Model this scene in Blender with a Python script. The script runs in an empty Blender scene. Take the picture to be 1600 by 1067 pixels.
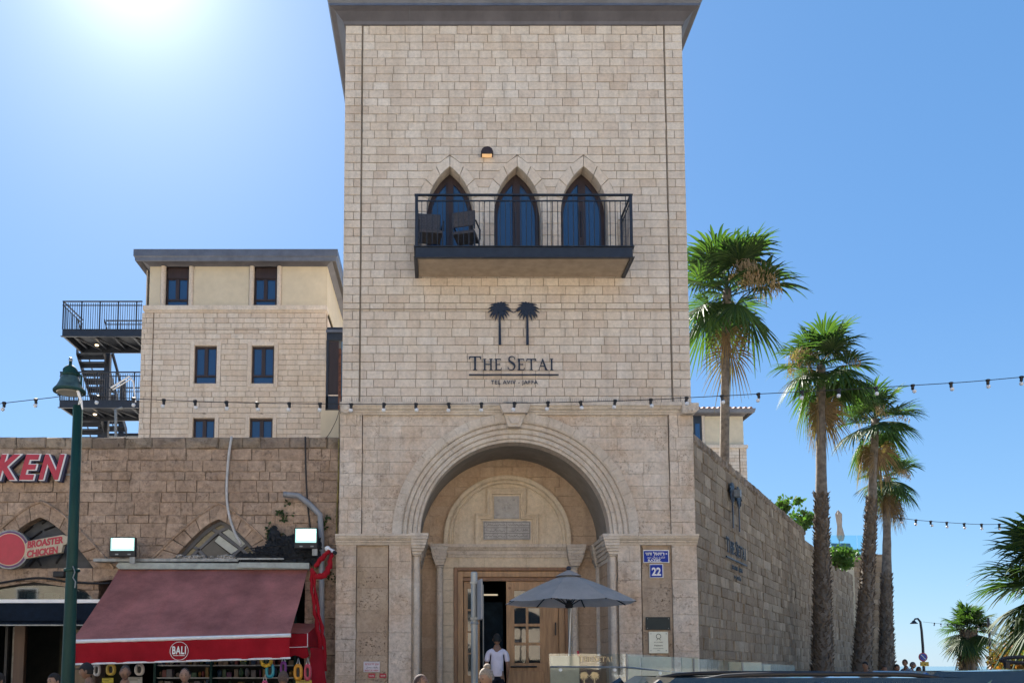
import bpy, bmesh, math, random
from mathutils import Vector, Matrix, noise as mnoise
S = bpy.context.scene
COL = S.collection
rnd = random.Random(7)
PI = math.pi
# ---------------------------------------------------------------- camera
FPX = 1360.0; PPX = 689.0; PPY = 921.0; PITCH = math.atan(119/1360); EYE = 1.6
cam_d = bpy.data.cameras.new('camera'); cam = bpy.data.objects.new('camera', cam_d); COL.objects.link(cam)
cam.location = (0, 0, EYE); cam.rotation_euler = (PI/2 + PITCH, 0, 0)
cam_d.sensor_width = 36; cam_d.lens = 36*FPX/1600
cam_d.shift_x = (800-PPX)/1600; cam_d.shift_y = (PPY-533.5)/1600
cam_d.clip_start = .05; cam_d.clip_end = 9000
S.camera = cam
def P(px, py, Y):
    "world point seen at photograph pixel (px,py) at distance Y"
    cp, sp = math.cos(PITCH), math.sin(PITCH)
    u = (px-PPX)/FPX; v = -(py-PPY)/FPX
    d = Vector((u, cp - v*sp, sp + v*cp))
    return Vector((0, 0, EYE)) + d*(Y/d.y)
def PZ(py, Y): return P(PPX, py, Y).z
# ---------------------------------------------------------------- light
sd = P(205, -95, 10) - Vector((0, 0, EYE)); sd.normalize()
SUN_EL = math.asin(sd.z); SUN_AZ = math.atan2(sd.x, sd.y)
W = bpy.data.worlds.new('World'); S.world = W; W.use_nodes = True
nt = W.node_tree; nt.nodes.clear()
sky = nt.nodes.new('ShaderNodeTexSky'); sky.sky_type = 'NISHITA'; sky.sun_disc = False
sky.sun_elevation = SUN_EL; sky.sun_rotation = SUN_AZ
sky.altitude = 0; sky.air_density = 1.0; sky.dust_density = 0.1; sky.ozone_density = 3.0
bg = nt.nodes.new('ShaderNodeBackground'); bg.inputs[1].default_value = 0.05
wo = nt.nodes.new('ShaderNodeOutputWorld')
nt.links.new(bg.outputs[0], wo.inputs[0])
sl = bpy.data.lights.new('sun', 'SUN'); sl.energy = 5.0; sl.angle = math.radians(.53); sl.color = (1, .95, .87)
so = bpy.data.objects.new('sun', sl); COL.objects.link(so)
so.rotation_euler = (-sd).to_track_quat('-Z', 'Y').to_euler()
S.view_settings.view_transform = 'Standard'; S.view_settings.look = 'None'
S.view_settings.exposure = 1.95; S.view_settings.gamma = 1; S.view_settings.use_curve_mapping = False
S.cycles.max_bounces = 8; S.cycles.transparent_max_bounces = 12
# ---------------------------------------------------------------- materials
def newmat(name):
    m = bpy.data.materials.new(name); m.use_nodes = True; n = m.node_tree
    b = n.nodes['Principled BSDF']; return m, n, b
def N(n, t, **kw):
    x = n.nodes.new('ShaderNode'+t)
    for k, v in kw.items(): setattr(x, k, v)
    return x
def math_(n, op, a, b=None, clamp=False):
    x = N(n, 'Math', operation=op, use_clamp=clamp)
    for i, v in enumerate((a, b)):
        if v is None: continue
        if isinstance(v, (int, float)): x.inputs[i].default_value = v
        else: n.links.new(v, x.inputs[i])
    return x.outputs[0]
def mixc(n, f, a, b, mode='MIX'):
    x = N(n, 'Mix', data_type='RGBA', blend_type=mode)
    for i, v in ((0, f), (6, a), (7, b)):
        if isinstance(v, (int, float)): x.inputs[i].default_value = v
        elif isinstance(v, tuple): x.inputs[i].default_value = (*v, 1)[:4]
        else: n.links.new(v, x.inputs[i])
    return x.outputs[2]
def noise_(n, vec, scale, detail=4, rough=.6):
    x = N(n, 'TexNoise'); x.inputs['Scale'].default_value = scale; x.inputs['Detail'].default_value = detail
    x.inputs['Roughness'].default_value = rough; n.links.new(vec, x.inputs['Vector']); return x.outputs['Fac']
def ramp(n, fac, stops):
    x = N(n, 'ValToRGB'); e = x.color_ramp.elements
    while len(e) < len(stops): e.new(.5)
    for i, (p, c) in enumerate(stops):
        e[i].position = p; e[i].color = (*c, 1) if len(c) == 3 else c
    n.links.new(fac, x.inputs[0]); return x.outputs[0]
def gray(v): return (v, v, v)
def tone_(n):
    g = N(n, 'NewGeometry'); o = N(n, 'ObjectInfo')
    return math_(n, 'FRACT', math_(n, 'ADD', o.outputs['Random'], g.outputs['Random Per Island'])), g.outputs['Position']
def stone_mat(name, cols, stain=(.55, .45, .35), stain_amt=.35, pit=.0, bump=.25, rough=.85, fine=60, blotch=.38, mottle=.2, patch=None, patch_amt=0, patch_scale=.8):
    m, n, b = newmat(name); t, pos = tone_(n)
    k = len(cols)
    c = ramp(n, t, [(i/(k-1), x) for i, x in enumerate(cols)])
    big = noise_(n, pos, 1.3, 6, .65)
    c = mixc(n, math_(n, 'MULTIPLY', ramp(n, big, [(.42, gray(0)), (.72, gray(1))]), stain_amt), c, mixc(n, 1.0, c, stain, 'MULTIPLY'))
    if patch:
        pn = noise_(n, pos, patch_scale, 5, .55)
        c = mixc(n, math_(n, 'MULTIPLY', ramp(n, pn, [(.52, gray(0)), (.68, gray(1))]), patch_amt), c, patch)
    mp = N(n, 'Mapping'); mp.inputs['Scale'].default_value = (5, 5, .35); n.links.new(pos, mp.inputs[0])
    st = noise_(n, mp.outputs[0], 1.0, 5, .6)
    c = mixc(n, .45, c, mixc(n, 1.0, c, ramp(n, st, [(.34, gray(.72)), (.5, gray(1.0)), (.68, gray(1.12))]), 'MULTIPLY'))
    med = noise_(n, pos, 14, 5, .7)
    c = mixc(n, blotch, c, mixc(n, 1.0, c, ramp(n, med, [(.25, gray(.45)), (.6, gray(1.12))]), 'MULTIPLY'))
    mo = noise_(n, pos, 5.5, 6, .72)
    c = mixc(n, mottle, c, mixc(n, 1.0, c, ramp(n, mo, [(.3, (.52, .49, .47)), (.47, (.95, .93, .92)), (.56, (1.05, 1.02, 1.0)), (.7, (1.32, 1.28, 1.24))]), 'MULTIPLY'))
    f = noise_(n, pos, fine, 4, .7)
    c = mixc(n, .3, c, mixc(n, 1.0, c, ramp(n, f, [(.3, gray(.55)), (.65, gray(1.1))]), 'MULTIPLY'))
    h = math_(n, 'ADD', math_(n, 'MULTIPLY', med, .8), math_(n, 'MULTIPLY', f, .35))
    if pit:
        pm = noise_(n, pos, 26, 3, .55)
        pf = ramp(n, pm, [(.56, gray(0)), (.66, gray(1))])
        area = ramp(n, noise_(n, pos, 2.2, 3, .6), [(.45, gray(0)), (.62, gray(1))])
        pf = math_(n, 'MULTIPLY', pf, area)
        c = mixc(n, math_(n, 'MULTIPLY', pf, pit), c, mixc(n, 1.0, c, (.35, .29, .24), 'MULTIPLY'))
        h = math_(n, 'SUBTRACT', h, math_(n, 'MULTIPLY', pf, 1.5))
    n.links.new(c, b.inputs['Base Color']); b.inputs['Roughness'].default_value = rough
    b.inputs['Specular IOR Level'].default_value = .25
    bp = N(n, 'Bump'); bp.inputs['Strength'].default_value = bump; bp.inputs['Distance'].default_value = .012
    n.links.new(h, bp.inputs['Height']); n.links.new(bp.outputs[0], b.inputs['Normal'])
    return m
def plain(name, col, rough=.6, metal=0, var=.12, scale=9, bump=0, spec=.5, coat=0, trans=0, streak=False):
    m, n, b = newmat(name); g = N(n, 'NewGeometry'); pos = g.outputs['Position']
    if streak:
        mp = N(n, 'Mapping'); mp.inputs['Scale'].default_value = (1, 1, .12); n.links.new(pos, mp.inputs[0]); pos = mp.outputs[0]
    f = noise_(n, pos, scale, 5, .65)
    c = mixc(n, 1.0, col, ramp(n, f, [(.3, gray(1-var*2)), (.7, gray(1+var))]), 'MULTIPLY')
    n.links.new(c, b.inputs['Base Color'])
    b.inputs['Roughness'].default_value = rough; b.inputs['Metallic'].default_value = metal
    b.inputs['Specular IOR Level'].default_value = spec; b.inputs['Coat Weight'].default_value = coat
    if bump:
        bp = N(n, 'Bump'); bp.inputs['Strength'].default_value = bump; bp.inputs['Distance'].default_value = .01
        n.links.new(noise_(n, g.outputs['Position'], scale*5, 4, .6), bp.inputs['Height']); n.links.new(bp.outputs[0], b.inputs['Normal'])
    return m
def emis(name, col, s):
    m, n, b = newmat(name); b.inputs['Emission Color'].default_value = (*col, 1); b.inputs['Emission Strength'].default_value = s
    b.inputs['Base Color'].default_value = (*col, 1); return m
def glassy(name, col, rough=.04, ior=1.5):
    m, n, b = newmat(name); b.inputs['Base Color'].default_value = (*col, 1); b.inputs['Roughness'].default_value = rough
    b.inputs['IOR'].default_value = ior; b.inputs['Specular IOR Level'].default_value = 1.0
    g = N(n, 'NewGeometry'); bp = N(n, 'Bump'); bp.inputs['Strength'].default_value = .06; bp.inputs['Distance'].default_value = .02
    n.links.new(noise_(n, g.outputs['Position'], 3, 2, .5), bp.inputs['Height']); n.links.new(bp.outputs[0], b.inputs['Normal'])
    return m
def clearglass(name, tint=(.85, .95, .92), mix=.85):
    m, n, b = newmat(name); n.nodes.remove(b)
    tr = N(n, 'BsdfTransparent'); tr.inputs[0].default_value = (*tint, 1)
    gl = N(n, 'BsdfGlossy'); gl.inputs['Roughness'].default_value = .03; gl.inputs[0].default_value = (.9, .95, 1, 1)
    fr = N(n, 'Fresnel'); fr.inputs[0].default_value = 1.18
    mx = N(n, 'MixShader'); o = n.nodes['Material Output']
    mx.inputs[0].default_value = .07; n.links.new(tr.outputs[0], mx.inputs[1]); n.links.new(gl.outputs[0], mx.inputs[2])
    n.links.new(mx.outputs[0], o.inputs[0]); return m
def fabric(name, col, trans=.25, var=.1, scale=3, streak=False):
    m, n, b = newmat(name); g = N(n, 'NewGeometry'); pos = g.outputs['Position']
    f = noise_(n, pos, scale, 5, .6); f2 = noise_(n, pos, scale*25, 2, .5)
    c = mixc(n, 1.0, col, ramp(n, f, [(.3, gray(1-var*2)), (.7, gray(1+var))]), 'MULTIPLY')
    c = mixc(n, .4, c, mixc(n, 1.0, c, ramp(n, f2, [(.3, gray(.8)), (.7, gray(1.1))]), 'MULTIPLY'))
    n.links.new(c, b.inputs['Base Color']); b.inputs['Roughness'].default_value = .9; b.inputs['Specular IOR Level'].default_value = .2
    tl = N(n, 'BsdfTranslucent'); n.links.new(c, tl.inputs[0]); mx = N(n, 'MixShader'); mx.inputs[0].default_value = trans
    o = n.nodes['Material Output']; n.links.new(b.outputs[0], mx.inputs[1]); n.links.new(tl.outputs[0], mx.inputs[2]); n.links.new(mx.outputs[0], o.inputs[0])
    return m
M = {}
M['tower'] = stone_mat('pale_limestone', [(.66, .575, .485), (.63, .54, .45), (.69, .615, .53), (.65, .565, .475), (.60, .50, .41), (.675, .595, .505)], stain=(.93, .84, .72), stain_amt=.5, bump=.12)
M['tower_low'] = M['tower']
M['portal'] = stone_mat('weathered_limestone', [(.62, .545, .46), (.60, .52, .435), (.645, .57, .49), (.61, .53, .445), (.59, .505, .415)], stain=(.82, .66, .52), stain_amt=.7, pit=.6, bump=.45, blotch=.5, mottle=.5, patch=(.52, .35, .22), patch_amt=.6, patch_scale=.7)
M['moulding'] = stone_mat('carved_limestone', [(.60, .53, .45), (.575, .50, .42), (.625, .56, .48)], stain=(.8, .68, .56), stain_amt=.45, pit=.4, bump=.3)
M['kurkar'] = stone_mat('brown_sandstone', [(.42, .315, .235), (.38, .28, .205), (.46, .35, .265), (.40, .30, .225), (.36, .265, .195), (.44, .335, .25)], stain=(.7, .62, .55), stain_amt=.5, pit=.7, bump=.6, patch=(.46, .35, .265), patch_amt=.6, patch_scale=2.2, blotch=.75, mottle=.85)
M['kurkar_side'] = stone_mat('dark_sandstone', [(.30, .235, .165), (.25, .19, .13), (.35, .28, .20), (.28, .215, .15), (.23, .17, .115), (.42, .34, .25)], stain=(.7, .64, .56), stain_amt=.4, pit=.6, bump=.6)  # darker sandstone palette of the side wall and far block
M['coping'] = stone_mat('lichen_stone', [(.29, .235, .18), (.33, .27, .205), (.25, .20, .16)], stain=(.4, .38, .36), stain_amt=.8, pit=.9, bump=.7, mottle=1.0)
M['panel'] = stone_mat('pitted_stone_panel', [(.47, .37, .275), (.44, .34, .25), (.49, .39, .295)], stain=(.6, .52, .45), stain_amt=.6, pit=.9, bump=.7, patch=(.44, .34, .22), patch_amt=.5, patch_scale=1.8)
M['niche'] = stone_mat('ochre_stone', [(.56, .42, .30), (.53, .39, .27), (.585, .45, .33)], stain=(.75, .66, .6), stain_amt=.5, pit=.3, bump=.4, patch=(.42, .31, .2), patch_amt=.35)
M['marble'] = stone_mat('grey_marble', [(.42, .40, .38), (.46, .44, .42)], stain=(.8, .8, .8), stain_amt=.4, bump=.1)
M['tymp'] = stone_mat('cream_plaster', [(.64, .54, .41), (.63, .53, .40)], stain=(.85, .75, .62), stain_amt=.5, bump=.2)
M['mortar'] = plain('mortar', (.30, .24, .18), .95, var=.15, scale=20, bump=.3)
M['mortar_dark'] = plain('dark_mortar', (.21, .155, .11), .95, var=.2, scale=20, bump=.3)
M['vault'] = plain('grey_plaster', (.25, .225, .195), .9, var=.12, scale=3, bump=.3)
M['zinc'] = plain('dark_zinc', (.12, .115, .13), .5, .3, var=.12, scale=2.5, streak=True)
M['zinc2'] = plain('zinc_gutter', (.15, .16, .19), .45, .4, var=.12, scale=3)
M['steel'] = plain('dark_painted_steel', (.022, .028, .042), .45, .2, var=.15, scale=8)
M['steel_brown'] = plain('brown_painted_steel', (.035, .03, .032), .5, .2, var=.15, scale=8)
M['concrete'] = plain('balcony_plaster', (.42, .33, .24), .9, var=.1, scale=5, bump=.2)
M['wood_dark'] = plain('dark_brown_wood', (.034, .018, .017), .5, var=.2, scale=12, streak=True)
M['wood'] = plain('oak_wood', (.36, .205, .10), .45, var=.2, scale=14, streak=True)
M['wood2'] = plain('oak_frame_dark', (.2, .095, .045), .45, var=.2, scale=14, streak=True)
M['pane'] = glassy('window_glass', (.016, .05, .13))
M['pane_dark'] = glassy('dark_door_glass', (.01, .016, .02))
M['cream'] = plain('cream_render', (.60, .52, .385), .9, var=.05, scale=3, bump=.1)
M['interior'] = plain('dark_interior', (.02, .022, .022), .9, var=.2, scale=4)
M['sign_navy'] = plain('navy_metal', (.012, .018, .035), .4, .1, var=.1)
M['white'] = plain('white_paint', (.75, .75, .75), .5, var=.05)
M['green'] = plain('green_lamp_paint', (.005, .04, .033), .6, .0, var=.2, scale=10, spec=.3, streak=True)
M['grey_metal'] = plain('galvanised_steel', (.26, .28, .29), .5, .6, var=.2, scale=7, streak=True)
M['grey_pvc'] = plain('grey_plastic_pipe', (.25, .26, .28), .55, var=.15, scale=12, streak=True)
M['black'] = plain('black_plastic', (.012, .012, .014), .6, var=.1)
M['bulb'] = plain('frosted_bulb', (.6, .62, .66), .3, var=.03)
def build_sky():
    # Nishita sky evened out towards a clear deep blue, with the bright haze round the sun
    n = nt; tc = N(n, 'TexCoord'); sp = N(n, 'SeparateXYZ'); n.links.new(tc.outputs['Generated'], sp.inputs[0])
    base = ramp(n, sp.outputs[2], [(0, (1.35, 2.9, 4.6)), (.12, (1.05, 2.5, 4.5)), (.35, (.68, 1.95, 4.2)), (.7, (.55, 1.7, 3.8)), (1, (.5, 1.5, 3.4))])
    c = mixc(n, .72, sky.outputs[0], base)
    dt = N(n, 'VectorMath', operation='DOT_PRODUCT'); n.links.new(tc.outputs['Generated'], dt.inputs[0]); dt.inputs[1].default_value = sd
    d = math_(n, 'MAXIMUM', dt.outputs['Value'], 0.0)
    g = math_(n, 'ADD', math_(n, 'MULTIPLY', math_(n, 'POWER', d, 10.0), .75), math_(n, 'ADD', math_(n, 'MULTIPLY', math_(n, 'POWER', d, 70.0), 1.5), math_(n, 'MULTIPLY', math_(n, 'POWER', d, 420.0), 3.5)))
    hal = mixc(n, 1.0, (1, .98, .97), g, 'MULTIPLY')
    c = mixc(n, 1.0, c, hal, 'ADD'); n.links.new(c, bg.inputs[0])
build_sky()
# ---------------------------------------------------------------- mesh builder and scene graph
WM = {}
class MB:
    def __init__(s): s.v = []; s.f = []
    def add(s, vs, fs):
        o = len(s.v); s.v += [tuple(v) for v in vs]; s.f += [tuple(i+o for i in f) for f in fs]; return s
    def box(s, x0, x1, y0, y1, z0, z1):
        if x0 > x1: x0, x1 = x1, x0
        if y0 > y1: y0, y1 = y1, y0
        if z0 > z1: z0, z1 = z1, z0
        return s.add([(x0,y0,z0),(x1,y0,z0),(x1,y1,z0),(x0,y1,z0),(x0,y0,z1),(x1,y0,z1),(x1,y1,z1),(x0,y1,z1)],
                     [(0,3,2,1),(4,5,6,7),(0,1,5,4),(1,2,6,5),(2,3,7,6),(3,0,4,7)])
    def prism(s, poly, y0, y1):
        "poly: (x,z) counter-clockwise seen from -y; y0 front, y1 back"
        n = len(poly)
        a = sum(poly[i][0]*poly[(i+1)%n][1]-poly[(i+1)%n][0]*poly[i][1] for i in range(n))
        if a < 0: poly = poly[::-1]
        vs = [(x, y0, z) for x, z in poly] + [(x, y1, z) for x, z in poly]
        fs = [tuple(range(n)), tuple(range(2*n-1, n-1, -1))]
        fs += [(i, i+n, (i+1)%n+n, (i+1)%n) for i in range(n)]
        return s.add(vs, fs)
    def tube(s, pts, r, n=8, caps=True, up=None):
        pts = [Vector(p) for p in pts]; k = len(pts)
        rs = r if isinstance(r, (list, tuple)) else [r]*k
        o = len(s.v); prev = None
        for i, p in enumerate(pts):
            t = (pts[min(i+1, k-1)] - pts[max(i-1, 0)]);
            if t.length < 1e-9: t = Vector((0, 0, 1))
            t.normalize()
            if prev is None:
                a = Vector((0, 0, 1)) if abs(t.z) < .9 else Vector((1, 0, 0))
                u = t.cross(a).normalized()
            else:
                u = prev - t*prev.dot(t)
                u = u.normalized() if u.length > 1e-6 else t.orthogonal().normalized()
            prev = u; w = t.cross(u)
            for j in range(n):
                a = 2*PI*j/n; s.v.append(tuple(p + (u*math.cos(a) + w*math.sin(a))*rs[i]))
        for i in range(k-1):
            for j in range(n):
                a = o+i*n+j; b = o+i*n+(j+1)%n; s.f.append((a, b, b+n, a+n))
        if caps: s.f.append(tuple(o+j for j in reversed(range(n)))); s.f.append(tuple(o+(k-1)*n+j for j in range(n)))
        return s
    def lathe(s, c, prof, n=24):
        "prof: (radius,z) list from bottom to top, around the vertical through c"
        o = len(s.v); k = len(prof)
        for r, z in prof:
            for j in range(n):
                a = 2*PI*j/n; s.v.append((c[0]+r*math.cos(a), c[1]+r*math.sin(a), c[2]+z))
        for i in range(k-1):
            for j in range(n):
                a = o+i*n+j; b = o+i*n+(j+1)%n; s.f.append((a, b, b+n, a+n))
        s.f.append(tuple(o+j for j in reversed(range(n)))); s.f.append(tuple(o+(k-1)*n+j for j in range(n)))
        return s
    def ball(s, c, r, n=12, m=8):
        rx, ry, rz = r if isinstance(r, tuple) else (r, r, r)
        o = len(s.v)
        for i in range(m+1):
            a = -PI/2 + PI*i/m
            a = max(-PI/2+.02, min(PI/2-.02, a))
            for j in range(n):
                b = 2*PI*j/n; s.v.append((c[0]+rx*math.cos(a)*math.cos(b), c[1]+ry*math.cos(a)*math.sin(b), c[2]+rz*math.sin(a)))
        for i in range(m):
            for j in range(n):
                a = o+i*n+j; b = o+i*n+(j+1)%n; s.f.append((a, b, b+n, a+n))
        s.f.append(tuple(o+j for j in reversed(range(n)))); s.f.append(tuple(o+m*n+j for j in range(n)))
        return s
    def strip(s, A, B):
        "ribbon surface between two equally long point lists"
        o = len(s.v); k = len(A); s.v += [tuple(p) for p in A] + [tuple(p) for p in B]
        for i in range(k-1): s.f.append((o+i, o+i+1, o+k+i+1, o+k+i))
        return s
    def shift(s, M4):
        s.v = [tuple(M4 @ Vector(v)) for v in s.v]; return s
    def build(s, name, mat, parent=None, local=False, smooth=False, bevel=0, angle=None):
        vs = [Vector(v) for v in s.v]
        if parent is not None and not local:
            iv = WM[parent.as_pointer()].inverted(); vs = [iv @ v for v in vs]
        lo = Vector([min(v[i] for v in vs) for i in range(3)]); hi = Vector([max(v[i] for v in vs) for i in range(3)])
        c = (lo+hi)/2
        if parent is None: c.z = lo.z
        me = bpy.data.meshes.new(name); me.from_pydata([v-c for v in vs], [], s.f); me.update()
        if smooth: me.polygons.foreach_set('use_smooth', [True]*len(me.polygons))
        me.materials.append(mat)
        return link(name, me, parent, c, bevel)
def link(name, me, parent=None, loc=(0, 0, 0), bevel=0, rotz=0):
    o = bpy.data.objects.new(name, me); COL.objects.link(o)
    o.location = loc; o.rotation_euler = (0, 0, rotz)
    L = Matrix.Translation(Vector(loc)) @ Matrix.Rotation(rotz, 4, 'Z')
    if parent is not None:
        o.parent = parent; L = WM[parent.as_pointer()] @ L
    WM[o.as_pointer()] = L
    if bevel:
        b = o.modifiers.new('bevel', 'BEVEL'); b.width = bevel; b.segments = 2; b.limit_method = 'ANGLE'; b.harden_normals = False
    return o
def tag(o, label=None, cat=None, group=None, kind=None):
    if label: o['label'] = label
    if cat: o['category'] = cat
    if group: o['group'] = group
    if kind: o['kind'] = kind
    return o
def thing(name, label, cat, loc=(0, 0, 0), rotz=0, group=None):
    o = link(name, None, None, loc, 0, rotz); o.empty_display_size = .2
    return tag(o, label, cat, group)
def struct(name, mb, mat): return tag(mb.build(name, mat), kind='structure')
def copy_tree(o, parent=None):
    c = o.copy(); COL.objects.link(c)
    if parent is not None: c.parent = parent
    for ch in list(o.children): copy_tree(ch, c)
    return c
_tc = bpy.data.curves.new('lettering_tmp', 'FONT'); _to = bpy.data.objects.new('lettering_tmp', _tc); COL.objects.link(_to)
def text_mb(s, h, depth=.004, offset=0, shear=0, spacing=1.0, res=3):
    "text as a mesh in the XZ plane facing -Y, lower left at the origin, capital height h; returns (MB, width)"
    _tc.body = s; _tc.extrude = 0; _tc.offset = offset; _tc.shear = shear; _tc.space_character = spacing; _tc.resolution_u = res
    me = bpy.data.meshes.new_from_object(_to); k = h/.729
    mb = MB(); xs = [v.co.x for v in me.vertices]; x0 = min(xs)
    vs = [((v.co.x-x0)*k, 0, v.co.y*k) for v in me.vertices]
    n = len(vs); fs = [tuple(p.vertices) for p in me.polygons]
    if depth:
        from collections import Counter
        ec = {}
        for f in fs:
            for i in range(len(f)):
                a, b = f[i], f[(i+1)%len(f)]; ec[(a, b)] = 1
        side = [(a, b) for (a, b) in ec if (b, a) not in ec]
        allv = vs + [(x, depth, z) for x, y, z in vs]
        fs = fs + [(b, a, a+n, b+n) for a, b in side]; vs = allv
    mb.add(vs, fs); bpy.data.meshes.remove(me)
    return mb, (max(xs)-x0)*k
def place(mb, p, rotz=0, sx=1, sz=1, ry=0):
    return mb.shift(Matrix.Translation(Vector(p)) @ Matrix.Rotation(rotz, 4, 'Z') @ Matrix.Rotation(ry, 4, 'Y') @ Matrix.Diagonal((sx, 1, sz, 1)))
def rot_at(mb, c, ang, axis='Z'):
    c = Vector(c); return mb.shift(Matrix.Translation(c) @ Matrix.Rotation(ang, 4, axis) @ Matrix.Translation(-c))
# ---------------------------------------------------------------- masonry
_stone_cache = {}
def stone_mesh(poly, t, ch, rough, mat, seed=0):
    """a block: poly (x,z) ccw outline of the face, chamfered arris ch, depth t behind the face, face at y=0"""
    n = len(poly); cx = sum(p[0] for p in poly)/n; cz = sum(p[1] for p in poly)/n
    w = max(p[0] for p in poly)-min(p[0] for p in poly); h = max(p[1] for p in poly)-min(p[1] for p in poly)
    k = max(.3, 1-2*ch/max(w, .02)); kz = max(.3, 1-2*ch/max(h, .02)); r = random.Random(seed)
    inner = [(cx+(x-cx)*k, -0.0+(r.uniform(-rough, rough) if rough else 0), cz+(z-cz)*kz) for x, z in poly]
    outer = [(x, ch, z) for x, z in poly]; back = [(x, t, z) for x, z in poly]
    vs = inner+outer+back; fs = []
    if rough:
        vs.append((cx+r.uniform(-.15, .15)*w, -rough*r.uniform(.2, 1.4), cz)); c = len(vs)-1
        fs += [(i, (i+1)%n, c) for i in range(n)]
    else: fs.append(tuple(range(n)))
    for i in range(n):
        j = (i+1)%n; fs.append((i+n, j+n, j, i)); fs.append((i+2*n, j+2*n, j+n, i+n))
    return vs, fs
def half(op, z):
    a, zs, rise, p = op['a'], op['zs'], op['rise'], op.get('p')
    if z < op['zb']-1e-6 or z >= zs+rise: return 0
    if z <= zs: return a
    if p == 'round': return math.sqrt(max(0, rise*rise-(z-zs)**2))*a/rise
    if p == 'gothic':
        R = (a*a+rise*rise)/(2*a); return max(0, math.sqrt(max(0, R*R-(z-zs)**2))-(R-a))
    return a*((zs+rise-z)/rise)**p
def masonry(parent, mat, x0, x1, rows, lens, ops=(), proud=.0, joint=.006, ch=.006, rough=0, t=.05, mortar='mortar',
            maxp=300, y=0, frame=None, jit=0, depthjit=.003, backt=.3, name='stone', score=None, slope=None, snap=.03, backing=True, seed=1):
    """courses of blocks in the local XZ plane of frame (default: world, face at y). rows: list of (z0,z1). ops: openings"""
    r = random.Random(seed); F = frame or Matrix.Identity(4)
    stones = []; core = MB()
    for ri, (z0, z1) in enumerate(rows):
        zm = (z0+z1)/2; cuts = []
        for op in ops:
            if op['zb'] < zm < op['zs']+op['rise']:
                cuts.append((op['x']-half(op, max(z0, op['zb'])), op['x']-half(op, z1), op['x']+half(op, max(z0, op['zb'])), op['x']+half(op, z1)))
        cuts.sort(); segs = []; lb = lt = x0
        for a, b, c, d in cuts:
            if max(a, b) > min(lb, lt)+.01 and a > x0: segs.append((lb, lt, a, b))
            lb, lt = max(c, lb), max(d, lt)
        if min(lb, lt) < x1-.01: segs.append((lb, lt, x1, x1))
        for (ab, at, bb, bt) in segs:
            core.prism([(ab, z0), (bb, z0), (bt, z1), (at, z1)], y+.02, y+backt)
            L = min(ab, at); Rr = max(bb, bt); xs = []
            x = max(ab, at) + r.uniform(.35, 1.0)*lens[0] if ri % 2 else max(ab, at)+r.uniform(.8, 1.2)*lens[0]
            while x < min(bb, bt)-lens[0]*.45:
                xs.append(x); w = r.uniform(*lens)
                x += round(w/snap)*snap
            eb = [ab]+xs+[bb]; et = [at]+xs+[bt]
            for i in range(len(eb)-1):
                jj = joint/2; slant = abs(eb[i]-et[i]) > .004 or abs(eb[i+1]-et[i+1]) > .004
                q = [(eb[i]+jj, z0+jj), (eb[i+1]-jj, z0+jj), (et[i+1]-jj, z1-jj), (et[i]+jj, z1-jj)]
                if q[1][0]-q[0][0] < .01 and q[2][0]-q[3][0] < .01: continue
                if q[1][0] <= q[0][0]: q = [((q[0][0]+q[1][0])/2, q[0][1]), q[2], q[3]]
                elif q[2][0] <= q[3][0]: q = [q[0], q[1], ((q[2][0]+q[3][0])/2, q[2][1])]
                stones.append((q, slant))
    if slope: stones = [s for s in stones if slope(s[0])]
    def sc(s):
        q = s[0]; a = (max(p[0] for p in q)-min(p[0] for p in q))*(q[-1][1]-q[0][1])
        return a if score is None else a*score(sum(p[0] for p in q)/len(q), q[0][1])
    stones.sort(key=sc, reverse=True)
    rest = MB(); iv = WM[parent.as_pointer()].inverted() @ F
    for i, (q, sl) in enumerate(stones):
        n = len(q); cx = sum(p[0] for p in q)/n; cz = sum(p[1] for p in q)/n
        if jit: q = [(a+r.uniform(-jit, jit), b+r.uniform(-jit, jit)) for a, b in q]
        dy = y-proud+r.uniform(-depthjit, depthjit)
        loc = [(a-cx, b-cz) for a, b in q]
        if i < maxp:
            if sl or jit and False: key = None
            else:
                w = round(q[1][0]-q[0][0], 3); h = round(q[2][1]-q[1][1], 3); key = (mat.name, round(w/.02), round(h/.01), ch, rough, t, r.randint(0, 3) if rough else 0, name)
            me = _stone_cache.get(key) if key and not jit else None
            if me is None:
                vs, fs = stone_mesh(loc, t, ch, rough, mat, r.random())
                me = bpy.data.meshes.new(name); me.from_pydata(vs, [], fs); me.update(); me.materials.append(mat)
                if key and not jit: _stone_cache[key] = me
            o = bpy.data.objects.new(name, me); COL.objects.link(o); o.parent = parent
            M4 = iv @ Matrix.Translation((cx, dy, cz)); o.matrix_local = M4
        else:
            vs, fs = stone_mesh(loc, t, ch, rough, mat, r.random())
            rest.add([(a+cx, b+dy, c+cz) for a, b, c in vs], fs)
    if rest.v:
        rest.shift(F); o = rest.build(name, mat, parent); o['kind'] = 'stuff'
    if backing:
        core.shift(F); core.build('wall_core', M[mortar], parent)
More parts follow.
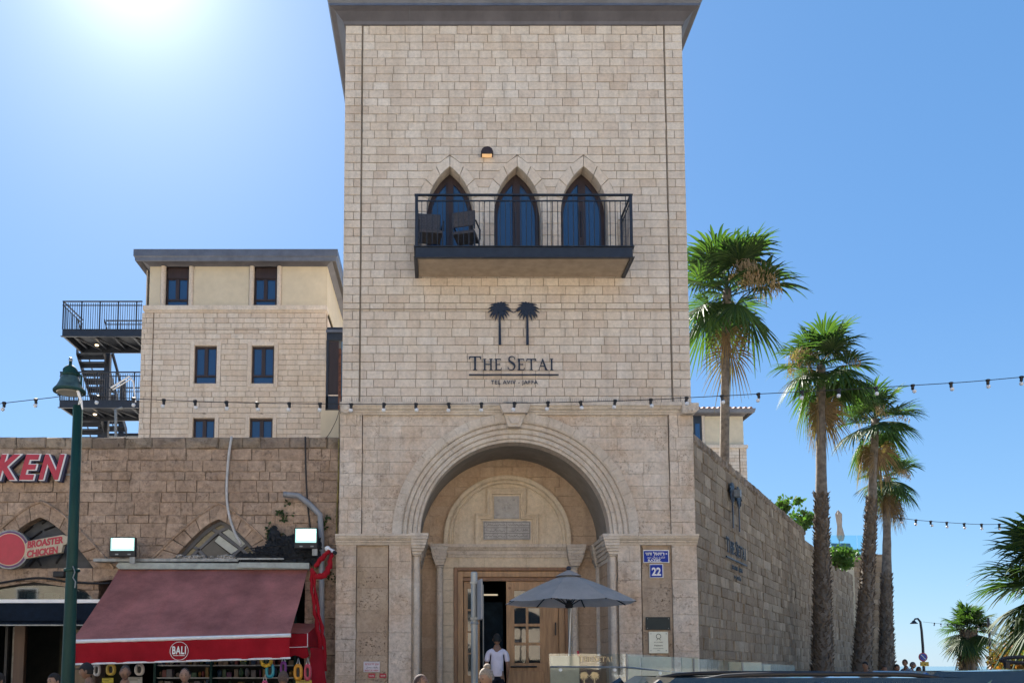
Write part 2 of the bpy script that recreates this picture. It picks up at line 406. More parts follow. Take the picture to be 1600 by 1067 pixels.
def arch_blocks(parent, mat, inner, outer, n, y0, y1, joint=.006, name='arch_stone', ch=.006, jitter=.0, frame=None):
    "voussoirs between two equally sampled curves of (x,z)"
    k = len(inner)-1; F = frame or Matrix.Identity(4)
    def at(c, t):
        t = min(max(t, 0), 1)*k; i = min(int(t), k-1); f = t-i
        return Vector((c[i][0]*(1-f)+c[i+1][0]*f, c[i][1]*(1-f)+c[i+1][1]*f))
    for i in range(n):
        a, b = i/n, (i+1)/n; m = 4
        g = joint/2/max(.01, (at(inner, b)-at(inner, a)).length)*(b-a)
        a += g; b -= g
        ts = [a+(b-a)*j/m for j in range(m+1)]
        poly = [at(outer, t) for t in ts] + [at(inner, t) for t in reversed(ts)]
        poly = [tuple(p) for p in poly]
        ar = sum(poly[i][0]*poly[(i+1)%len(poly)][1]-poly[(i+1)%len(poly)][0]*poly[i][1] for i in range(len(poly)))
        if ar < 0: poly = poly[::-1]
        vs, fs = stone_mesh(poly, y1-y0, ch, 0, mat)
        mb = MB(); d = rnd.uniform(-jitter, jitter); mb.add([(x, yy+y0+d, z) for x, yy, z in vs], fs); mb.shift(F); mb.build(name, mat, parent)
def rows_(z0, z1, h, jit=0, seed=3):
    n = max(1, round((z1-z0)/h)); r = random.Random(seed); zs = [z0+(z1-z0)*i/n + (r.uniform(-jit, jit) if 0 < i < n else 0) for i in range(n+1)]
    return [(zs[i], zs[i+1]) for i in range(n)]
def gothic_curve(x, zs, a, rise, n=12):
    R = (a*a+rise*rise)/(2*a); th = math.asin(min(1, rise/R)); L = []
    for i in range(n+1):
        u = th*i/n; L.append((x-(R*math.cos(u)-(R-a)), zs+R*math.sin(u)))
    Rr = [(2*x-p[0], p[1]) for p in reversed(L[:-1])]
    return L+Rr
def pow_curve(x, zs, a, rise, p, n=12):
    L = [(x-a*(1-(i/n))**p if i < n else x, zs+rise*i/n) for i in range(n+1)]
    return L+[(2*x-q[0], q[1]) for q in reversed(L[:-1])]
def round_curve(x, zs, r, n=40, rz=None):
    rz = rz or r
    return [(x-r*math.cos(PI*i/n), zs+rz*math.sin(PI*i/n)) for i in range(n+1)]
def sweep_band(parent, mat, curve, prof, name, blocks=1, joint=.004, frame=None):
    """profile [(offset outward, y)] swept along an open curve of (x,z) (left to right over the top), cut into blocks"""
    k = len(curve); nor = []
    for i in range(k):
        a = Vector(curve[max(i-1, 0)]); b = Vector(curve[min(i+1, k-1)]); d = (b-a).normalized(); nor.append(Vector((-d.y, d.x)))
    if curve[0][0] > curve[-1][0]: nor = [-v for v in nor]
    m = len(prof); obs = []
    def pt(i, o, y): c = Vector(curve[i])+nor[i]*o; return (c.x, y, c.y)
    per = (k-1)/blocks
    for bl in range(blocks):
        i0 = round(bl*per); i1 = round((bl+1)*per); mb = MB()
        for i in range(i0, i1+1):
            for (o, y) in prof:
                p = Vector(pt(i, o, y))
                if blocks > 1 and (i == i0 or i == i1):
                    q = Vector(pt(i+1 if i == i0 else i-1, o, y)); p += (q-p).normalized()*joint/2
                mb.v.append(tuple(p))
        for i in range(i1-i0):
            for j in range(m-1):
                a = i*m+j; mb.f.append((a, a+1, a+1+m, a+m))
        mb.f.append(tuple(range(m))[::-1]); e = (i1-i0)*m; mb.f.append(tuple(e+j for j in range(m)))
        if frame: mb.shift(frame)
        obs.append(mb.build(name, mat, parent))
    return obs
# ================================================================ ground
def fx(px, py, Y): return P(px, py, Y).x
TZ = .5                                   # terrace height in front of the hotel
M['asphalt'] = plain('asphalt', (.055, .053, .05), .9, var=.2, scale=3, bump=.4)
M['paving'] = stone_mat('paving_stone', [(.36, .33, .29), (.32, .295, .26), (.4, .37, .325)], bump=.2)
M['paving_plain'] = plain('light_paving', (.38, .35, .30), .85, var=.12, scale=1.2, bump=.2)
M['sea'] = plain('sea_water', (.03, .10, .14), .15, var=.1, scale=.02)
struct('ground', MB().add([(-3000, -3000, -.03), (3000, -3000, -.03), (3000, 4000, -.03), (-3000, 4000, -.03)], [(0, 1, 2, 3)]), M['paving_plain'])
struct('road', MB().add([(-60, 3.2, -.02), (60, 3.2, -.02), (60, 10.4, -.02), (-60, 10.4, -.02)], [(0, 1, 2, 3)]), M['asphalt'])
struct('sea', MB().add([(-3000, 110, -.02), (3000, 110, -.02), (3000, 4000, -.02), (-3000, 4000, -.02)], [(0, 1, 2, 3)]), M['sea'])
struct('kerb', MB().box(-60, 60, 10.4, 10.6, -.03, .12), M['paving'])
struct('pavement', MB().box(-60, 60, 10.6, 17.2, -.03, .115), M['paving'])
struct('terrace', MB().box(-3.2, 5.6, 12.9, 18.3, .1, TZ), M['paving'])
struct('shop_terrace', MB().box(-30, -3.22, 12.4, 20.5, .1, .3), M['paving'])
# ================================================================ tower
YF = 17.0
TX0, TX1 = fx(534.3, 600, YF), fx(1079.4, 600, YF)
TZ0, TZ1 = PZ(632, YF), PZ(40.5, YF)
TD = 7.0
tower = thing('hotel_tower', 'tall pale limestone tower with three pointed windows over a balcony', 'tower', ((TX0+TX1)/2, YF, 0))
jx0, jx1 = fx(566.5, 60, YF), fx(1037.5, 60, YF)
wins = [fx(703, 300, YF), fx(808.5, 300, YF), fx(912.5, 300, YF)]
WA = (fx(739.5, 330, YF)-fx(666.5, 330, YF))/2
WZS = PZ(331, YF); WR = PZ(260, YF)-WZS; WRo = PZ(244, YF)-WZS; WAo = WA+.2
ZB = P(800, 400, 16.1).z+.12
ops = [dict(x=x, a=WA, zs=WZS, rise=WR, zb=ZB, p='gothic') for x in wins]
# wider openings above the spring line for the ring of voussoirs
rows = rows_(TZ0, TZ1-.19, .1742) + [(TZ1-.19, TZ1)]
def tower_ops():
    L = []
    for x in wins:
        L.append(dict(x=x, a=WAo, zs=WZS, rise=WRo, zb=ZB, p='gothic'))
    return L
masonry(tower, M['tower'], jx0+.012, jx1-.012, rows, (.26, .44), tower_ops(), joint=.011, ch=.003, seed=4, depthjit=.004, t=.06, y=YF)
n = len(rows)
for side, (a, b) in enumerate(((TX0, jx0-.012), (jx1+.012, TX1))):
    for i, (z0, z1) in enumerate(rows):
        w = b-a; cuts = [] if i % 2 else ([a+w*.58] if side == 0 else [a+w*.42])
        e = [a]+cuts+[b]
        for j in range(len(e)-1):
            d = rnd.uniform(-.003, .003); MB().add([(x, y+YF-.006+d, z) for x, y, z in stone_mesh([(e[j]+.005, z0+.005), (e[j+1]-.005, z0+.005), (e[j+1]-.005, z1-.005), (e[j]+.005, z1-.005)], .06, .006, 0, None)[0]], stone_mesh([(0,0),(1,0),(1,1),(0,1)], .06, .006, 0, None)[1]).build('corner_stone', M['tower'], tower)
    MB().box(a+.01, b-.01, YF+.02, YF+.35, TZ0, TZ1).build('wall_core', M['mortar'], tower)
for (a, b) in ((TX0, TX0+.3), (TX1-.3, TX1)):
    MB().box(a+(.012 if a == TX0 else 0), b-(.012 if b == TX1 else 0), YF+.36, YF+TD, .5, TZ1-.01).build('side_wall', M['tower'], tower)
MB().box(TX0+.3, TX1-.3, YF+TD-.3, YF+TD, .5, TZ1-.01).build('rear_wall', M['tower'], tower)
for zz in (.5+.0, TZ0-.05, ZB-.2): MB().box(TX0+.31, TX1-.31, YF+1.72, YF+TD-.31, zz, zz+.15).build('floor_slab', M['concrete'], tower)
# ledge joint
zl = PZ(483, YF)
MB().box(TX0-.004, TX1+.004, YF-.016, YF+.01, zl-.012, zl+.006).build('string_course', M['mortar'], tower)
MB().box(jx0-.006, jx0+.006, YF-.001, YF+.02, TZ0, TZ1).build('expansion_joint', M['mortar'], tower)
MB().box(jx1-.006, jx1+.006, YF-.001, YF+.02, TZ0, TZ1).build('expansion_joint', M['mortar'], tower)
# roof
def ring(x0, x1, y0, y1, prof):
    mb = MB(); k = len(prof)
    for d, z in prof: mb.v += [(x0-d, y0-d, z), (x1+d, y0-d, z), (x1+d, y1+d, z), (x0-d, y1+d, z)]
    for i in range(k-1):
        for j in range(4):
            a = i*4+j; b = i*4+(j+1) % 4; mb.f.append((a, b, b+4, a+4))
    return mb
zf = PZ(9, YF-.3); ov = .29
ring(TX0, TX1, YF, YF+TD, [(0.0, TZ1-.005), (.03, TZ1+.0), (.05, TZ1+.055), (.10, TZ1+.10), (.19, zf-.03), (ov, zf)]).build('eave', M['zinc'], tower)
ring(TX0, TX1, YF, YF+TD, [(ov, zf+.002), (ov+.015, zf), (ov+.015, zf+.05), (ov+.05, zf+.09), (ov+.05, zf+.24), (ov-.1, zf+.26)]).build('gutter', M['zinc2'], tower)
hx = (TX0+TX1)/2
MB().add([(TX0-ov, YF-ov, zf+.2), (TX1+ov, YF-ov, zf+.2), (TX1+ov, YF+TD+ov, zf+.2), (TX0-ov, YF+TD+ov, zf+.2), (hx, YF+TD/2, zf+2)], [(0, 1, 4), (1, 2, 4), (2, 3, 4), (3, 0, 4)]).build('roof', plain('roof_tiles', (.35, .15, .09), .8), tower)
for x in (640, 875): # seams in the zinc
    xx = fx(x, 20, YF-.15); MB().add([(xx, YF-.055, TZ1+.05), (xx+.01, YF-.055, TZ1+.05), (xx+.01, YF-ov-.004, zf-.004), (xx, YF-ov-.004, zf-.004), (xx, YF-.11, TZ1+.085), (xx+.01, YF-.11, TZ1+.085)], [(0, 1, 5, 4), (4, 5, 2, 3)]).build('seam', M['zinc2'], tower)
# arched windows
for x in wins:
    inn = gothic_curve(x, WZS, WA, WR); out = gothic_curve(x, WZS, WAo, WRo)
    arch_blocks(tower, M['tower'], inn, out, 8, YF-.008, YF+.42, joint=.010)
    for s in (-1, 1):
        for (z0, z1) in rows_(ZB, WZS, .23):
            xa, xb = sorted((x+s*WA, x+s*WAo)); poly = [(xa+.004, z0+.004), (xb-.004, z0+.004), (xb-.004, z1-.004), (xa+.004, z1-.004)]
            vs, fs = stone_mesh(poly, .42, .006, 0, None); MB().add([(a, b+YF-.007, c) for a, b, c in vs], fs).build('jamb_stone', M['tower'], tower)
    fr = MB(); yw = YF+.30
    def gprism(a, rise, y0, y1, zb, hole=None):
        c = [(x-a, zb)]+gothic_curve(x, WZS, a, rise)+[(x+a, zb)]
        return c
    A = gprism(WA, WR, 0, 0, ZB); B = gprism(WA-.085, WR-.14, 0, 0, ZB+.06)
    k = len(A)
    fr.v = [(p[0], yw, p[1]) for p in A]+[(p[0], yw, p[1]) for p in B]+[(p[0], yw+.06, p[1]) for p in A]+[(p[0], yw+.06, p[1]) for p in B]
    for i in range(k-1): fr.f += [(i, i+1, k+i+1, k+i), (k+i, k+i+1, 3*k+i+1, 3*k+i)]
    fr.box(x-.075, x+.075, yw-.012, yw+.05, ZB, WZS+WR-.1)
    fo = fr.build('window_frame', M['wood_dark'], tower)
    for s in (-1, 1):
        c = [p for p in B if (p[0]-x)*s > .076]; pts = [(p[0], p[1]) for p in c]
        top = [p for p in gothic_curve(x, WZS, WA-.085, WR-.14, 40) if abs(p[0]-x-s*.078) < .03]
        zt = max(p[1] for p in top) if top else WZS
        pts = sorted(pts, key=lambda p: p[1]); pts = pts+[(x+s*.078, zt), (x+s*.078, ZB+.06)]
        MB().prism(pts, yw+.03, yw+.036).build('pane', M['pane'], fo)
    MB().box(x-.03, x-.02, yw-.05, yw-.013, PZ(360, YF), PZ(320, YF)).build('handle', M['steel'], fo)
    MB().box(x-WA, x+WA, yw+.075, yw+.08, ZB, WZS+WR).build('dark_backing', M['interior'], fo)  # backing sheet coloured near-black for the unlit room behind the panes
# balcony
YB = 16.1
bx0, bx1 = fx(649, 400, YB), fx(989, 400, YB)
zu = PZ(402, YB); zd = PZ(386, YB)
bal = MB().box(bx0+.04, bx1-.04, YB+.05, YF-.02, zu+.012, zd-.03).build('balcony', M['concrete'], tower, bevel=.01)
ch = MB()
for (a, b, c, d) in ((bx0, bx1, YB, YB+.045), (bx0, bx0+.04, YB+.046, YF-.02), (bx1-.04, bx1, YB+.046, YF-.02)):
    ch.box(a, b, c, d, zu, zd); ch.box(a-.03, b+.03 if b > bx1-.01 else b+.02, c-.03 if c == YB else c, d, zd, zd+.014); ch.box(a-.03 if a == bx0 else a, b+.03 if b == bx1 else b, c-.03 if c == YB else c, d, zu-.013, zu-.001)
ch.build('edge_beam', M['steel'], bal)
zr = PZ(303.5, YB); z2 = PZ(313, YB)
xs = []; x = bx0+.02; step = (bx1-bx0-.04)/41
for i in range(42):
    big = i in (0, 41)
    xx = bx0+.02+i*step; w = .03 if big else .0065
    top = zr if big or i % 5 == 0 else z2
    MB().box(xx-w, xx+w, YB+.005, YB+.03, zd+.014, top).build('baluster', M['steel'], bal)
for s, xx in ((0, bx0+.02), (1, bx1-.02)):
    for j in range(1, 8):
        yy = YB+.02+j*.108
        MB().box(xx-.0065, xx+.0065, yy-.0065, yy+.0065, zd+.014, z2).build('baluster', M['steel'], bal)
    MB().box(xx-.02, xx+.02, YF-.05, YF-.02, zd+.014, zr).build('rail_post', M['steel'], bal)
    MB().box(xx-.02, xx+.02, YB+.052, YF-.05, zr-.02, zr).build('handrail', M['steel'], bal)
    MB().box(xx-.012, xx+.012, YB+.052, YF-.05, z2-.014, z2+.004).build('mid_rail', M['steel'], bal)
MB().box(bx0-.02, bx1+.02, YB-.005, YB+.05, zr-.02, zr+.006).build('handrail', M['steel'], bal)
MB().box(bx0, bx1, YB+.003, YB+.033, z2-.014, z2+.004).build('mid_rail', M['steel'], bal)
# wall lamp
lx, lz = fx(760.5, 245, YF), PZ(247, YF)
wl = thing('wall_lamp', 'small dark half round wall lamp lit warm above the pointed windows', 'lamp', (lx, YF-.01, lz))
mb = MB()
pr = [(-.125, 0), (-.125, .05), (-.10, .11), (-.05, .145), (.0, .155), (.05, .145), (.10, .11), (.125, .05), (.125, 0)]
mb.prism([(lx+a, lz+b) for a, b in pr], YF-.16, YF-.012); mb.build('lamp_shade', M['wood_dark'], wl, bevel=.01)
MB().box(lx-.1, lx+.1, YF-.14, YF-.03, lz-.012, lz-.001).build('lit_lens', emis('warm_light', (1, .62, .3), .1), wl)
# balcony chairs
M['rattan'] = plain('dark_rattan', (.07, .068, .08), .7, var=.3, scale=40, bump=.5)
def arm_chair(px, label, rz, back_h):
    x = fx(px, 380, 16.45); t = thing('balcony_chair', label, 'chair', (x, 16.5, zd+.005), rz, 'rattan armchairs on the balcony')
    def L(mb, nm, m): return mb.build(nm, m, t, local=True, bevel=.008)
    L(MB().box(-.22, .22, -.25, .22, .36, .42), 'seat', M['rattan'])
    L(MB().box(-.22, .22, .20, .235, .50, back_h), 'backrest', M['rattan'])
    for a in (-.22, .22):
        L(MB().box(a-.015, a+.015, .205, .23, .43, back_h), 'back_post', M['steel'])
        for b in (-.22, .2): L(MB().box(a-.015, a+.015, b-.015, b+.015, 0, .36), 'leg', M['steel'])
    for a in (-.24, .24):
        L(MB().box(a-.015, a+.015, -.24, .2, .60, .625), 'armrest', M['steel']); L(MB().box(a-.012, a+.012, -.23, -.205, .42, .60), 'arm_post', M['steel'])
arm_chair(672, 'taller dark rattan armchair at the left end of the balcony', .12, .98)
arm_chair(728, 'lower dark rattan armchair in front of the first pointed window', PI-.25, .80)
# ================================================================ hotel sign on the tower
def serif(letter):
    "capital letters with serifs as polygons; cap height 1"
    def stem(x, w=.135): return [[(x, .03), (x+w, .03), (x+w, .97), (x, .97)], [(x-.08, 0), (x+w+.08, 0), (x+w+.08, .022), (x+w, .06), (x, .06), (x-.08, .022)], [(x-.08, .978), (x, .94), (x+w, .94), (x+w+.08, .978), (x+w+.08, 1), (x-.08, 1)]]
    if letter == 'T': return [stem(.34)[0], stem(.34)[1], [(0, .935), (.81, .935), (.81, 1), (0, 1)], [(0, .99), (-.02, .78), (.02, .78), (.10, .94)], [(.81, .99), (.83, .78), (.79, .78), (.71, .94)]], .83
    if letter == 'H': return stem(.09)+stem(.62)+[[(.2, .48), (.65, .48), (.65, .54), (.2, .54)]], .85
    if letter == 'E': return stem(.09)[:1]+[stem(.09)[1], stem(.09)[2], [(.2, .945), (.56, .945), (.56, 1), (.2, 1)], [(.56, 1), (.5, .96), (.545, .80), (.575, .80)], [(.2, .48), (.46, .48), (.46, .535), (.2, .535)], [(.455, .40), (.485, .40), (.485, .62), (.455, .62)], [(.2, 0), (.6, 0), (.6, .055), (.2, .055)], [(.6, 0), (.52, .05), (.60, .22), (.635, .22)]], .66
    if letter == 'I': return stem(.09), .33
    if letter == 'A': return [[(.06, .0), (.12, 0), (.44, .9), (.40, 1)], [(.38, 1), (.44, 1), (.82, 0), (.66, 0), (.37, .86)], [(.22, .33), (.62, .33), (.6, .385), (.24, .385)], [(0, 0), (.2, 0), (.2, .025), (0, .025)], [(.58, 0), (.9, 0), (.9, .025), (.58, .025)]], .9
    if letter == 'S':
        pts = [(.50, .80), (.46, .93), (.32, .985), (.17, .94), (.10, .80), (.15, .66), (.30, .55), (.44, .43), (.50, .27), (.43, .09), (.27, .02), (.12, .05), (.05, .20)]
        ws = [.01, .02, .028, .04, .055, .065, .072, .072, .06, .045, .028, .02, .01]
        A = []; Bq = []
        def cr(i, t):
            p = [Vector(pts[min(max(j, 0), len(pts)-1)]) for j in (i-1, i, i+1, i+2)]
            return .5*((2*p[1])+(-p[0]+p[2])*t+(2*p[0]-5*p[1]+4*p[2]-p[3])*t*t+(-p[0]+3*p[1]-3*p[2]+p[3])*t**3)
        C = []; Wd = []
        for i in range(len(pts)-1):
            for j in range(4): C.append(cr(i, j/4)); Wd.append(ws[i]*(1-j/4)+ws[i+1]*j/4)
        polys = []
        Ls = []; Rs = []
        for i, c in enumerate(C):
            d = (C[min(i+1, len(C)-1)]-C[max(i-1, 0)]).normalized(); nn = Vector((-d.y, d.x)); Ls.append(c+nn*Wd[i]); Rs.append(c-nn*Wd[i])
        for i in range(len(C)-1): polys.append([tuple(Ls[i]), tuple(Rs[i]), tuple(Rs[i+1]), tuple(Ls[i+1])])
        polys += [[(.50, .72), (.53, .72), (.53, .97), (.49, .9)], [(.04, .28), (.01, .28), (.01, .03), (.06, .1)]]
        return polys, .56
    return [], .3
def serif_word(word, caps, h, hs, x, z, y, depth, gap, build):
    for i, c in enumerate(word):
        if c == ' ': x += .28*h; continue
        polys, w = serif(c); k = h if i in caps else hs; mb = MB()
        for j, p in enumerate(polys): mb.prism([(x+a*k, z+b*k) for a, b in p], y-depth-.0006*(j % 9), y)
        build(mb); x += (w+gap)*k
    return x
def palm_emblem(mb, cx, ztop, W, H, y, mirror=1, thin=.012):
    "flat cut-out palm: trunk plus drooping fronds"
    cr = (cx, ztop-W*.36)
    mb.prism([(cx-.028*W/.5, ztop-H), (cx+.02*W/.5*1.3, ztop-H), (cx+.018*W/.5, cr[1]), (cx-.018*W/.5, cr[1])], y-.02, y)
    angs = [100, 80, 62, 118, 44, 136, 22, 158, 2, 178, -18, -162, -38, -142, 205, -62, -118, -85]
    for i, a in enumerate(angs):
        a = math.radians(a); L = W*(.52 if math.sin(a) > -.2 else .42)*(1+.06*((i*7) % 3-1)); n = 7; up = []; lo = []
        for j in range(n+1):
            t = j/n; rr = L*t; dx = math.cos(a)*rr*mirror; dz = math.sin(a)*rr*.95 - W*.24*t*t*(1 if math.cos(a)**2 > .03 else .3)
            wd = W*.062*math.sin(PI*min(1, t*.9+.1))**.8*(1-t*.35)*(0 if j == n else 1)
            px_, pz_ = cr[0]+dx, cr[1]+.06*W+dz; na = a+PI/2
            up.append((px_+math.cos(na)*wd*mirror, pz_+math.sin(na)*wd)); lo.append((px_-math.cos(na)*wd*mirror, pz_-math.sin(na)*wd))
        for j in range(n):
            q = [lo[j], lo[j+1], up[j+1], up[j]]
            if j == n-1: q = [lo[j], up[j+1], up[j]]
            mb.prism(q, y-.012-.0007*((i*3+j) % 17), y-.001)
def hotel_sign(frame_o, rotz, label, k=1.0):
    t = thing('hotel_sign', label, 'sign', frame_o, rotz)
    sc = k
    for cxo, mir in ((-.285, 1), (.27, -1)):
        mb = MB(); palm_emblem(mb, cxo*sc, 1.80*sc, .50*sc, .92*sc, -.03, mir); mb.build('palm_emblem', M['sign_navy'], t, local=True)
    z = .36*sc; x = -.9*sc
    serif_word('THE SETAI', (0, 4), .285*sc, .235*sc, x, z, -.03, .015, .125, lambda mb: mb.build('letter', M['sign_navy'], t, local=True))
    MB().box(-.905*sc, .885*sc, -.045, -.02, .255*sc, .28*sc).build('rule_line', M['sign_navy'], t, local=True)
    mb, w = text_mb('TEL AVIV - JAFFA', .08*sc, .012, .006, spacing=1.15); place(mb, (-w/2, -.035, .08*sc)).build('lettering', M['sign_navy'], t, local=True)
    return t
s_o = P(803.5, 607, YF)
hotel_sign((s_o.x, YF-.01, s_o.z), 0, 'dark palm emblem and serif hotel lettering under the tower balcony')
# ================================================================ portal
YP = 16.9
portal = thing('stone_portal', 'old carved limestone entrance portal with a deep round arch and oak door', 'gateway', (fx(805, 1000, YP), YP, TZ))
pz_top = PZ(646, YP); zc = PZ(834.5, YP); zcap = PZ(850, YP)
pcx = fx(805.5, 834, YP); RI = (fx(954.5, 834, YP)-fx(656, 834, YP))/2; RO = (fx(998, 834, YP)-fx(613, 834, YP))/2
pxl, pxr = fx(530.5, 740, YP), fx(1084.5, 740, YP)
sl_, sr_ = fx(565.5, 740, YP), fx(1046.5, 740, YP)
rows = rows_(zc, pz_top, .235, .006)
masonry(portal, M['portal'], sl_+.006, sr_-.006, rows, (.3, .75), [dict(x=pcx, a=RO, zs=zc, rise=RO, zb=zc-1, p='round')], joint=.004, ch=.0025, seed=11, y=YP+.03, depthjit=.002, backt=.4)
for a, b, ys in ((pxl, sl_-.004, 0), (sr_+.004, pxr, 0)):
    masonry(portal, M['portal'], a, b, rows, (.18, .4), joint=.005, ch=.003, seed=int(a*10)+9, y=YP-.01, backt=.3, snap=.05)
sweep_band(portal, M['moulding'], round_curve(pcx, zc, RI, 108),
    [(0, YP+.42), (0, YP+.12), (.045, YP+.105), (.055, YP+.12), (.07, YP+.085), (.105, YP+.08), (.14, YP+.085), (.15, YP+.10), (.165, YP+.06), (.21, YP+.05), (.24, YP+.055), (.25, YP+.07), (.268, YP+.025), (.33, YP+.012), (.345, YP+.03), (.36, YP-.012), (.40, YP-.03), (RO-RI, YP-.045), (RO-RI+.002, YP+.1)], 'arch_moulding', 27, .004)
# wall thickness, vault
YBK = 18.5
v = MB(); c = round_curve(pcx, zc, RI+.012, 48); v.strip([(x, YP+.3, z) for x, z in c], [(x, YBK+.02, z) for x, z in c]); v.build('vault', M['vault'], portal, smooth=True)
# keystone
def xyq(pts, Y): return [(fx(a, b, Y), PZ(b, Y)) for a, b in pts]
MB().prism(xyq([(794, 667), (813, 667), (822, 645), (787, 645)], YP-.1), YP-.13, YP+.05).build('keystone', M['moulding'], portal, bevel=.015)
MB().prism(xyq([(798, 662), (810, 662), (815, 650), (793, 650)], YP-.14), YP-.16, YP-.132).build('keystone', M['moulding'], portal, bevel=.012)
# top cornice
def steps(x0, x1, ybase, prof, name, mat, lens=None, ends=True):
    "horizontal moulding: prof list of (projection,z); blocks of length lens"
    x = x0; out = []
    while x < x1-.02:
        w = min(x1-x, rnd.uniform(*lens)) if lens else x1-x
        if x1-(x+w) < .15: w = x1-x
        mb = MB(); a, b = x+.002, x+w-.002; k = len(prof)
        for q in (a, b):
            mb.v += [(q, ybase-p, z) for p, z in prof]
        for i in range(k-1): mb.f.append((i, k+i, k+i+1, i+1))
        mb.v += [(a, ybase+.05, prof[-1][1]), (b, ybase+.05, prof[-1][1]), (a, ybase+.05, prof[0][1]), (b, ybase+.05, prof[0][1])]
        mb.f += [(k-1, 2*k-1, 2*k+1, 2*k), tuple(range(k))+(2*k, 2*k+2), tuple(range(2*k-1, k-1, -1))+(2*k+3, 2*k+1)]
        out.append(mb.build(name, mat, portal)); x += w
    return out
z0, z1 = PZ(646, YP-.1), PZ(629, YP-.1)
dz = z1-z0
cprof = [(0.0, z0), (.02, z0), (.03, z0+dz*.18), (.055, z0+dz*.2), (.06, z0+dz*.33), (.10, z0+dz*.42), (.125, z0+dz*.6), (.13, z0+dz*.66), (.16, z0+dz*.68), (.16, z1)]
cxa, cxb = fx(531, 637, YP-.1), fx(1079, 637, YP-.1)
steps(cxa, fx(786, 637, YP-.1), YP, cprof, 'cornice_stone', M['moulding'], (.6, 1.1))
steps(fx(824, 637, YP-.1), cxb, YP, cprof, 'cornice_stone', M['moulding'], (.6, 1.1))
MB().prism(xyq([(786, 645), (824, 645), (830, 630), (780, 630)], YP-.2), YP-.22, YP+.05).build('cornice_stone', M['moulding'], portal, bevel=.012)
MB().prism(xyq([(1066, 646), (1084, 646), (1092, 640), (1092, 629), (1066, 629)], YP-.17), YP-.19, YP+.3).build('cornice_stone', M['moulding'], portal, bevel=.02)
for q in (1077.5, 1083.5):
    cq = P(q, 640, YP-.2); MB().tube([(cq.x, YP-.215, cq.z), (cq.x, YP-.188, cq.z)], .036, 10).build('rosette', M['moulding'], portal, bevel=.01)
cq = P(540, 638, YP-.2); MB().tube([(cq.x, YP-.21, cq.z), (cq.x, YP-.16, cq.z)], .10, 16).build('scroll', M['moulding'], portal, bevel=.02)
MB().tube([(cq.x, YP-.235, cq.z), (cq.x, YP-.2, cq.z)], .05, 12).build('scroll', M['moulding'], portal, bevel=.02)
sp = MB()
for i in range(170):
    x = cxa+(cxb-cxa)*i/169; yy = YP-.14
    for d in (-.03, .03): sp.tube([(x, yy, z1-.002), (x+rnd.uniform(-.01, .01), yy+d, z1+.07)], .0018, 3, False)
sp.box(cxa, cxb, YP-.15, YP-.13, z1+.0005, z1+.004)
o = sp.build('bird_spikes', M['grey_metal'], portal); o['kind'] = 'stuff'
MB().box(cxa, cxb, YP-.02, YF+.05, z1-.03, z1-.002).build('ledge_top', M['moulding'], portal)
# impost cornices
z0, z1 = PZ(850.5, YP-.1), PZ(834.5, YP-.1); dz = z1-z0
iprof = [(0.0, z0), (.02, z0), (.03, z0+dz*.2), (.06, z0+dz*.25), (.065, z0+dz*.4), (.10, z0+dz*.5), (.115, z0+dz*.62), (.13, z0+dz*.64), (.13, z0+dz*.78), (.15, z0+dz*.8), (.15, z1)]
steps(fx(524, 842, YP-.1), fx(643.5, 842, YP-.1), YP-.03, iprof, 'impost_stone', M['moulding'], (.35, .6))
steps(fx(966, 842, YP-.1), fx(1091, 842, YP-.1), YP-.03, iprof, 'impost_stone', M['moulding'], (.35, .6))
def capital(xa, xb, xc, xd, za, zb, y0, y1, name='capital', n=7, mat=None):
    "stepped capital flaring from neck (xc..xd at zb) to top (xa..xb at za)"
    mb = MB(); prev = None
    fr = [1, .93, .80, .72, .60, .45, .22, 0]
    for i in range(n):
        t0, t1 = i/n, (i+1)/n; f = fr[i]
        a = xc+(xa-xc)*f; b = xd+(xb-xd)*f; zt = za+(zb-za)*t0; zl_ = za+(zb-za)*t1
        f2 = fr[i+1]; a2 = xc+(xa-xc)*(f*.6+f2*.4); b2 = xd+(xb-xd)*(f*.6+f2*.4); pr = (y1-y0)*.35*(1-f)
        mb.prism([(a2, zl_+.002), (b2, zl_+.002), (b, zt), (a, zt)], y0+pr, y1)
    return mb.build(name, mat or M['moulding'], portal, bevel=.004)
def column(xc, r, z0, z1, y, mat=None, cuts=6):
    zs = [z0+(z1-z0)*i/cuts for i in range(cuts+1)]
    for i in range(cuts): MB().lathe((xc, y, 0), [(r*.97, zs[i]+.002), (r, zs[i]+.008), (r, zs[i+1]-.008), (r*.97, zs[i+1]-.002)], 16).build('column_drum', mat or M['moulding'], portal, smooth=False)
    MB().lathe((xc, y, 0), [(r*1.05, z1), (r*1.35, z1+.006), (r*1.35, z1+.026), (r*1.1, z1+.03)], 16).build('column_ring', mat or M['moulding'], portal)
    MB().lathe((xc, y, 0), [(r*1.9, z0-.12), (r*1.9, z0-.06), (r*1.5, z0-.03), (r*1.3, z0)], 16).build('column_base', mat or M['moulding'], portal)
Yq = YP+.03
zn = PZ(869, Yq)
capital(fx(642, 840, Yq), fx(670, 840, Yq), fx(645, 868, Yq), fx(656.5, 868, Yq), PZ(834.5, Yq), zn+.03, YP-.16, YP+.22)
capital(fx(939, 840, Yq), fx(966.5, 840, Yq), fx(952, 868, Yq), fx(964, 868, Yq), PZ(835.5, Yq), zn+.03, YP-.16, YP+.22)
column(fx(650.5, 900, Yq), .065, TZ+.12, zn, Yq+.02)
column(fx(958, 900, Yq), .065, TZ+.12, zn, Yq+.02)
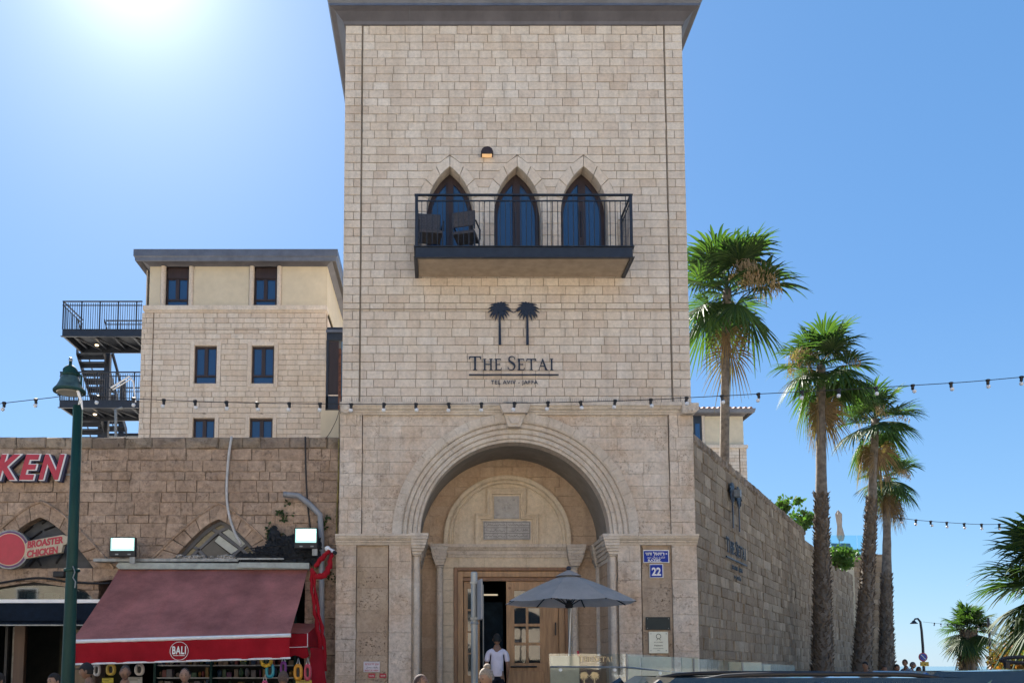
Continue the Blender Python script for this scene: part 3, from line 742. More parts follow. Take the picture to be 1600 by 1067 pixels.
# lower piers
rl = rows_(TZ, zcap, .232, .004)
Yl = YP-.03
for a, b, mt, yy, ln in ((524.5, 556.5, 'portal', Yl, (.36, .5)), (607.5, 643, 'portal', Yl, (.5, .6)), (966, 1002, 'portal', Yl, (.5, .6)), (1050.5, 1090, 'portal', Yl, (.5, .6))):
    masonry(portal, M[mt], fx(a, 900, Yl), fx(b, 900, Yl), rows_(TZ, zcap, .232 if ln[0] < .4 else .36, .01, seed=int(a)), ln, joint=.005, ch=.004, y=yy, seed=int(a), backt=.35, snap=.3)
for a, b in ((557.3, 606.7), (1002.7, 1049.8)):
    masonry(portal, M['panel'], fx(a, 900, Yl+.05), fx(b, 900, Yl+.05), rows_(TZ, zcap, .46, .03, seed=int(a)), (.55, .8), joint=.003, ch=.003, y=Yl+.045, seed=int(a), backt=.3, snap=.3)
MB().box(fx(643, 900, Yl), fx(656, 900, Yl)-.02, YP+.06, YP+.4, TZ, zcap).build('reveal', M['moulding'], portal)
MB().box(fx(954, 900, Yl)+.02, fx(966, 900, Yl), YP+.06, YP+.4, TZ, zcap).build('reveal', M['moulding'], portal)
# jambs of the recess
XL, XR = pcx-RI, pcx+RI
FL = Matrix.Translation((XL, YP+.3, 0)) @ Matrix.Rotation(PI/2, 4, 'Z'); FR = Matrix.Translation((XR, YBK, 0)) @ Matrix.Rotation(-PI/2, 4, 'Z')
dj = YBK-YP-.3
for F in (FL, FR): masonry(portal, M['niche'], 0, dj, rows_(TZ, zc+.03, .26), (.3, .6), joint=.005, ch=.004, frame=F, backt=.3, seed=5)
for i in range(6):
    zz0 = PZ(884, YBK-.6)+(zc-PZ(884, YBK-.6))*i/6; zz1 = PZ(884, YBK-.6)+(zc-PZ(884, YBK-.6))*(i+1)/6; d = .02+.022*i
    MB().box(XR-d, XR-.001, YP+.3, YBK-.02, zz0+.003, zz1).build('jamb_moulding', M['moulding'], portal, bevel=.006)
    MB().box(XL+.001, XL+d, YP+.3, YBK-.02, zz0+.003, zz1).build('jamb_moulding', M['moulding'], portal, bevel=.006)
    # ribbed corbel between the capitals on the rear wall
    for a, b in ((655, 676), (906, 936)): MB().box(fx(a, 868, YBK), fx(b, 868, YBK), YBK-.02-.012*i, YBK-.001, PZ(884-i*6.2, YBK)+.004, PZ(884-(i+1)*6.2, YBK)).build('corbel_course', M['niche'], portal, bevel=.006)
# rear wall
dx0, dx1, dzt = fx(709, 950, YBK), fx(888, 950, YBK), PZ(887, YBK)
dop = dict(x=(dx0+dx1)/2, a=(dx1-dx0)/2, zs=dzt, rise=.001, zb=TZ-.1, p='round')
nrw = rows_(PZ(852, YBK), zc+RI+.05, .22, .01)
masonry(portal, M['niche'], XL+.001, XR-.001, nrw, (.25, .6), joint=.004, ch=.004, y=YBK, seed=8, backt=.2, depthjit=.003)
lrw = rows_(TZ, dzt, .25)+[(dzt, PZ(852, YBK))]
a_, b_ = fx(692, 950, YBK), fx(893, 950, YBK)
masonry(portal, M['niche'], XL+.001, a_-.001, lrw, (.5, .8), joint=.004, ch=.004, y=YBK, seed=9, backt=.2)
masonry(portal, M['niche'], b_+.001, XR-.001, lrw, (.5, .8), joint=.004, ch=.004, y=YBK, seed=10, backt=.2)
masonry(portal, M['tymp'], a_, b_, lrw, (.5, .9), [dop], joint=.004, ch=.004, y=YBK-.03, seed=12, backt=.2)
# inner arch and tympanum
icx = fx(792.7, 839, YBK-.1); izs = PZ(840, YBK-.1); IR = fx(892, 839, YBK-.1)-icx; zen = PZ(850.5, YBK-.1)
c = round_curve(icx, izs, IR-.21, 48); c = [(c[0][0], zen)]+c+[(c[-1][0], zen)]
sweep_band(portal, M['tymp'], c, [(-.02, YBK-.005), (-.02, YBK-.05), (.0, YBK-.055), (.03, YBK-.045), (.05, YBK-.085), (.09, YBK-.09), (.10, YBK-.07), (.13, YBK-.115), (.19, YBK-.125), (.21, YBK-.12), (.215, YBK-.0)], 'inner_arch_moulding', 1)
MB().prism([(c[0][0], zen)]+round_curve(icx, izs, IR-.2, 40)+[(c[-1][0], zen)], YBK-.045, YBK-.002).build('tympanum', M['tymp'], portal)
Yt = YBK-.06
tp = [(742.5, 850), (742.5, 802), (760.5, 802), (760.5, 763), (822.5, 763), (822.5, 802), (841.5, 802), (841.5, 850)]
def mitre(pts, prof, name, mat, inward=1):
    n_ = len(pts); mb = MB(); k = len(prof); nn = []
    for i in range(n_):
        ds = []
        if i > 0: d = (Vector(pts[i])-Vector(pts[i-1])).normalized(); ds.append(Vector((d.y, -d.x)))
        if i < n_-1: d = (Vector(pts[i+1])-Vector(pts[i])).normalized(); ds.append(Vector((d.y, -d.x)))
        if len(ds) == 2: v_ = (ds[0]+ds[1]); v_ = v_/max(.3, v_.dot(ds[0]))
        else: v_ = ds[0]
        nn.append(v_*inward)
    for p, q in zip(pts, nn):
        for o_, y in prof: mb.v.append((p[0]+q.x*o_, y, p[1]+q.y*o_))
    for i in range(n_-1):
        for j in range(k-1): a = i*k+j; mb.f.append((a, a+1, a+k+1, a+k))
    return mb.build(name, mat, portal)
tpw = [(fx(a, b, Yt), PZ(b, Yt)) for a, b in tp]
mitre(tpw, [(0, YBK-.045), (0, YBK-.10), (.02, YBK-.115), (.05, YBK-.115), (.06, YBK-.095), (.085, YBK-.10), (.09, YBK-.08), (.12, YBK-.085), (.125, YBK-.05)], 'panel_moulding', M['tymp'])
q = [(fx(a, b, Yt), PZ(b, Yt)) for a, b in ((772, 810), (811, 810), (811, 775), (772, 775))]
mq = MB().prism(q, YBK-.07, YBK-.046).build('marble_panel', M['marble'], portal, bevel=.004)
qc = P(791.5, 792.5, Yt); w_ = (q[1][0]-q[0][0])
for i in range(8):
    a = i*PI/4; MB().ball((qc.x+math.cos(a)*.07, YBK-.073, qc.z+math.sin(a)*.07), (.035, .012, .035), 8, 6).build('petal', M['marble'], mq, smooth=True)
MB().tube([(qc.x, YBK-.08, qc.z), (qc.x, YBK-.066, qc.z)], .03, 10).build('petal', M['marble'], mq)
for (sa, sb) in ((-1, -1), (1, -1), (1, 1), (-1, 1)): MB().ball((qc.x+sa*.17, YBK-.072, qc.z+sb*.155), (.03, .01, .03), 8, 6).build('petal', M['marble'], mq, smooth=True)
tq = [(fx(a, b, Yt), PZ(b, Yt)) for a, b in ((755, 843), (829, 843), (829, 814), (755, 814))]
tb = MB().prism(tq, YBK-.075, YBK-.046).build('inscription_panel', M['marble'], portal, bevel=.003)
xa, xb, za, zb_ = tq[0][0]+.02, tq[1][0]-.02, tq[0][1]+.02, tq[2][1]-.02
ink = plain('inscription_dark', (.10, .095, .09), .9)  # dark grey for the raised border lines and script strokes
for i in range(4): MB().box(xa, xb, YBK-.079, YBK-.0755, za+(zb_-za)*i/3-.004, za+(zb_-za)*i/3+.004).build('border_line', ink, tb)
for x in (xa, (xa+xb)/2, xb): MB().box(x-.004, x+.004, YBK-.081, YBK-.0765, za, zb_).build('border_line', ink, tb)
r_ = random.Random(5)
for i in range(3):
    for j in range(2):
        X0 = xa+(xb-xa)*j/2+.025; X1 = xa+(xb-xa)*(j+1)/2-.02; zz = za+(zb_-za)*(i+.42)/3; mb = MB(); x = X0
        while x < X1-.04:
            w = r_.uniform(.03, .07); hgt = r_.uniform(-.02, .04)
            mb.tube([(x, YBK-.078, zz), (x+w*.3, YBK-.078, zz+hgt), (x+w*.6, YBK-.078, zz-.008), (x+w, YBK-.078, zz+.004)], .0035, 4, False)
            if r_.random() < .5: mb.tube([(x+w*.5, YBK-.078, zz+.03), (x+w*.56, YBK-.078, zz+.05)], .0035, 4, False)
            x += w*.9
        mb.build('carved_script', ink, tb)
# entablature and inner capitals
z0, z1 = PZ(870, YBK-.12), PZ(850, YBK-.12); dz = z1-z0
eprof = [(0, z0), (.03, z0), (.035, z0+dz*.2), (.06, z0+dz*.22), (.065, z0+dz*.5), (.09, z0+dz*.55), (.12, z0+dz*.72), (.14, z0+dz*.75), (.14, z1)]
steps(fx(699, 860, YBK-.1), fx(887, 860, YBK-.1), YBK-.03, eprof, 'entablature', M['moulding'], (.6, .9))
Yc = YBK-.16
capital(fx(672, 855, Yc), fx(700.5, 855, Yc), fx(681.5, 880, Yc), fx(692, 880, Yc), PZ(850, Yc), PZ(883, Yc), Yc-.12, YBK-.001)
capital(fx(884.5, 855, Yc), fx(915, 855, Yc), fx(892, 880, Yc), fx(904, 880, Yc), PZ(851, Yc), PZ(884, Yc), Yc-.12, YBK-.001)
capital(fx(923, 855, YBK-.2), fx(944, 855, YBK-.2), fx(931, 880, YBK-.2), fx(941, 880, YBK-.2), PZ(852, YBK-.2), PZ(885, YBK-.2), YBK-.35, YBK-.03)
column(fx(686.8, 950, Yc), .068, TZ+.12, PZ(884, Yc)-.03, Yc)
column(fx(898, 950, Yc), .072, TZ+.12, PZ(885, Yc)-.03, Yc)
column(fx(936, 950, YBK-.2), .06, TZ+.12, PZ(886, YBK-.2)-.03, YBK-.2)
# ---------------------------------------------------------------- door
door = MB()
def PX(px): return fx(px, 960, YBK)
def PY_(py): return PZ(py, YBK)
fr = MB().box(PX(709), PX(715), YBK-.06, YBK+.12, TZ, dzt+.01).box(PX(882), PX(888), YBK-.06, YBK+.12, TZ, dzt+.01).box(PX(715), PX(882), YBK-.06, YBK+.12, PY_(891.5), dzt+.01)
door = fr.build('door', M['wood2'], portal, bevel=.006)
MB().box(PX(715), PX(724), YBK-.02, YBK+.12, TZ, PY_(892)).build('door_casing', M['wood'], door, bevel=.008)
MB().box(PX(873), PX(882), YBK-.02, YBK+.12, TZ, PY_(892)).build('door_casing', M['wood'], door, bevel=.008)
MB().box(PX(724), PX(873), YBK-.02, YBK+.12, PY_(901), PY_(892)).build('door_casing', M['wood'], door, bevel=.008)
MB().box(PX(724), PX(873), YBK+.03, YBK+.12, PY_(907), PY_(901)-.002).build('door_transom', M['wood2'], door, bevel=.004)
zh = PY_(907)-.004
# open left leaf, folded inwards
lf = MB().box(PX(725), PX(731), YBK+.10, YBK+.16, TZ+.01, zh).box(PX(744), PX(750), YBK+.1, YBK+.16, TZ+.01, zh).box(PX(731), PX(744), YBK+.1, YBK+.16, zh-.15, zh).box(PX(731), PX(744), YBK+.1, YBK+.16, TZ+.01, TZ+.9)
for k_ in range(1, 4): z = TZ+.9+(zh-.15-TZ-.9)*k_/4; lf.box(PX(731), PX(744), YBK+.115, YBK+.145, z-.02, z+.02)
lf.build('door_leaf', M['wood'], door, bevel=.006)
MB().box(PX(731), PX(744), YBK+.128, YBK+.134, TZ+.9, zh-.15).build('door_pane', M['pane_dark'], door)
# right leaf
rl_ = MB(); Y0, Y1 = YBK+.06, YBK+.115
vx = [(791.5, 804), (822, 826), (844, 873)]
for a, b in vx: rl_.box(PX(a), PX(b), Y0, Y1, PY_(1035), zh)
hz = [(zh, PY_(922)), (PY_(945), PY_(949)), (PY_(973.5), PY_(978)), (PY_(1003), PY_(1007.5))]
for (t_, b__) in hz:
    for a, b in ((804, 822), (826, 844)): rl_.box(PX(a), PX(b), Y0+.004, Y1-.004, b__, t_)
rl_.box(PX(791.5), PX(873), Y0, Y1, TZ+.01, PY_(1035)-.002)
leaf = rl_.build('door_leaf', M['wood'], door, bevel=.005)
MB().box(PX(800), PX(850), Y0-.015, Y0+.001, TZ+.12, PY_(1048)).build('door_panel', M['wood'], door, bevel=.02)
for a, b in ((804, 822), (826, 844)):
    for t_, b__ in ((922, 945), (949, 973.5), (978, 1003), (1007.5, 1035)): MB().box(PX(a), PX(b), Y0+.026, Y0+.031, PY_(b__), PY_(t_)).build('door_pane', M['pane_dark'], door)
MB().tube([(PX(797), Y0-.06, PY_(1041)), (PX(838), Y0-.06, PY_(1041))], .018, 8).build('push_bar', M['black'], door)
for a in (798, 836): MB().tube([(PX(a), Y0-.06, PY_(1041)), (PX(a), Y0, PY_(1041))], .014, 6).build('bar_bracket', M['black'], door)
MB().tube([(PX(755), YBK+.0, PY_(1040)), (PX(755), YBK+.0, PY_(913))], .014, 8).build('pull_bar', M['grey_metal'], door)
MB().box(PX(866.5), PX(868.5), YBK-.04, YBK-.021, PY_(992), PY_(972)).build('keyhole_plate', M['black'], door)
cp = P(796.5, 918, YBK); MB().tube([(cp.x, Y0-.02, cp.z), (cp.x, Y0, cp.z)], .03, 12).build('door_bell', M['wood2'], door)
bs, w = text_mb('PULL', .028, .0015, .002); MB().box(PX(804.5), PX(815), Y0+.018, Y0+.024, PY_(1003), PY_(998)).build('push_plate', M['black'], door)
place(bs, (PX(805.5), Y0+.0155, PY_(1002))).build('lettering', M['grey_metal'], door)
# lobby behind the door
lob = MB(); a, b = PX(715), PX(882)+.2
lob.box(a-.8, a-.7, YBK+.25, YBK+4, TZ, 4.2).box(b+.7, b+.8, YBK+.25, YBK+4, TZ, 4.2).box(a-.7, b+.7, YBK+3.9, YBK+4, TZ, 4.2).box(a-.7, b+.7, YBK+.25, YBK+3.9, 4.1, 4.2)
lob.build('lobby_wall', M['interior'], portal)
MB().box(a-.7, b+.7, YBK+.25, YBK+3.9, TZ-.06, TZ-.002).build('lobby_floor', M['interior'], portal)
MB().box(PX(752), PX(791), YBK+1.0, YBK+1.01, TZ, PY_(935)).build('dark_doorway_sheet', plain('dim_blue_interior', (.012, .028, .045), .6, var=.4, scale=2, spec=.1), portal)  # opaque sheet, dimness of the doorway put into its dark blue colour
MB().box(PX(760), PX(785), YBK+1.5, YBK+1.55, PY_(921), PY_(918.5)).build('ceiling_light', emis('lobby_light', (1, .85, .6), .15), portal)
MB().box(dx0-.5, dx1+.5, YBK-.6, YBK+.25, TZ-.05, TZ+.006).build('threshold', M['marble'], portal)
# ================================================================ annex building behind the shops
YA = 26.0
def AX(px, py=550): return fx(px, py, YA)
def AZ(py): return PZ(py, YA)
annex = thing('annex_building', 'four storey pale stone hotel wing with cream top floor behind the shop wall', 'building', (AX(370), YA, 0))
def rect_op(x0, x1, z0, z1): return dict(x=(x0+x1)/2, a=(x1-x0)/2, zs=z1, rise=.001, zb=z0, p='round')
ax0, ax1 = AX(220), AX(509)
rects = [(304, 339, 540, 599), (393.5, 428.5, 540, 599), (301.5, 335.5, 653, 712), (390, 426, 653, 712)]
aops = []
for a, b, c, d in rects: aops.append(rect_op(AX(a, c)-.13, AX(b, c)+.13, AZ(d)-.13, AZ(c)+.13))
jx = AX(237, 600)
masonry(annex, M['tower'], jx+.01, ax1, rows_(AZ(720), AZ(488.5), .166, .002), (.3, .55), aops, joint=.011, ch=.006, y=YA, seed=21, backt=.3)
masonry(annex, M['tower'], ax0, jx-.01, rows_(AZ(720), AZ(488.5), .166, .002), (.15, .3), joint=.011, ch=.006, y=YA-.004, seed=22, backt=.3, maxp=80)
MB().box(ax0, ax1, YA, YA+.3, 0, AZ(720)-.001).build('lower_wall', M['tower'], annex)
MB().box(jx-.009, jx+.009, YA-.004, YA+.03, AZ(720), AZ(488)).build('expansion_joint', M['mortar_dark'], annex)
MB().box(jx+.01, ax1, YA-.008, YA+.01, AZ(515.5)-.008, AZ(515.5)+.008).build('string_course', M['mortar'], annex)
def casement(par, a, b, c, d, Yw, surround=True, splits=True, z_extra=None):
    x0, x1 = fx(a, c, Yw), fx(b, c, Yw); z1, z0 = PZ(c, Yw), PZ(d, Yw)
    if surround:
        for (p, q, r, s) in ((x0-.125, x0-.003, z0-.125, z1+.125), (x1+.003, x1+.125, z0-.125, z1+.125), (x0, x1, z1+.003, z1+.125), (x0, x1, z0-.125, z0-.003)):
            MB().box(p, q, Yw-.012, Yw+.25, r, s).build('window_surround', M['tower'], par, bevel=.004)
    yw = Yw+.10; f = .055; zm = z0+(z1-z0)*.22
    mb = MB().box(x0, x0+f, yw, yw+.07, z0, z1).box(x1-f, x1, yw, yw+.07, z0, z1).box(x0+f, x1-f, yw, yw+.07, z1-f*1.2, z1).box(x0+f, x1-f, yw, yw+.07, z0, z0+.02).box(x0+f, x1-f, yw-.01, yw+.06, zm-.03, zm+.03)
    xm = (x0+x1)/2; mb.box(xm-.055, xm+.055, yw-.012, yw+.058, zm+.031, z1-f*1.2)
    o = mb.build('window', M['wood_dark'], par)
    for (p, q, r, s) in ((x0+f, xm-.055, zm+.03, z1-f*1.2), (xm+.055, x1-f, zm+.03, z1-f*1.2), (x0+f, x1-f, z0+.02, zm-.03)):
        MB().box(p, q, yw+.035, yw+.04, r, s).build('pane', M['pane'], o)
    MB().box(x0, x1, yw+.08, yw+.09, z0, z1).build('dark_backing', M['interior'], o)  # room darkness put into the colour of this backing sheet
for r in rects: casement(annex, *r, YA)
# band cornice and cream storey
zb0, zb1 = AZ(488.5), AZ(478)
MB().box(AX(224, 480), AX(511.5, 480), YA-.06, YA+.35, zb0+.06, zb1).box(AX(226, 480), AX(510, 480), YA-.025, YA+.35, zb0, zb0+.059).build('band_cornice', M['tower'], annex, bevel=.01)
ctop = AZ(415.5)
tp_r = [(259, 294, 416, 477), (397, 432, 416, 477)]
X0c, X1c = AX(233, 440), AX(509.5, 440)
segs = [(X0c, AX(250, 440)), (AX(302, 440), AX(388.5, 440)), (AX(440, 440), X1c)]
for a, b in segs: MB().box(a, b, YA+.05, YA+.35, zb1+.001, ctop).build('render_panel', M['cream'], annex)
for a, b in ((250.3, 258.5), (294.3, 301.7), (389, 396.6), (432.3, 439.7)):
    xa, xb = AX(a, 440), AX(b, 440); MB().lathe(((xa+xb)/2, YA+.06, 0), [((xb-xa)/2, zb1+.002), ((xb-xa)/2, ctop-.002)], 12).build('stone_jamb', M['tower'], annex)
for a, b, c, d in tp_r:
    casement(annex, a, b, 432, d, YA+.06, False)
    MB().box(AX(a, 440), AX(b, 440), YA+.13, YA+.2, AZ(432), ctop).build('lintel_panel', M['wood_dark'], annex)
MB().box(X1c+.002, X1c+.03, YA+.06, YA+7, zb1, ctop).build('side_render', M['cream'], annex)
MB().box(ax1+.002-.03, ax1, YA+.301, YA+7, 0, zb0).build('side_wall', M['tower'], annex)
MB().box(ax0, ax0+.03, YA+.301, YA+7, 0, ctop).build('side_wall', M['tower'], annex)
MB().box(ax0+.04, ax1-.04, YA+6.8, YA+7, 0, ctop).build('rear_wall', M['tower'], annex)
MB().box(X0c, X1c, YA+.36, YA+6.8, ctop-.1, ctop-.01).build('ceiling_slab', M['concrete'], annex)
YE = YA-.35
ze = PZ(401, YE); o_ = .33
ring(X0c, X1c, YA+.05, YA+7, [(.0, ctop-.002), (.03, ctop+.02), (.08, ctop+.05), (.2, ctop+.1), (o_, ze-.12)]).build('eave', M['zinc'], annex)
zt_ = PZ(389, YE)
ring(X0c, X1c, YA+.05, YA+7, [(o_, ze-.118), (o_+.02, ze-.10), (o_+.03, ze-.0), (o_+.06, ze+.03), (o_+.06, zt_), (o_-.1, zt_+.01)]).build('gutter', M['zinc2'], annex)
MB().add([(X0c-o_, YA-.3, zt_-.01), (X1c+o_, YA-.3, zt_-.01), (X1c+o_, YA+7.3, zt_-.01), (X0c-o_, YA+7.3, zt_-.01), (X0c+2.5, YA+3.5, zt_+.55), (X1c-2.5, YA+3.5, zt_+.55)], [(0, 1, 5, 4), (1, 2, 5), (2, 3, 4, 5), (3, 0, 4)]).build('roof', plain('annex_roof', (.12, .11, .11), .7), annex)
# glazed link between annex and tower
YK = 24.5
def KX(px, py=570): return fx(px, py, YK)
lk = thing('link_corridor', 'dark steel link with brown louvre panels between annex and tower', 'corridor', (KX(522), YK, 0))
MB().box(KX(510), KX(536), YK, YK+1.4, PZ(532, YK), PZ(511, YK)).build('roof_beam', M['steel'], lk, bevel=.02)
MB().box(KX(509), KX(536), YK-.05, YK, PZ(520, YK), PZ(516, YK)).build('roof_rail', M['zinc2'], lk)
MB().box(KX(509.5), KX(513), YK, YK+.1, PZ(640, YK), PZ(532, YK)).build('post', M['steel'], lk)
for i in range(22):
    z0 = PZ(616, YK)+(PZ(533, YK)-PZ(616, YK))*i/22
    MB().box(KX(513), KX(529), YK+.03+.0, YK+.07, z0+.006, z0+.078).build('louvre_slat', M['wood_dark'], lk)
MB().box(KX(529), KX(533), YK-.02, YK+.1, PZ(640, YK), PZ(545, YK)).build('rusty_post', plain('rusty_steel', (.16, .06, .035), .8, var=.4, scale=12), lk)
MB().box(KX(533), KX(540), YK+.05, YK+.07, PZ(618, YK), PZ(533, YK)).build('blue_panel', plain('blue_panel', (.05, .17, .3), .4), lk)
MB().box(KX(509), KX(536), YK, YK+1.4, PZ(640, YK), PZ(618, YK)).build('floor_beam', M['steel'], lk, bevel=.02)
# cream parapet
pp = MB().box(fx(502, 660, 18.6), fx(530, 660, 18.6), 18.5, 18.8, .3, PZ(641, 18.5)); pw = pp.build('rendered_parapet', M['cream'], None); tag(pw, 'plain cream rendered parapet between the tower and the stone shop wall top', 'wall')
# ================================================================ fire escape
fe = thing('fire_escape', 'dark steel outside staircase with railed landings on the left of the annex', 'stairs', (AX(160), YA+1, 0))
sd_ = M['steel']
zl1, zl2 = AZ(514), AZ(625)
lx0, lx1 = AX(97, 520), ax0-.003
th = .22
YBk = YA+1.45
fxl, fxr = fx(119, 548, YBk), fx(162, 548, YBk)
drop0 = zl1-zl2
for zi, zl_ in enumerate((zl1, zl2)):
    MB().box(lx0, lx1, YA, YBk, zl_-.03, zl_).build('landing', sd_, fe)
    for yy in (YA, YBk-.06):
        MB().box(lx0-.04 if yy == YA else lx0, lx1, yy-.02 if yy == YA else yy, yy+.06, zl_-th-.02, zl_-th).box(lx0, lx1, yy+.01, yy+.04, zl_-th, zl_-.031).build('edge_beam', sd_, fe)
    MB().box(lx0, lx0+.06, YA+.061, YBk-.061, zl_-th-.01, zl_-.031).build('side_beam', sd_, fe)
    for i in range(4):
        xx = lx0+.2+i*(lx1-lx0-.3)/3.5; MB().tube([(xx, YA+.05, zl_-.16), (xx+.5, YBk-.08, zl_-.16)], .025, 6).build('brace', sd_, fe)
        MB().box(xx, xx+.06, YA+.062, YBk-.062, zl_-.13, zl_-.032).build('joist', sd_, fe)
    MB().box(fxl, fxr+.6, YBk+2.35, YBk+3.2, zl_-drop0-.1, zl_-drop0).build('rear_landing', sd_, fe)
    # railing
    zt = zl_+.86
    nb = 34
    for i in range(nb+1):
        x = lx0+.01+(lx1-lx0-.04)*i/nb; w = .02 if i % 8 == 0 else .007
        MB().box(x-w, x+w, YA+.0, YA+.02, zl_+.001, zt-.03 if w < .01 else zt).build('baluster', sd_, fe)
    MB().box(lx0-.02, lx1, YA-.01, YA+.03, zt-.0, zt+.035).build('handrail', sd_, fe)
    MB().box(lx0-.02, lx1, YA-.005, YA+.025, zt-.12, zt-.095).build('mid_rail', sd_, fe)
    for i in range(1, 13):
        y = YA+.02+1.4*i/12; MB().box(lx0-.005, lx0+.01, y, y+.013, zl_+.001, zt-.1).build('baluster', sd_, fe)
    MB().box(lx0-.015, lx0+.02, YA+.031, YBk, zt, zt+.035).build('handrail', sd_, fe)
    MB().box(lx0-.01, lx0+.015, YA+.031, YBk, zt-.12, zt-.095).build('mid_rail', sd_, fe)
    xa = fxr+.02; yb = YBk+.05
    for i in range(15):
        x = xa+(lx1-xa)*i/14; MB().box(x-.007, x+.007, yb, yb+.015, zl_+.001, zt-.03).build('baluster', sd_, fe)
    MB().box(xa, lx1, yb-.01, yb+.03, zt, zt+.035).build('handrail', sd_, fe)
    MB().box(xa, lx1, yb-.005, yb+.025, zt-.12, zt-.095).build('mid_rail', sd_, fe)
    # flight going down and away
    run = 2.3; drop = zl1-zl2; ns = 10
    for i in range(ns):
        z = zl_-drop*(i+1)/(ns+1)-.02; y = YBk+run*i/ns
        MB().box(fxl+.03, fxr-.03, y, y+.25, z-.03, z).box(fxl+.03, fxr-.03, y+.23, y+.245, z-.14, z-.031).build('tread', sd_, fe)
    for x in (fxl, fxr-.025):
        MB().add([(x, YBk, zl_), (x, YBk, zl_-.28), (x, YBk+run, zl_-drop-.14), (x, YBk+run, zl_-drop+.14), (x+.025, YBk, zl_), (x+.025, YBk, zl_-.28), (x+.025, YBk+run, zl_-drop-.14), (x+.025, YBk+run, zl_-drop+.14)], [(0, 1, 2, 3), (4, 7, 6, 5), (0, 4, 5, 1), (1, 5, 6, 2), (3, 2, 6, 7), (0, 3, 7, 4)]).build('stringer', sd_, fe)
        MB().tube([(x+.01, YBk, zl_+.9), (x+.01, YBk+run, zl_-drop+.95)], .022, 6).build('handrail', sd_, fe)
    xl = fx(151 if zi == 0 else 152, 545, YA+.8); zz = zl_-.2
    MB().lathe((xl, YA+.8, zz-.03), [(.05, 0), (.06, .03), (.02, .04)], 10).build('landing_lamp', emis('landing_light', (1, .75, .45), 1.0), fe)
for a, y in ((166, YBk+.3), (191, YBk+3.0), (159, YBk+2.4)):
    xx = fx(a, 600, y); MB().box(xx-.09, xx+.09, y, y+.16, 0, zl1-.12).build('column', sd_, fe)
MB().tube([P(175, 553, YBk), P(190, 604, YBk), P(195, 625, YBk)], .035, 6).build('diagonal_brace', sd_, fe)
# white bent handrail pieces and the grey bracket post
wt = MB().tube([P(173, 606, 25.8), P(202, 588, 25.8), P(208, 596, 25.8)], .025, 6).tube([P(176, 609, 25.8), P(206, 591, 25.8)], .02, 6).tube([P(208, 594, 25.8), P(212, 628, 25.8)], .022, 6)
tag(wt.build('bent_handrail', M['white'], None), 'white bent tube handrail on the lower landing of the outside stairs', 'handrail')
gp = MB().tube([P(181, 683, 20), P(181, 640, 20), P(191, 637, 20)], .035, 8); tag(gp.build('bracket_post', M['grey_metal'], None), 'grey steel post with a short bent arm above the shop wall', 'post')
# ================================================================ old shop wall
YW = 17.25
def WX(px, py=800): return fx(px, py, YW)
def WZ(py): return PZ(py, YW)
shop = thing('shop_building', 'old brown sandstone shop wall with pointed arches left of the portal', 'building', (WX(260), YW, .3))
wx0, wx1 = WX(-160), pxl-.01
a1 = dict(x=WX(63), a=WX(181)-WX(63), zs=WZ(888), rise=WZ(784)-WZ(888), zb=WZ(888), p=.75)
a1i = dict(x=WX(63), a=WX(150)-WX(63), zs=WZ(888), rise=WZ(808)-WZ(888), zb=WZ(888), p=.7)
w1 = dict(x=WX(58), a=WX(152)-WX(58), zs=WZ(937), rise=WZ(909)-WZ(937), zb=.3, p='round')
a2 = dict(x=WX(342), a=WX(459)-WX(342), zs=WZ(890), rise=WZ(787)-WZ(890), zb=WZ(890), p=.8)
a2i = dict(x=WX(342), a=WX(424)-WX(342), zs=WZ(890), rise=WZ(811)-WZ(890), zb=WZ(890), p=.72)
o2 = dict(x=WX(318), a=WX(478)-WX(318), zs=WZ(889), rise=.001, zb=.3, p='round')
zs_ = [WZ(683), WZ(701)]+[WZ(701+(888-701)*i/11) for i in range(1, 12)]
zs_ += [WZ(906), WZ(922), WZ(937)]+[WZ(937)-(WZ(937)-.3)*i/7 for i in range(1, 8)]
zs_ = sorted(zs_); rj = random.Random(77); zs_ = [z+(rj.uniform(-.035, .035) if 0 < i < len(zs_)-2 else 0) for i, z in enumerate(zs_)]; rw = [(zs_[i], zs_[i+1]) for i in range(len(zs_)-1)]
masonry(shop, M['kurkar'], wx0, wx1, rw[:-1], (.16, .6), [a1, w1, a2, o2], joint=.007, ch=.005, rough=.010, jit=.009, depthjit=.010, y=YW, seed=31, mortar='mortar_dark', backt=.5, t=.1)
masonry(shop, M['coping'], wx0, wx1, rw[-1:], (.35, .7), [], joint=.012, ch=.02, rough=.02, jit=.008, depthjit=.01, proud=.03, y=YW, seed=32, name='coping_stone', backt=.6, t=.1)
for A, I, n_ in ((a1, a1i, 13), (a2, a2i, 13)):
    inn = pow_curve(I['x'], I['zs'], I['a'], I['rise'], I['p'], 16); out = pow_curve(A['x'], A['zs'], A['a'], A['rise'], A['p'], 16)
    arch_blocks(shop, M['kurkar'], inn, out, n_, YW-.01, YW+.35, joint=.008, ch=.008, jitter=.01)
for A in (a1, a2):
    oc = pow_curve(A['x'], A['zs'], A['a'], A['rise'], A['p'], 24)
    sweep_band(shop, M['kurkar'], oc, [(-.02, YW+.03), (-.015, YW-.035), (.02, YW-.05), (.035, YW-.02), (.035, YW+.03)], 'arch_hood', 12, .006)
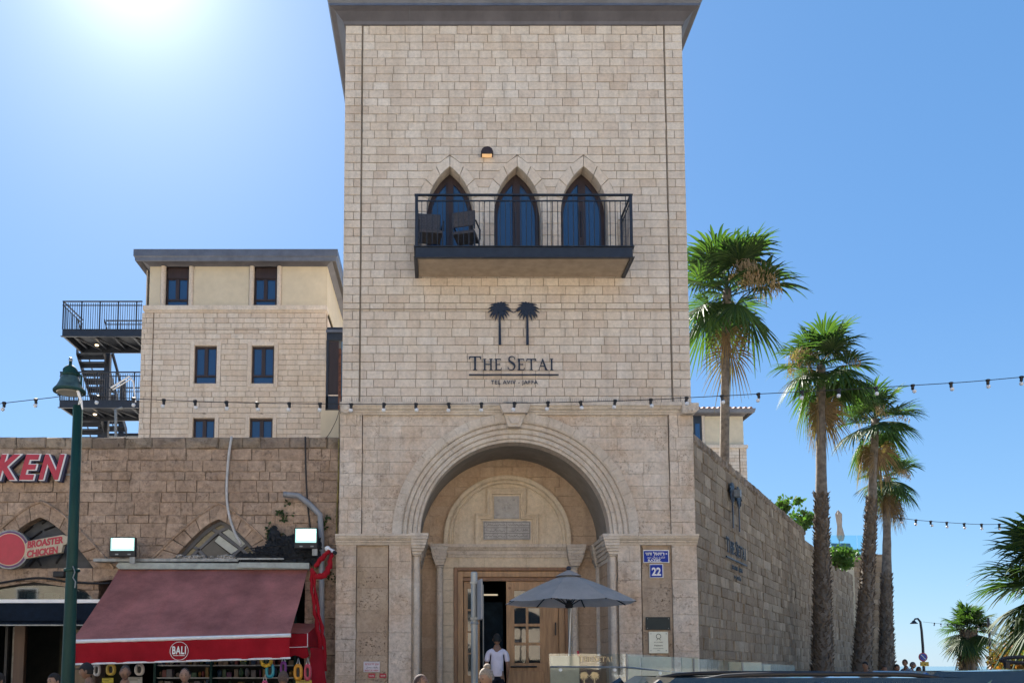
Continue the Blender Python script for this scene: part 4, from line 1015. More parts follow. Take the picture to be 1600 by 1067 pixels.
# grey lattice fill of the two arches
M['lattice'] = plain('grey_painted_lattice', (.11, .115, .13), .55, var=.15, scale=6)
M['board'] = plain('dark_grey_board', (.055, .06, .07), .6, var=.2, scale=5)
I = a1i; yb = YW+.22
fan = MB().prism(pow_curve(I['x'], I['zs']-.001, I['a'], I['rise'], I['p'], 16), yb, yb+.03).build('arch_window', M['board'], shop)
for a, b in (((30, 838), (52, 822)), ((40, 848), (66, 830)), ((66, 818), (74, 812)), ((54, 815), (70, 811)), ((70, 828), (86, 822)), ((104, 868), (120, 852)), ((46, 884), (60, 868)), ((64, 884), (56, 862)), ((88, 880), (100, 862))):
    p0, p1 = P(*a, yb), P(*b, yb); MB().tube([(p0.x, yb-.012, p0.z), (p1.x, yb-.012, p1.z)], .022, 4).build('lattice_bar', M['black'], fan)
I = a2i
cf = pow_curve(I['x'], I['zs'], I['a'], I['rise'], I['p'], 24)
win = sweep_band(shop, M['lattice'], cf, [(0, yb+.05), (0, yb-.03), (-.075, yb-.03), (-.075, yb+.05)], 'arch_window', 1)[0]
for pts in (((296, 873), (310, 859), (341, 831), (358, 823)), ((328, 824), (341, 831), (378, 858), (388, 868)), ((296, 850), (310, 858), (322, 871)), ((385, 851), (375, 858), (361, 871))):
    for i in range(len(pts)-1):
        p0, p1 = P(*pts[i], yb), P(*pts[i+1], yb); d = (p1-p0).normalized(); nn = Vector((-d.z, 0, d.x))*.028
        MB().prism([(p0.x+nn.x, p0.z+nn.z), (p0.x-nn.x, p0.z-nn.z), (p1.x-nn.x, p1.z-nn.z), (p1.x+nn.x, p1.z+nn.z)], yb-.02-.002*i, yb+.03).build('lattice_bar', M['lattice'], win)
olive = plain('dusty_pane', (.20, .17, .10), .25, var=.15); pale = plain('pale_pane', (.42, .45, .42), .3, var=.08); darkp = plain('dark_pane', (.05, .05, .05), .3)
for pts, m_ in ((((333, 823), (341, 816), (352, 823), (342, 829)), olive), (((299, 849), (328, 828), (338, 833), (309, 856)), olive), (((286, 868), (296, 853), (306, 859), (296, 868)), olive),
    (((347, 831), (357, 826), (386, 848), (376, 854)), pale), (((342, 836), (372, 858), (361, 865), (335, 845)), pale), (((309, 862), (341, 836), (334, 846), (360, 867), (354, 874), (316, 874)), darkp), (((379, 860), (388, 852), (398, 858), (392, 868)), olive)):
    MB().prism([(P(*q, yb).x, P(*q, yb).z) for q in pts], yb+.012, yb+.018).build('pane', m_, win)
MB().prism(pow_curve(I['x'], I['zs']-.001, I['a'], I['rise'], I['p'], 16), yb+.06, yb+.08).build('window_back', M['interior'], win)
# segmental shop window with dark glass
c = [(w1['x']-w1['a']*math.cos(PI*i/24), w1['zs']+w1['rise']*math.sin(PI*i/24)) for i in range(25)]
sw = sweep_band(shop, M['black'], c, [(0, YW+.2), (0, YW+.1), (-.05, YW+.1), (-.05, YW+.2)], 'shop_window', 1)[0]
MB().prism(c, YW+.14, YW+.145).build('pane', clearglass('shop_glass', (.35, .4, .4), .9), sw)
for a in (38, 65): MB().box(WX(a-8, 928), WX(a+8, 928), YW+.3, YW+.6, WZ(935), WZ(924)).build('air_conditioner', M['white'], sw, bevel=.02)
# interiors
for (a, b) in ((-30, 152), (158, 478)):
    x0, x1 = WX(a, 950), WX(b, 950)
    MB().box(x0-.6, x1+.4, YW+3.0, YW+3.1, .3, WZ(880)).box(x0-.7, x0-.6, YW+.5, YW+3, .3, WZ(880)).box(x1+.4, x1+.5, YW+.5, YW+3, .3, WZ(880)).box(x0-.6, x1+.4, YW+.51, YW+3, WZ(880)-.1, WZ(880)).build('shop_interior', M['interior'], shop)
# left shop front
yf = YW+.15
MB().box(WX(16, 1000), WX(33, 1000), yf, yf+.12, .3, WZ(938)).build('door_post', plain('brown_timber', (.10, .06, .04), .6, streak=True), shop, bevel=.01)
MB().box(WX(2, 1000), WX(6, 1000), yf, yf+.08, .3, WZ(938)).build('door_post', M['black'], shop)
MB().box(WX(6, 1000), WX(16, 1000), yf+.2, yf+.22, .3, WZ(978)).build('poster', plain('pale_poster', (.3, .28, .24), .6, var=.4, scale=5), shop)
MB().box(WX(33, 1000), WX(150, 1000), yf+1.6, yf+1.62, .3, WZ(960)).build('inner_screen', plain('dim_olive_screen', (.035, .035, .015), .7, var=.4, scale=1.5), shop)
MB().box(wx0, WX(159, 955), 16.3, YW-.03, WZ(977)+.02, WZ(977)+.04).build('canopy_soffit', M['black'], shop)
# dark fascia canopy
YC = 16.3
cn = thing('shop_canopy', 'dark navy fascia canopy with a white edge strip over the left shop', 'canopy', (fx(60, 955, YC), YC, PZ(977, YC)))
MB().box(fx(-170, 955, YC), fx(163, 955, YC), YC, YC+.06, PZ(975, YC), PZ(942, YC)).build('fascia', plain('navy_fascia', (.005, .012, .025), .8, var=.2, spec=.15), cn, bevel=.01)
MB().box(fx(-170, 955, YC), fx(163, 955, YC), YC-.02, YC+.06, PZ(941.5, YC), PZ(936, YC)).build('edge_strip', M['white'], cn)
MB().box(fx(-170, 955, YC), fx(163, 955, YC), YC+.061, YW-.03, PZ(939, YC)-.02, PZ(937, YC)).build('top_sheet', M['black'], cn)
MB().box(fx(-170, 955, YC), fx(163, 955, YC), YC-.005, YC+.03, PZ(977, YC), PZ(975, YC)-.002).build('lower_trim', M['grey_metal'], cn)
# ---------------------------------------------------------------- red letter sign
M['red'] = plain('sign_red', (.42, .02, .045), .4, var=.06); M['navy'] = plain('sign_navy_side', (.012, .014, .05), .4); M['cream_sign'] = plain('sign_cream', (.62, .50, .33), .5, var=.05)
ks = thing('red_letter_sign', 'red slanted channel letters outlined white and navy on the shop wall', 'sign', (WX(50, 730), YW-.06, WZ(750)))
zb_ = PZ(749.5, YW-.15); hh = PZ(708, YW-.15)-zb_
YL = YW-.16
letters = 'CHICKEN'; xr_ = fx(100.5, 730, YL); adv = []
xcur = xr_
for chh in reversed(letters):
    mb, w = text_mb(chh, hh, .05, .032, .28)
    kx = 1.0; wtot = max(v[0] for v in mb.v)-min(v[0] for v in mb.v); target = {'N': 43, 'E': 33, 'K': 42, 'I': 24}.get(chh, 38)/1360*YL
    kx = target/wtot; xcur -= target*.93
    for nm, off, dep, yy, m_ in (('letter_side', .06, .10, YL+.02, 'navy'), ('letter_outline', .055, .02, YL, 'white'), ('letter_face', .032, .012, YL-.013, 'red')):
        mb, w = text_mb(chh, hh*.93, dep, off, .28); dx_ = .035 if nm == 'letter_side' else 0
        place(mb, (xcur+dx_, yy, zb_+.02-(.015 if dx_ else 0)), sx=kx).build(nm, M[m_], ks)
for py in (720.5, 742): MB().box(WX(-150, 730), WX(128, 730), YW-.05, YW-.03, WZ(py)-.012, WZ(py)+.012).build('mounting_rail', M['grey_metal'], ks)
# round emblem sign
YS = YW-.25
bs_ = thing('chicken_shop_sign', 'round red emblem with a tilted cream board reading chicken in red', 'sign', (fx(15, 880, YS), YS, PZ(890, YS)))
cc = P(15, 858, YS); R_ = 31/1360*YS
MB().tube([(cc.x, YS-.0, cc.z), (cc.x, YS+.14, cc.z)], R_, 40).build('emblem_rim', M['grey_metal'], bs_)
MB().tube([(cc.x, YS-.008, cc.z), (cc.x, YS-.0005, cc.z)], R_*.93, 40).build('emblem_ring', plain('violet_ring', (.10, .03, .13), .4), bs_)
MB().tube([(cc.x, YS-.014, cc.z), (cc.x, YS-.0085, cc.z)], R_*.84, 40).build('emblem_line', M['cream_sign'], bs_)
MB().tube([(cc.x, YS-.02, cc.z), (cc.x, YS-.0145, cc.z)], R_*.80, 40).build('emblem_face', M['red'], bs_)
bd = [(37, 852), (44, 845), (98, 835), (108, 838), (104, 850), (99, 851), (96, 863), (38, 873)]
MB().prism([(P(a, b, YS).x, P(a, b, YS).z) for a, b in bd], YS-.01, YS+.10).build('board', plain('beige_board', (.45, .38, .28), .5), bs_, bevel=.008)
for s_, p_, h_, w_ in (('BROASTER', (43, 856), 10.5, 57), ('CHICKEN', (43, 870.5), 10.5, 50)):
    h_ = h_/1360*YS; mb, w = text_mb(s_, h_, .006, .045, .25); W_ = w_/1360*YS; q = P(*p_, YS)
    place(mb, (q.x, YS-.018, q.z), sx=W_/w, ry=-.15).build('lettering', M['red'], bs_)
# ================================================================ red awning
YT, YBt = 17.1, 15.05
M['awning'] = fabric('faded_red_canvas', (.64, .26, .23), .5, var=.18, scale=1.6); M['valance'] = fabric('red_canvas', (.36, .012, .022), .15, var=.12, scale=2.5)
aw = thing('red_awning', 'faded red canvas awning with a bright red front valance over the souvenir shop', 'awning', (fx(290, 1000, YBt), YBt, 2.0))
tl_, tr_ = P(186, 888, YT), P(481, 888, YT); bl_, br_ = P(110.5, 1002, YBt), P(452.5, 992, YBt)
mb = MB(); nx, ny = 72, 12
for j in range(ny+1):
    for i in range(nx+1):
        u, v_ = i/nx, j/ny; p = tl_.lerp(tr_, u).lerp(bl_.lerp(br_, u), v_); p.z -= .05*math.sin(PI*v_)+.018*abs(math.sin(u*PI*6))*(.4+v_)+.006*math.sin(u*61+v_*9); mb.v.append(tuple(p))
for j in range(ny):
    for i in range(nx): a = j*(nx+1)+i; mb.f.append((a, a+1, a+nx+2, a+nx+1))
mb.build('canvas', M['awning'], aw, smooth=True)
for k_ in range(1, 6):
    u = k_/6; a_s = []; b_s = []
    for j in range(13):
        v_ = j/12; p = tl_.lerp(tr_, u).lerp(bl_.lerp(br_, u), v_); p.z -= .05*math.sin(PI*v_)-.006; a_s.append(p+Vector((-.012, 0, 0))); b_s.append(p+Vector((.012, 0, 0)))
    MB().strip(a_s, b_s).build('seam', M['awning'], aw)
vl, vr = P(109.5, 1037, YBt), P(452, 1027, YBt)
mb = MB(); A = [bl_.lerp(br_, i/40)+Vector((0, .012*math.sin(i*1.3), -.03)) for i in range(41)]; Bq = [vl.lerp(vr, i/40)+Vector((0, .022*math.sin(i*1.1+1), 0)) for i in range(41)]
mb.strip(A, Bq).build('valance', M['valance'], aw, smooth=True)
MB().tube([bl_+Vector((-.02, 0, 0)), br_+Vector((.02, 0, 0))], .034, 8).build('front_bar', M['white'], aw)
MB().tube([vl+Vector((-.01, 0, -.005)), vr+Vector((.02, 0, -.005))], .018, 8).build('hem_bar', M['white'], aw)
for u in (.08, .92):
    p, q = tl_.lerp(tr_, u), bl_.lerp(br_, u); m_ = p.lerp(q, .5)+Vector((.35 if u < .5 else -.35, 0, -.35)); MB().tube([p-Vector((0, 0, .2)), m_, q-Vector((0, -.05, .12))], .022, 8).build('folding_arm', M['white'], aw)
lc = P(280, 1016.5, YBt-.03); rr_ = 14.5/1360*YBt
mb = MB(); n_ = 40
for i in range(n_):
    a0, a1_ = 2*PI*i/n_, 2*PI*(i+1)/n_
    o = len(mb.v)
    for r__ in (rr_, rr_*.95):
        for a in (a0, a1_): mb.v.append((lc.x+r__*math.cos(a), YBt-.035, lc.z+r__*math.sin(a)))
    mb.f.append((o, o+1, o+3, o+2))
mb.build('logo_ring', M['white'], aw)
mb, w = text_mb('BALI', .135, .003, .028, spacing=1.15); place(mb, (lc.x-.118, YBt-.04, lc.z-.05), sx=.236/w).build('lettering', M['white'], aw)
MB().box(lc.x-.10, lc.x-.005, YBt-.038, YBt-.036, lc.z-.082, lc.z-.072).box(lc.x+.005, lc.x+.10, YBt-.038, YBt-.036, lc.z-.082, lc.z-.072).build('lettering', M['white'], aw)
hs_ = M['housing'] = plain('pale_green_housing', (.33, .37, .35), .5, var=.15, scale=6)
MB().prism([(P(a, b, YT-.1).x, P(a, b, YT-.1).z) for a, b in ((181, 884), (186, 889), (483, 889.5), (482, 880), (186, 878))], YT-.12, YT+.08).build('cassette', hs_, aw, bevel=.015)
MB().box(fx(150, 875, YT), fx(378, 875, YT), YT-.14, YT+.1, PZ(878, YT), PZ(873.5, YT)).build('cover_flashing', M['grey_metal'], aw)
MB().prism([(P(a, b, YT-.2).x, P(a, b, YT-.2).z) for a, b in ((369, 886), (483, 888), (483, 879), (374, 878))], YT-.2, YT-.13).build('cover_flashing', hs_, aw)
MB().box(fx(374, 875, YT), fx(446, 875, YT), YT-.2, YT+.05, PZ(876.5, YT)+.01, PZ(874, YT)+.01).build('cover_flashing', M['grey_metal'], aw)
tr = MB()
for i in range(60):
    p = P(rnd.uniform(278, 368), rnd.uniform(868, 873), YT-.05); tr.ball(p, (rnd.uniform(.02, .09), .05, rnd.uniform(.01, .035)), 6, 4)
tg = tr.build('debris', plain('pale_debris', (.4, .37, .33), .9, var=.5, scale=30), aw); tg['kind'] = 'stuff'
# floodlights
def floodlight(px, py, w, h, label, face=emis('floodlight_led', (.5, .95, .85), .2)):
    Y = 16.75; c = P(px, py, Y); W_, H_ = w/1360*Y/2, h/1360*Y/2
    t = thing('floodlight', label, 'floodlight', (c.x, Y, c.z-H_-.1), 0, 'lit floodlights above the awning')
    MB().box(c.x-W_-.025, c.x+W_+.025, Y, Y+.09, c.z-H_-.12, c.z+H_+.02).build('housing', M['black'], t, bevel=.02)
    MB().box(c.x-W_, c.x+W_, Y-.006, Y-.001, c.z-H_, c.z+H_).build('lit_panel', face, t)
    MB().box(c.x-W_*.8, c.x+W_*.85, Y-.010, Y-.0065, c.z-H_*.55, c.z+H_*.8).build('led_field', M.setdefault('led', emis('led_core', (.95, 1, .98), 4.0)), t)
    for q_ in (-.6, .45): MB().box(c.x+W_*q_, c.x+W_*q_+.06, Y-.004, Y-.0005, c.z-H_-.085, c.z-H_-.06).build('maker_mark', M['grey_metal'], t)
    MB().box(c.x+W_*.6, c.x+W_*.6+.1, Y+.02, Y+.06, c.z-H_-.25, c.z-H_-.121).build('bracket', M['grey_metal'], t)
    MB().box(c.x-.05, c.x+.05, Y+.091, YW-.02, c.z-.03, c.z+.03).build('wall_arm', M['black'], t)
floodlight(191.5, 850, 37, 20, 'square lit floodlight on the left corner of the awning housing')
floodlight(478, 836.5, 33, 22, 'square lit floodlight beside the grey pipe right of the second arch')
# pipes and cables
M['grey_pale'] = plain('pale_grey_conduit', (.48, .47, .46), .6)
def pipe(name, label, cat, pts, r, m, Y=YW-.06, n=8, smooth=True):
    p = [P(a, b, Y) for a, b in pts]
    q = []
    for i in range(len(p)-1):
        p0, p1, p2, p3 = p[max(i-1, 0)], p[i], p[i+1], p[min(i+2, len(p)-1)]
        for j in range(4):
            t = j/4
            q.append(.5*((2*p1)+(-p0+p2)*t+(2*p0-5*p1+4*p2-p3)*t*t+(-p0+3*p1-3*p2+p3)*t**3) if smooth else p1.lerp(p2, t))
    q.append(p[-1]); return tag(MB().tube(q, r, n).build(name, m, None, smooth=True), label, cat)
pipe('white_conduit', 'pale flexible conduit hanging from the wall top over the second arch', 'pipe', [(362, 682), (357, 715), (354, 765), (357, 800), (366, 830), (377, 851)], .026, M['grey_pale'])
pipe('black_cable', 'thin black cable hanging down the wall to the right floodlight', 'cable', [(477, 682), (478, 740), (481, 790), (485, 824)], .016, M['black'])
pipe('grey_drainpipe', 'thick grey drainpipe with a bent open top beside the right floodlight', 'pipe', [(443, 772), (466, 774), (482, 786), (500, 804), (502.5, 840), (502.5, 960), (506, 1080)], .056, M['grey_pvc'], YW-.16, 12, False)
pipe('yellow_pipe', 'thin yellowish pipe running down the joint between shop wall and portal', 'pipe', [(529.5, 686), (529, 740), (526.5, 800), (526, 852)], .018, plain('yellow_pipe', (.22, .17, .04), .6, var=.3), YW-.1)
pipe('wall_cable', 'slack dark cables strung along the wall above the left shop window', 'cable', [(-10, 912), (40, 904), (70, 903), (110, 909), (165, 911), (172, 910)], .02, M['black'], YW-.07)
pipe('thin_wire', 'thin wire sagging from the tower corner to the shop wall top', 'cable', [(530, 640), (526, 655), (516, 675), (508, 686)], .006, M['black'], YW-.1)
MB_ = MB().box(WX(91, 893), WX(108, 893), YW-.25, YW-.05, WZ(903), WZ(894)); tag(MB_.build('small_wall_light', M['black'], None, bevel=.02), 'small black box light fixed under the first arch', 'lamp')
# ---------------------------------------------------------------- side awning and red drape
YD = 15.9
sa = thing('side_awning', 'small red side awning with scalloped valance at the right end of the shop', 'awning', (fx(485, 1000, YD), YD, 1.6))
def quad(pts, Y, name, m, par, th=.006):
    q = [P(a, b, y) for (a, b), y in zip(pts, Y if isinstance(Y, (list, tuple)) else [Y]*len(pts))]
    mb = MB(); n_ = len(q); mb.v = [tuple(p) for p in q]+[(p.x, p.y+th, p.z) for p in q]
    mb.f = [tuple(range(n_)), tuple(reversed(range(n_, 2*n_)))]+[(i, i+n_, (i+1) % n_+n_, (i+1) % n_) for i in range(n_)]
    return mb.build(name, m, par)
quad(((456, 973), (496, 974), (481, 989), (448, 989)), (17.0, 17.0, YD, YD), 'top_panel', plain('faded_pink_canvas', (.33, .11, .08), .9), sa)
quad(((448, 989.5), (480.5, 989.5), (480.5, 1010), (448, 1011)), YD, 'front_panel', M['valance'], sa)
quad(((481, 989), (496, 975), (502, 1012), (481, 1010)), (YD, 17.0, 17.0, YD), 'side_panel', M['valance'], sa)
sc_ = [(448, 1011.5), (480, 1010.5), (483, 1024), (478, 1028), (473, 1028), (467, 1025), (460, 1023), (454, 1026), (448, 1028)]
quad(sc_, YD, 'valance', M['valance'], sa)
MB().tube([P(448, 1011, YD-.01), P(480.5, 1010, YD-.01)], .008, 6).tube([P(480.5, 989, YD-.01), P(480.5, 1010, YD-.01)], .008, 6).build('white_piping', M['white'], sa)
cu = MB()
cu.strip([P(484+(487-484)*i/6+1.2*math.sin(i*2), 1011+10*i, 15.95) for i in range(9)], [P(502+(511-502)*i/6, 1012+10*i, 16.3) for i in range(9)])
cu.build('side_curtain', M['valance'], sa, smooth=True)
dr = thing('red_drape', 'bundled red cloth hanging in folds from the white camera to the ground', 'cloth', (P(505, 1060, 16.4).x, 16.4, 1.0))
for nm, pts, r_d in (('cloth_fold', [(514, 860), (503, 872), (489, 888)], [.035, .05, .035]), ('cloth_fold', [(518, 864), (515, 885), (507, 899), (494, 901), (487, 890)], [.03, .05, .062, .055, .03]), ('cloth_fold', [(487, 888), (487, 915), (492, 958), (500, 1000), (506, 1060)], [.035, .03, .035, .05, .055]), ('cloth_fold', [(489, 895), (497, 950), (506, 1000), (509, 1060)], [.02, .028, .036, .04])):
    p = [P(a, b, 16.4) for a, b in pts]; q = []; rr = []
    for i in range(len(p)-1):
        for j in range(5): t = j/5; q.append(p[i].lerp(p[i+1], t)+Vector((.012*math.sin(3*i+j*1.7), .015*math.cos(j*2.1+i), 0))); rr.append(r_d[i]*(1-t)+r_d[i+1]*t+.008*math.sin(j*2.4+i))
    MB().tube(q, rr, 9).build(nm, M['valance'], dr, smooth=True)
sc2 = thing('security_camera', 'white bullet camera at the top of the red cloth', 'camera', (P(515, 858, 16.5).x, 16.5, PZ(862, 16.5)))
p = P(512, 857, 16.5); q = P(525, 864, 16.4)
MB().ball(p, .055, 14, 10).build('ball_mount', M['white'], sc2, smooth=True)
MB().tube([p, p.lerp(q, .7), p.lerp(q, .72)], [.035, .042, .03], 12).build('camera_body', M['white'], sc2)
MB().tube([p.lerp(q, .73), q], .032, 12).build('lens_hood', M['black'], sc2)
MB().box(p.x-.03, p.x+.03, 16.52, YW-.02, p.z-.03, p.z+.03).build('bracket', M['white'], sc2)
# ================================================================ long side wall on the right
AZW = math.atan2(1, .596)               # direction of the wall from the corner, in plan
sx0, sy0 = fx(1083.5, 800, 17.3), 17.35
side = thing('side_wall_building', 'long brown sandstone side wall running back to the right of the portal', 'wall', (sx0, sy0, 0), AZW)
zwt = PZ(672, 17.35)
def side_pt(px, py=900):
    "distance along the wall plane seen at column px"
    k = (px-PPX)/FPX; t = (sx0-k*sy0)/(k-.596); return t*math.hypot(1, .596)
SL1 = side_pt(1263); SL2 = 46.0
FA = Matrix.Translation((sx0, sy0, 0)) @ Matrix.Rotation(AZW, 4, 'Z')
rws = rows_(.1, zwt-.24, .235, .025, seed=9)
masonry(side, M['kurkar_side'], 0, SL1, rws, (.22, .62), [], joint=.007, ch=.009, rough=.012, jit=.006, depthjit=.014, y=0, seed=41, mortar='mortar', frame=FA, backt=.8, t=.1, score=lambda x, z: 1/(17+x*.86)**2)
masonry(side, M['coping'], 0, SL1, [(zwt-.24, zwt)], (.22, .4), [], joint=.03, ch=.04, rough=.02, jit=.028, depthjit=.02, proud=.02, y=0, seed=42, frame=FA, backt=.8, t=.3, name='coping_stone', maxp=60)
# second stretch, set back a little and slightly turned
p1 = FA @ Vector((SL1, .35, 0)); AZ2 = AZW-.012
FB = Matrix.Translation(p1) @ Matrix.Rotation(AZ2, 4, 'Z')
slot = [dict(x=(side_pt(1318)-SL1)+.3, a=.16, zs=PZ(950, 38), rise=.001, zb=PZ(1000, 38), p='round')]
zwb = zwt-.05
for i in range(4):
    slot.append(dict(x=side_pt(1345+i*5.5)-SL1, a=.22, zs=zwb-3.0, rise=.001, zb=1.9, p='round'))
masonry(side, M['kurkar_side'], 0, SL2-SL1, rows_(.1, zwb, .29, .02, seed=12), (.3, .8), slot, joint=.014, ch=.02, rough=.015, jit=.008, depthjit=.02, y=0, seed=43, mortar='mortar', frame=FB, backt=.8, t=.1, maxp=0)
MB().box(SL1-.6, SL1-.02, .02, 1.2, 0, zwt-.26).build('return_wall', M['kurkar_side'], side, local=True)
ug = FA @ Vector((1.0, -.05, 0))
# sign on the side wall
st = side_pt(1150); zs = PZ(893, sy0+st*.86)
pS = FA @ Vector((st+.05, -.03, 0))
hs2 = hotel_sign((pS.x, pS.y, PZ(898, pS.y)), AZW, 'dark palm emblem and hotel lettering on the long side wall', 1.22)
hb, w = text_mb('ופי -ביבא לת'[::1], .10, .012, .006); place(hb, (-w/2, -.035, -.12)).build('lettering', M['sign_navy'], hs2, local=True)
pc = FA @ Vector((side_pt(1149), -.12, 0)); tag(MB().box(-.07, .07, -.1, .1, -.09, .09).shift(Matrix.Translation((pc.x, pc.y, PZ(771, pc.y))) @ Matrix.Rotation(AZW, 4, 'Z')).build('wall_spotlight', M['grey_metal'], None, bevel=.01), 'small grey box spotlight above the palm emblem on the side wall', 'lamp')
# terrace building behind the wall
def garden_box(px0, px1, Y, py, depth, name, m, par=None, z0=0):
    return MB().box(fx(px0, py, Y), fx(px1, py, Y), Y, Y+depth, z0, PZ(py, Y)).build(name, m, par)
gv = 48.0
pav = thing('rear_pavilion', 'cream and stone pavilion with tiled roof behind the side wall', 'building', (fx(1120, 700, gv), gv, 0))
gx0, gx1 = fx(1040, 660, gv), fx(1161, 660, gv)
zband = PZ(696, gv); zev = PZ(650, gv)
MB().box(gx0, gx1, gv, gv+7, zband, zev).build('render_wall', M['cream'], pav)
MB().box(gx0, fx(1167, 700, gv), gv-.2, gv+7.1, zband-.18, zband).build('band_cornice', M['tower'], pav)
masonry(pav, M['tower'], gx0, fx(1155, 720, gv)-.02, rows_(zband-3.2, zband-.18, .19), (.4, .7), joint=.02, y=gv-.1, seed=51, maxp=120)
masonry(pav, M['tower'], fx(1155, 720, gv)+.02, fx(1166, 720, gv), rows_(zband-3.2, zband-.18, .19), (.35, .5), joint=.02, y=gv-.11, seed=52, maxp=60)
MB().box(gx0, fx(1166, 720, gv)-.02, gv+.3, gv+7, 0, zband-.19).build('lower_wall', M['tower'], pav)
MB().box(fx(1083, 660, gv), fx(1096, 660, gv), gv-.04, gv, zband, zev).build('window', M['steel'], pav)
MB().box(fx(1086, 672, gv), fx(1093, 672, gv), gv-.05, gv-.041, PZ(690, gv), PZ(662, gv)).build('pane', M['pane'], pav)
MB().lathe((fx(1098.5, 660, gv), gv-.02, 0), [(.09, zband), (.09, zev)], 10).build('stone_jamb', M['tower'], pav)
zg = PZ(635.5, gv-.8)
ring(gx0, gx1, gv, gv+7, [(0, zev-.01), (.05, zev+.03), (.35, zev+.22), (.42, zg-.25)]).build('eave', M['zinc'], pav)
ring(gx0, gx1, gv, gv+7, [(.42, zg-.249), (.5, zg-.2), (.55, zg), (.3, zg+.01)]).build('gutter', M['zinc2'], pav)
tm = plain('roof_tile_red', (.30, .13, .08), .8, var=.25)
for i in range(18):
    x = gx0+(gx1-gx0+.6)*i/17-.3; MB().tube([(x, gv-.5, zg+.02), (x+(hx*0), gv+3.4, zg+.75)], .09, 6).build('roof_tile', tm, pav)
MB().add([(gx0-.5, gv-.5, zg), (gx1+.5, gv-.5, zg), (gx1-2.0, gv+3.5, zg+.7), (gx0+2, gv+3.5, zg+.7), (gx1+.5, gv+7.5, zg), (gx0-.5, gv+7.5, zg)], [(0, 1, 2, 3), (1, 4, 2), (3, 2, 4, 5), (0, 3, 5)]).build('roof', tm, pav)
# far stone block with terrace, glass, loungers, parasol
far = thing('far_stone_block', 'square sandstone block at the far end of the side wall', 'building', (fx(1362, 900, 53), 53, 0))
fX0, fX1 = fx(1328, 900, 52), fx(1380, 900, 52)
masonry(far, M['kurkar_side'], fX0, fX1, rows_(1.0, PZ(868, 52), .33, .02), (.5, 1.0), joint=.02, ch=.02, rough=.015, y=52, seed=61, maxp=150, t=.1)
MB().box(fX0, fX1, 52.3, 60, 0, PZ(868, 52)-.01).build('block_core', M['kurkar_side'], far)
MB().box(fX0-.05, fX1+.06, 51.92, 52.4, PZ(868, 52), PZ(866, 52)).build('coping', M['coping'], far)
tdk = MB().box(fx(1265, 880, 45), fx(1334, 880, 45), 45, 51.8, 1, PZ(868, 45)); tag(tdk.build('roof_terrace', M['cream'], None), 'pale raised roof terrace behind the side wall carrying the loungers', 'terrace')
zt2 = PZ(868, 45)
gl = clearglass('blue_glass', (.75, .93, .97), .8)
tg_ = thing('glass_balustrade', 'pale blue glass balustrade on the roof terrace behind the palms', 'railing', (fx(1320, 850, 45), 45.05, zt2))
for a, b in ((1296, 1317), (1318, 1339), (1340, 1356)): MB().box(fx(a, 850, 45.1), fx(b, 850, 45.1), 45.1, 45.12, zt2, PZ(836, 45.1)).build('glass_panel', gl, tg_)
def lounger(px, label):
    x = fx(px, 850, 46.5); t = thing('sun_lounger', label, 'lounger', (x, 46.7, zt2), .2, 'sun loungers on the roof terrace')
    g = plain('green_sling', (.03, .09, .07), .6) if 'g' not in globals() else None
    sl_m = M.setdefault('sling', plain('green_sling', (.025, .075, .06), .6))
    MB().add([(-.3, 0, .42), (.3, 0, .42), (.42, .35, .95), (-.18, .35, .95), (-.3, .03, .42), (.3, .03, .42), (.42, .38, .95), (-.18, .38, .95)], [(0, 1, 2, 3), (4, 7, 6, 5), (0, 4, 5, 1), (3, 2, 6, 7), (0, 3, 7, 4), (1, 5, 6, 2)]).build('backrest', sl_m, t, local=True)
    MB().box(-.3, .3, -1.2, 0, .36, .41).build('seat', sl_m, t, local=True)
    for a in (-.26, .26):
        for b in (-1.1, -.05): MB().box(a-.02, a+.02, b-.02, b+.02, 0, .36).build('leg', M['black'], t, local=True)
lounger(1312, 'left green sling lounger behind the glass balustrade')
lounger(1327, 'right green sling lounger behind the glass balustrade')
cpz = thing('closed_parasol', 'folded beige parasol standing tied on the roof terrace', 'parasol', (fx(1311, 840, 47), 47, zt2))
pz = [PZ(y, 47)-zt2 for y in (845, 838, 830, 822, 812, 803, 797)]
MB().lathe((0, 0, 0), [(.025, 0), (.025, pz[0])], 8).build('pole', M['grey_metal'], cpz, local=True)
mb = MB()
rs = [.10, .19, .15, .11, .14, .16, .03]
for i in range(7):
    for j in range(14):
        a = 2*PI*j/14; r = rs[i]*(1.15 if j % 2 else .75); mb.v.append((r*math.cos(a)+.1*(1-i/6), r*math.sin(a), pz[i]))
for i in range(6):
    for j in range(14): a = i*14+j; b = i*14+(j+1) % 14; mb.f.append((a, b, b+14, a+14))
mb.f.append(tuple(6*14+j for j in range(14)))
mb.build('canopy', fabric('beige_canvas', (.5, .44, .38)), cpz, local=True)
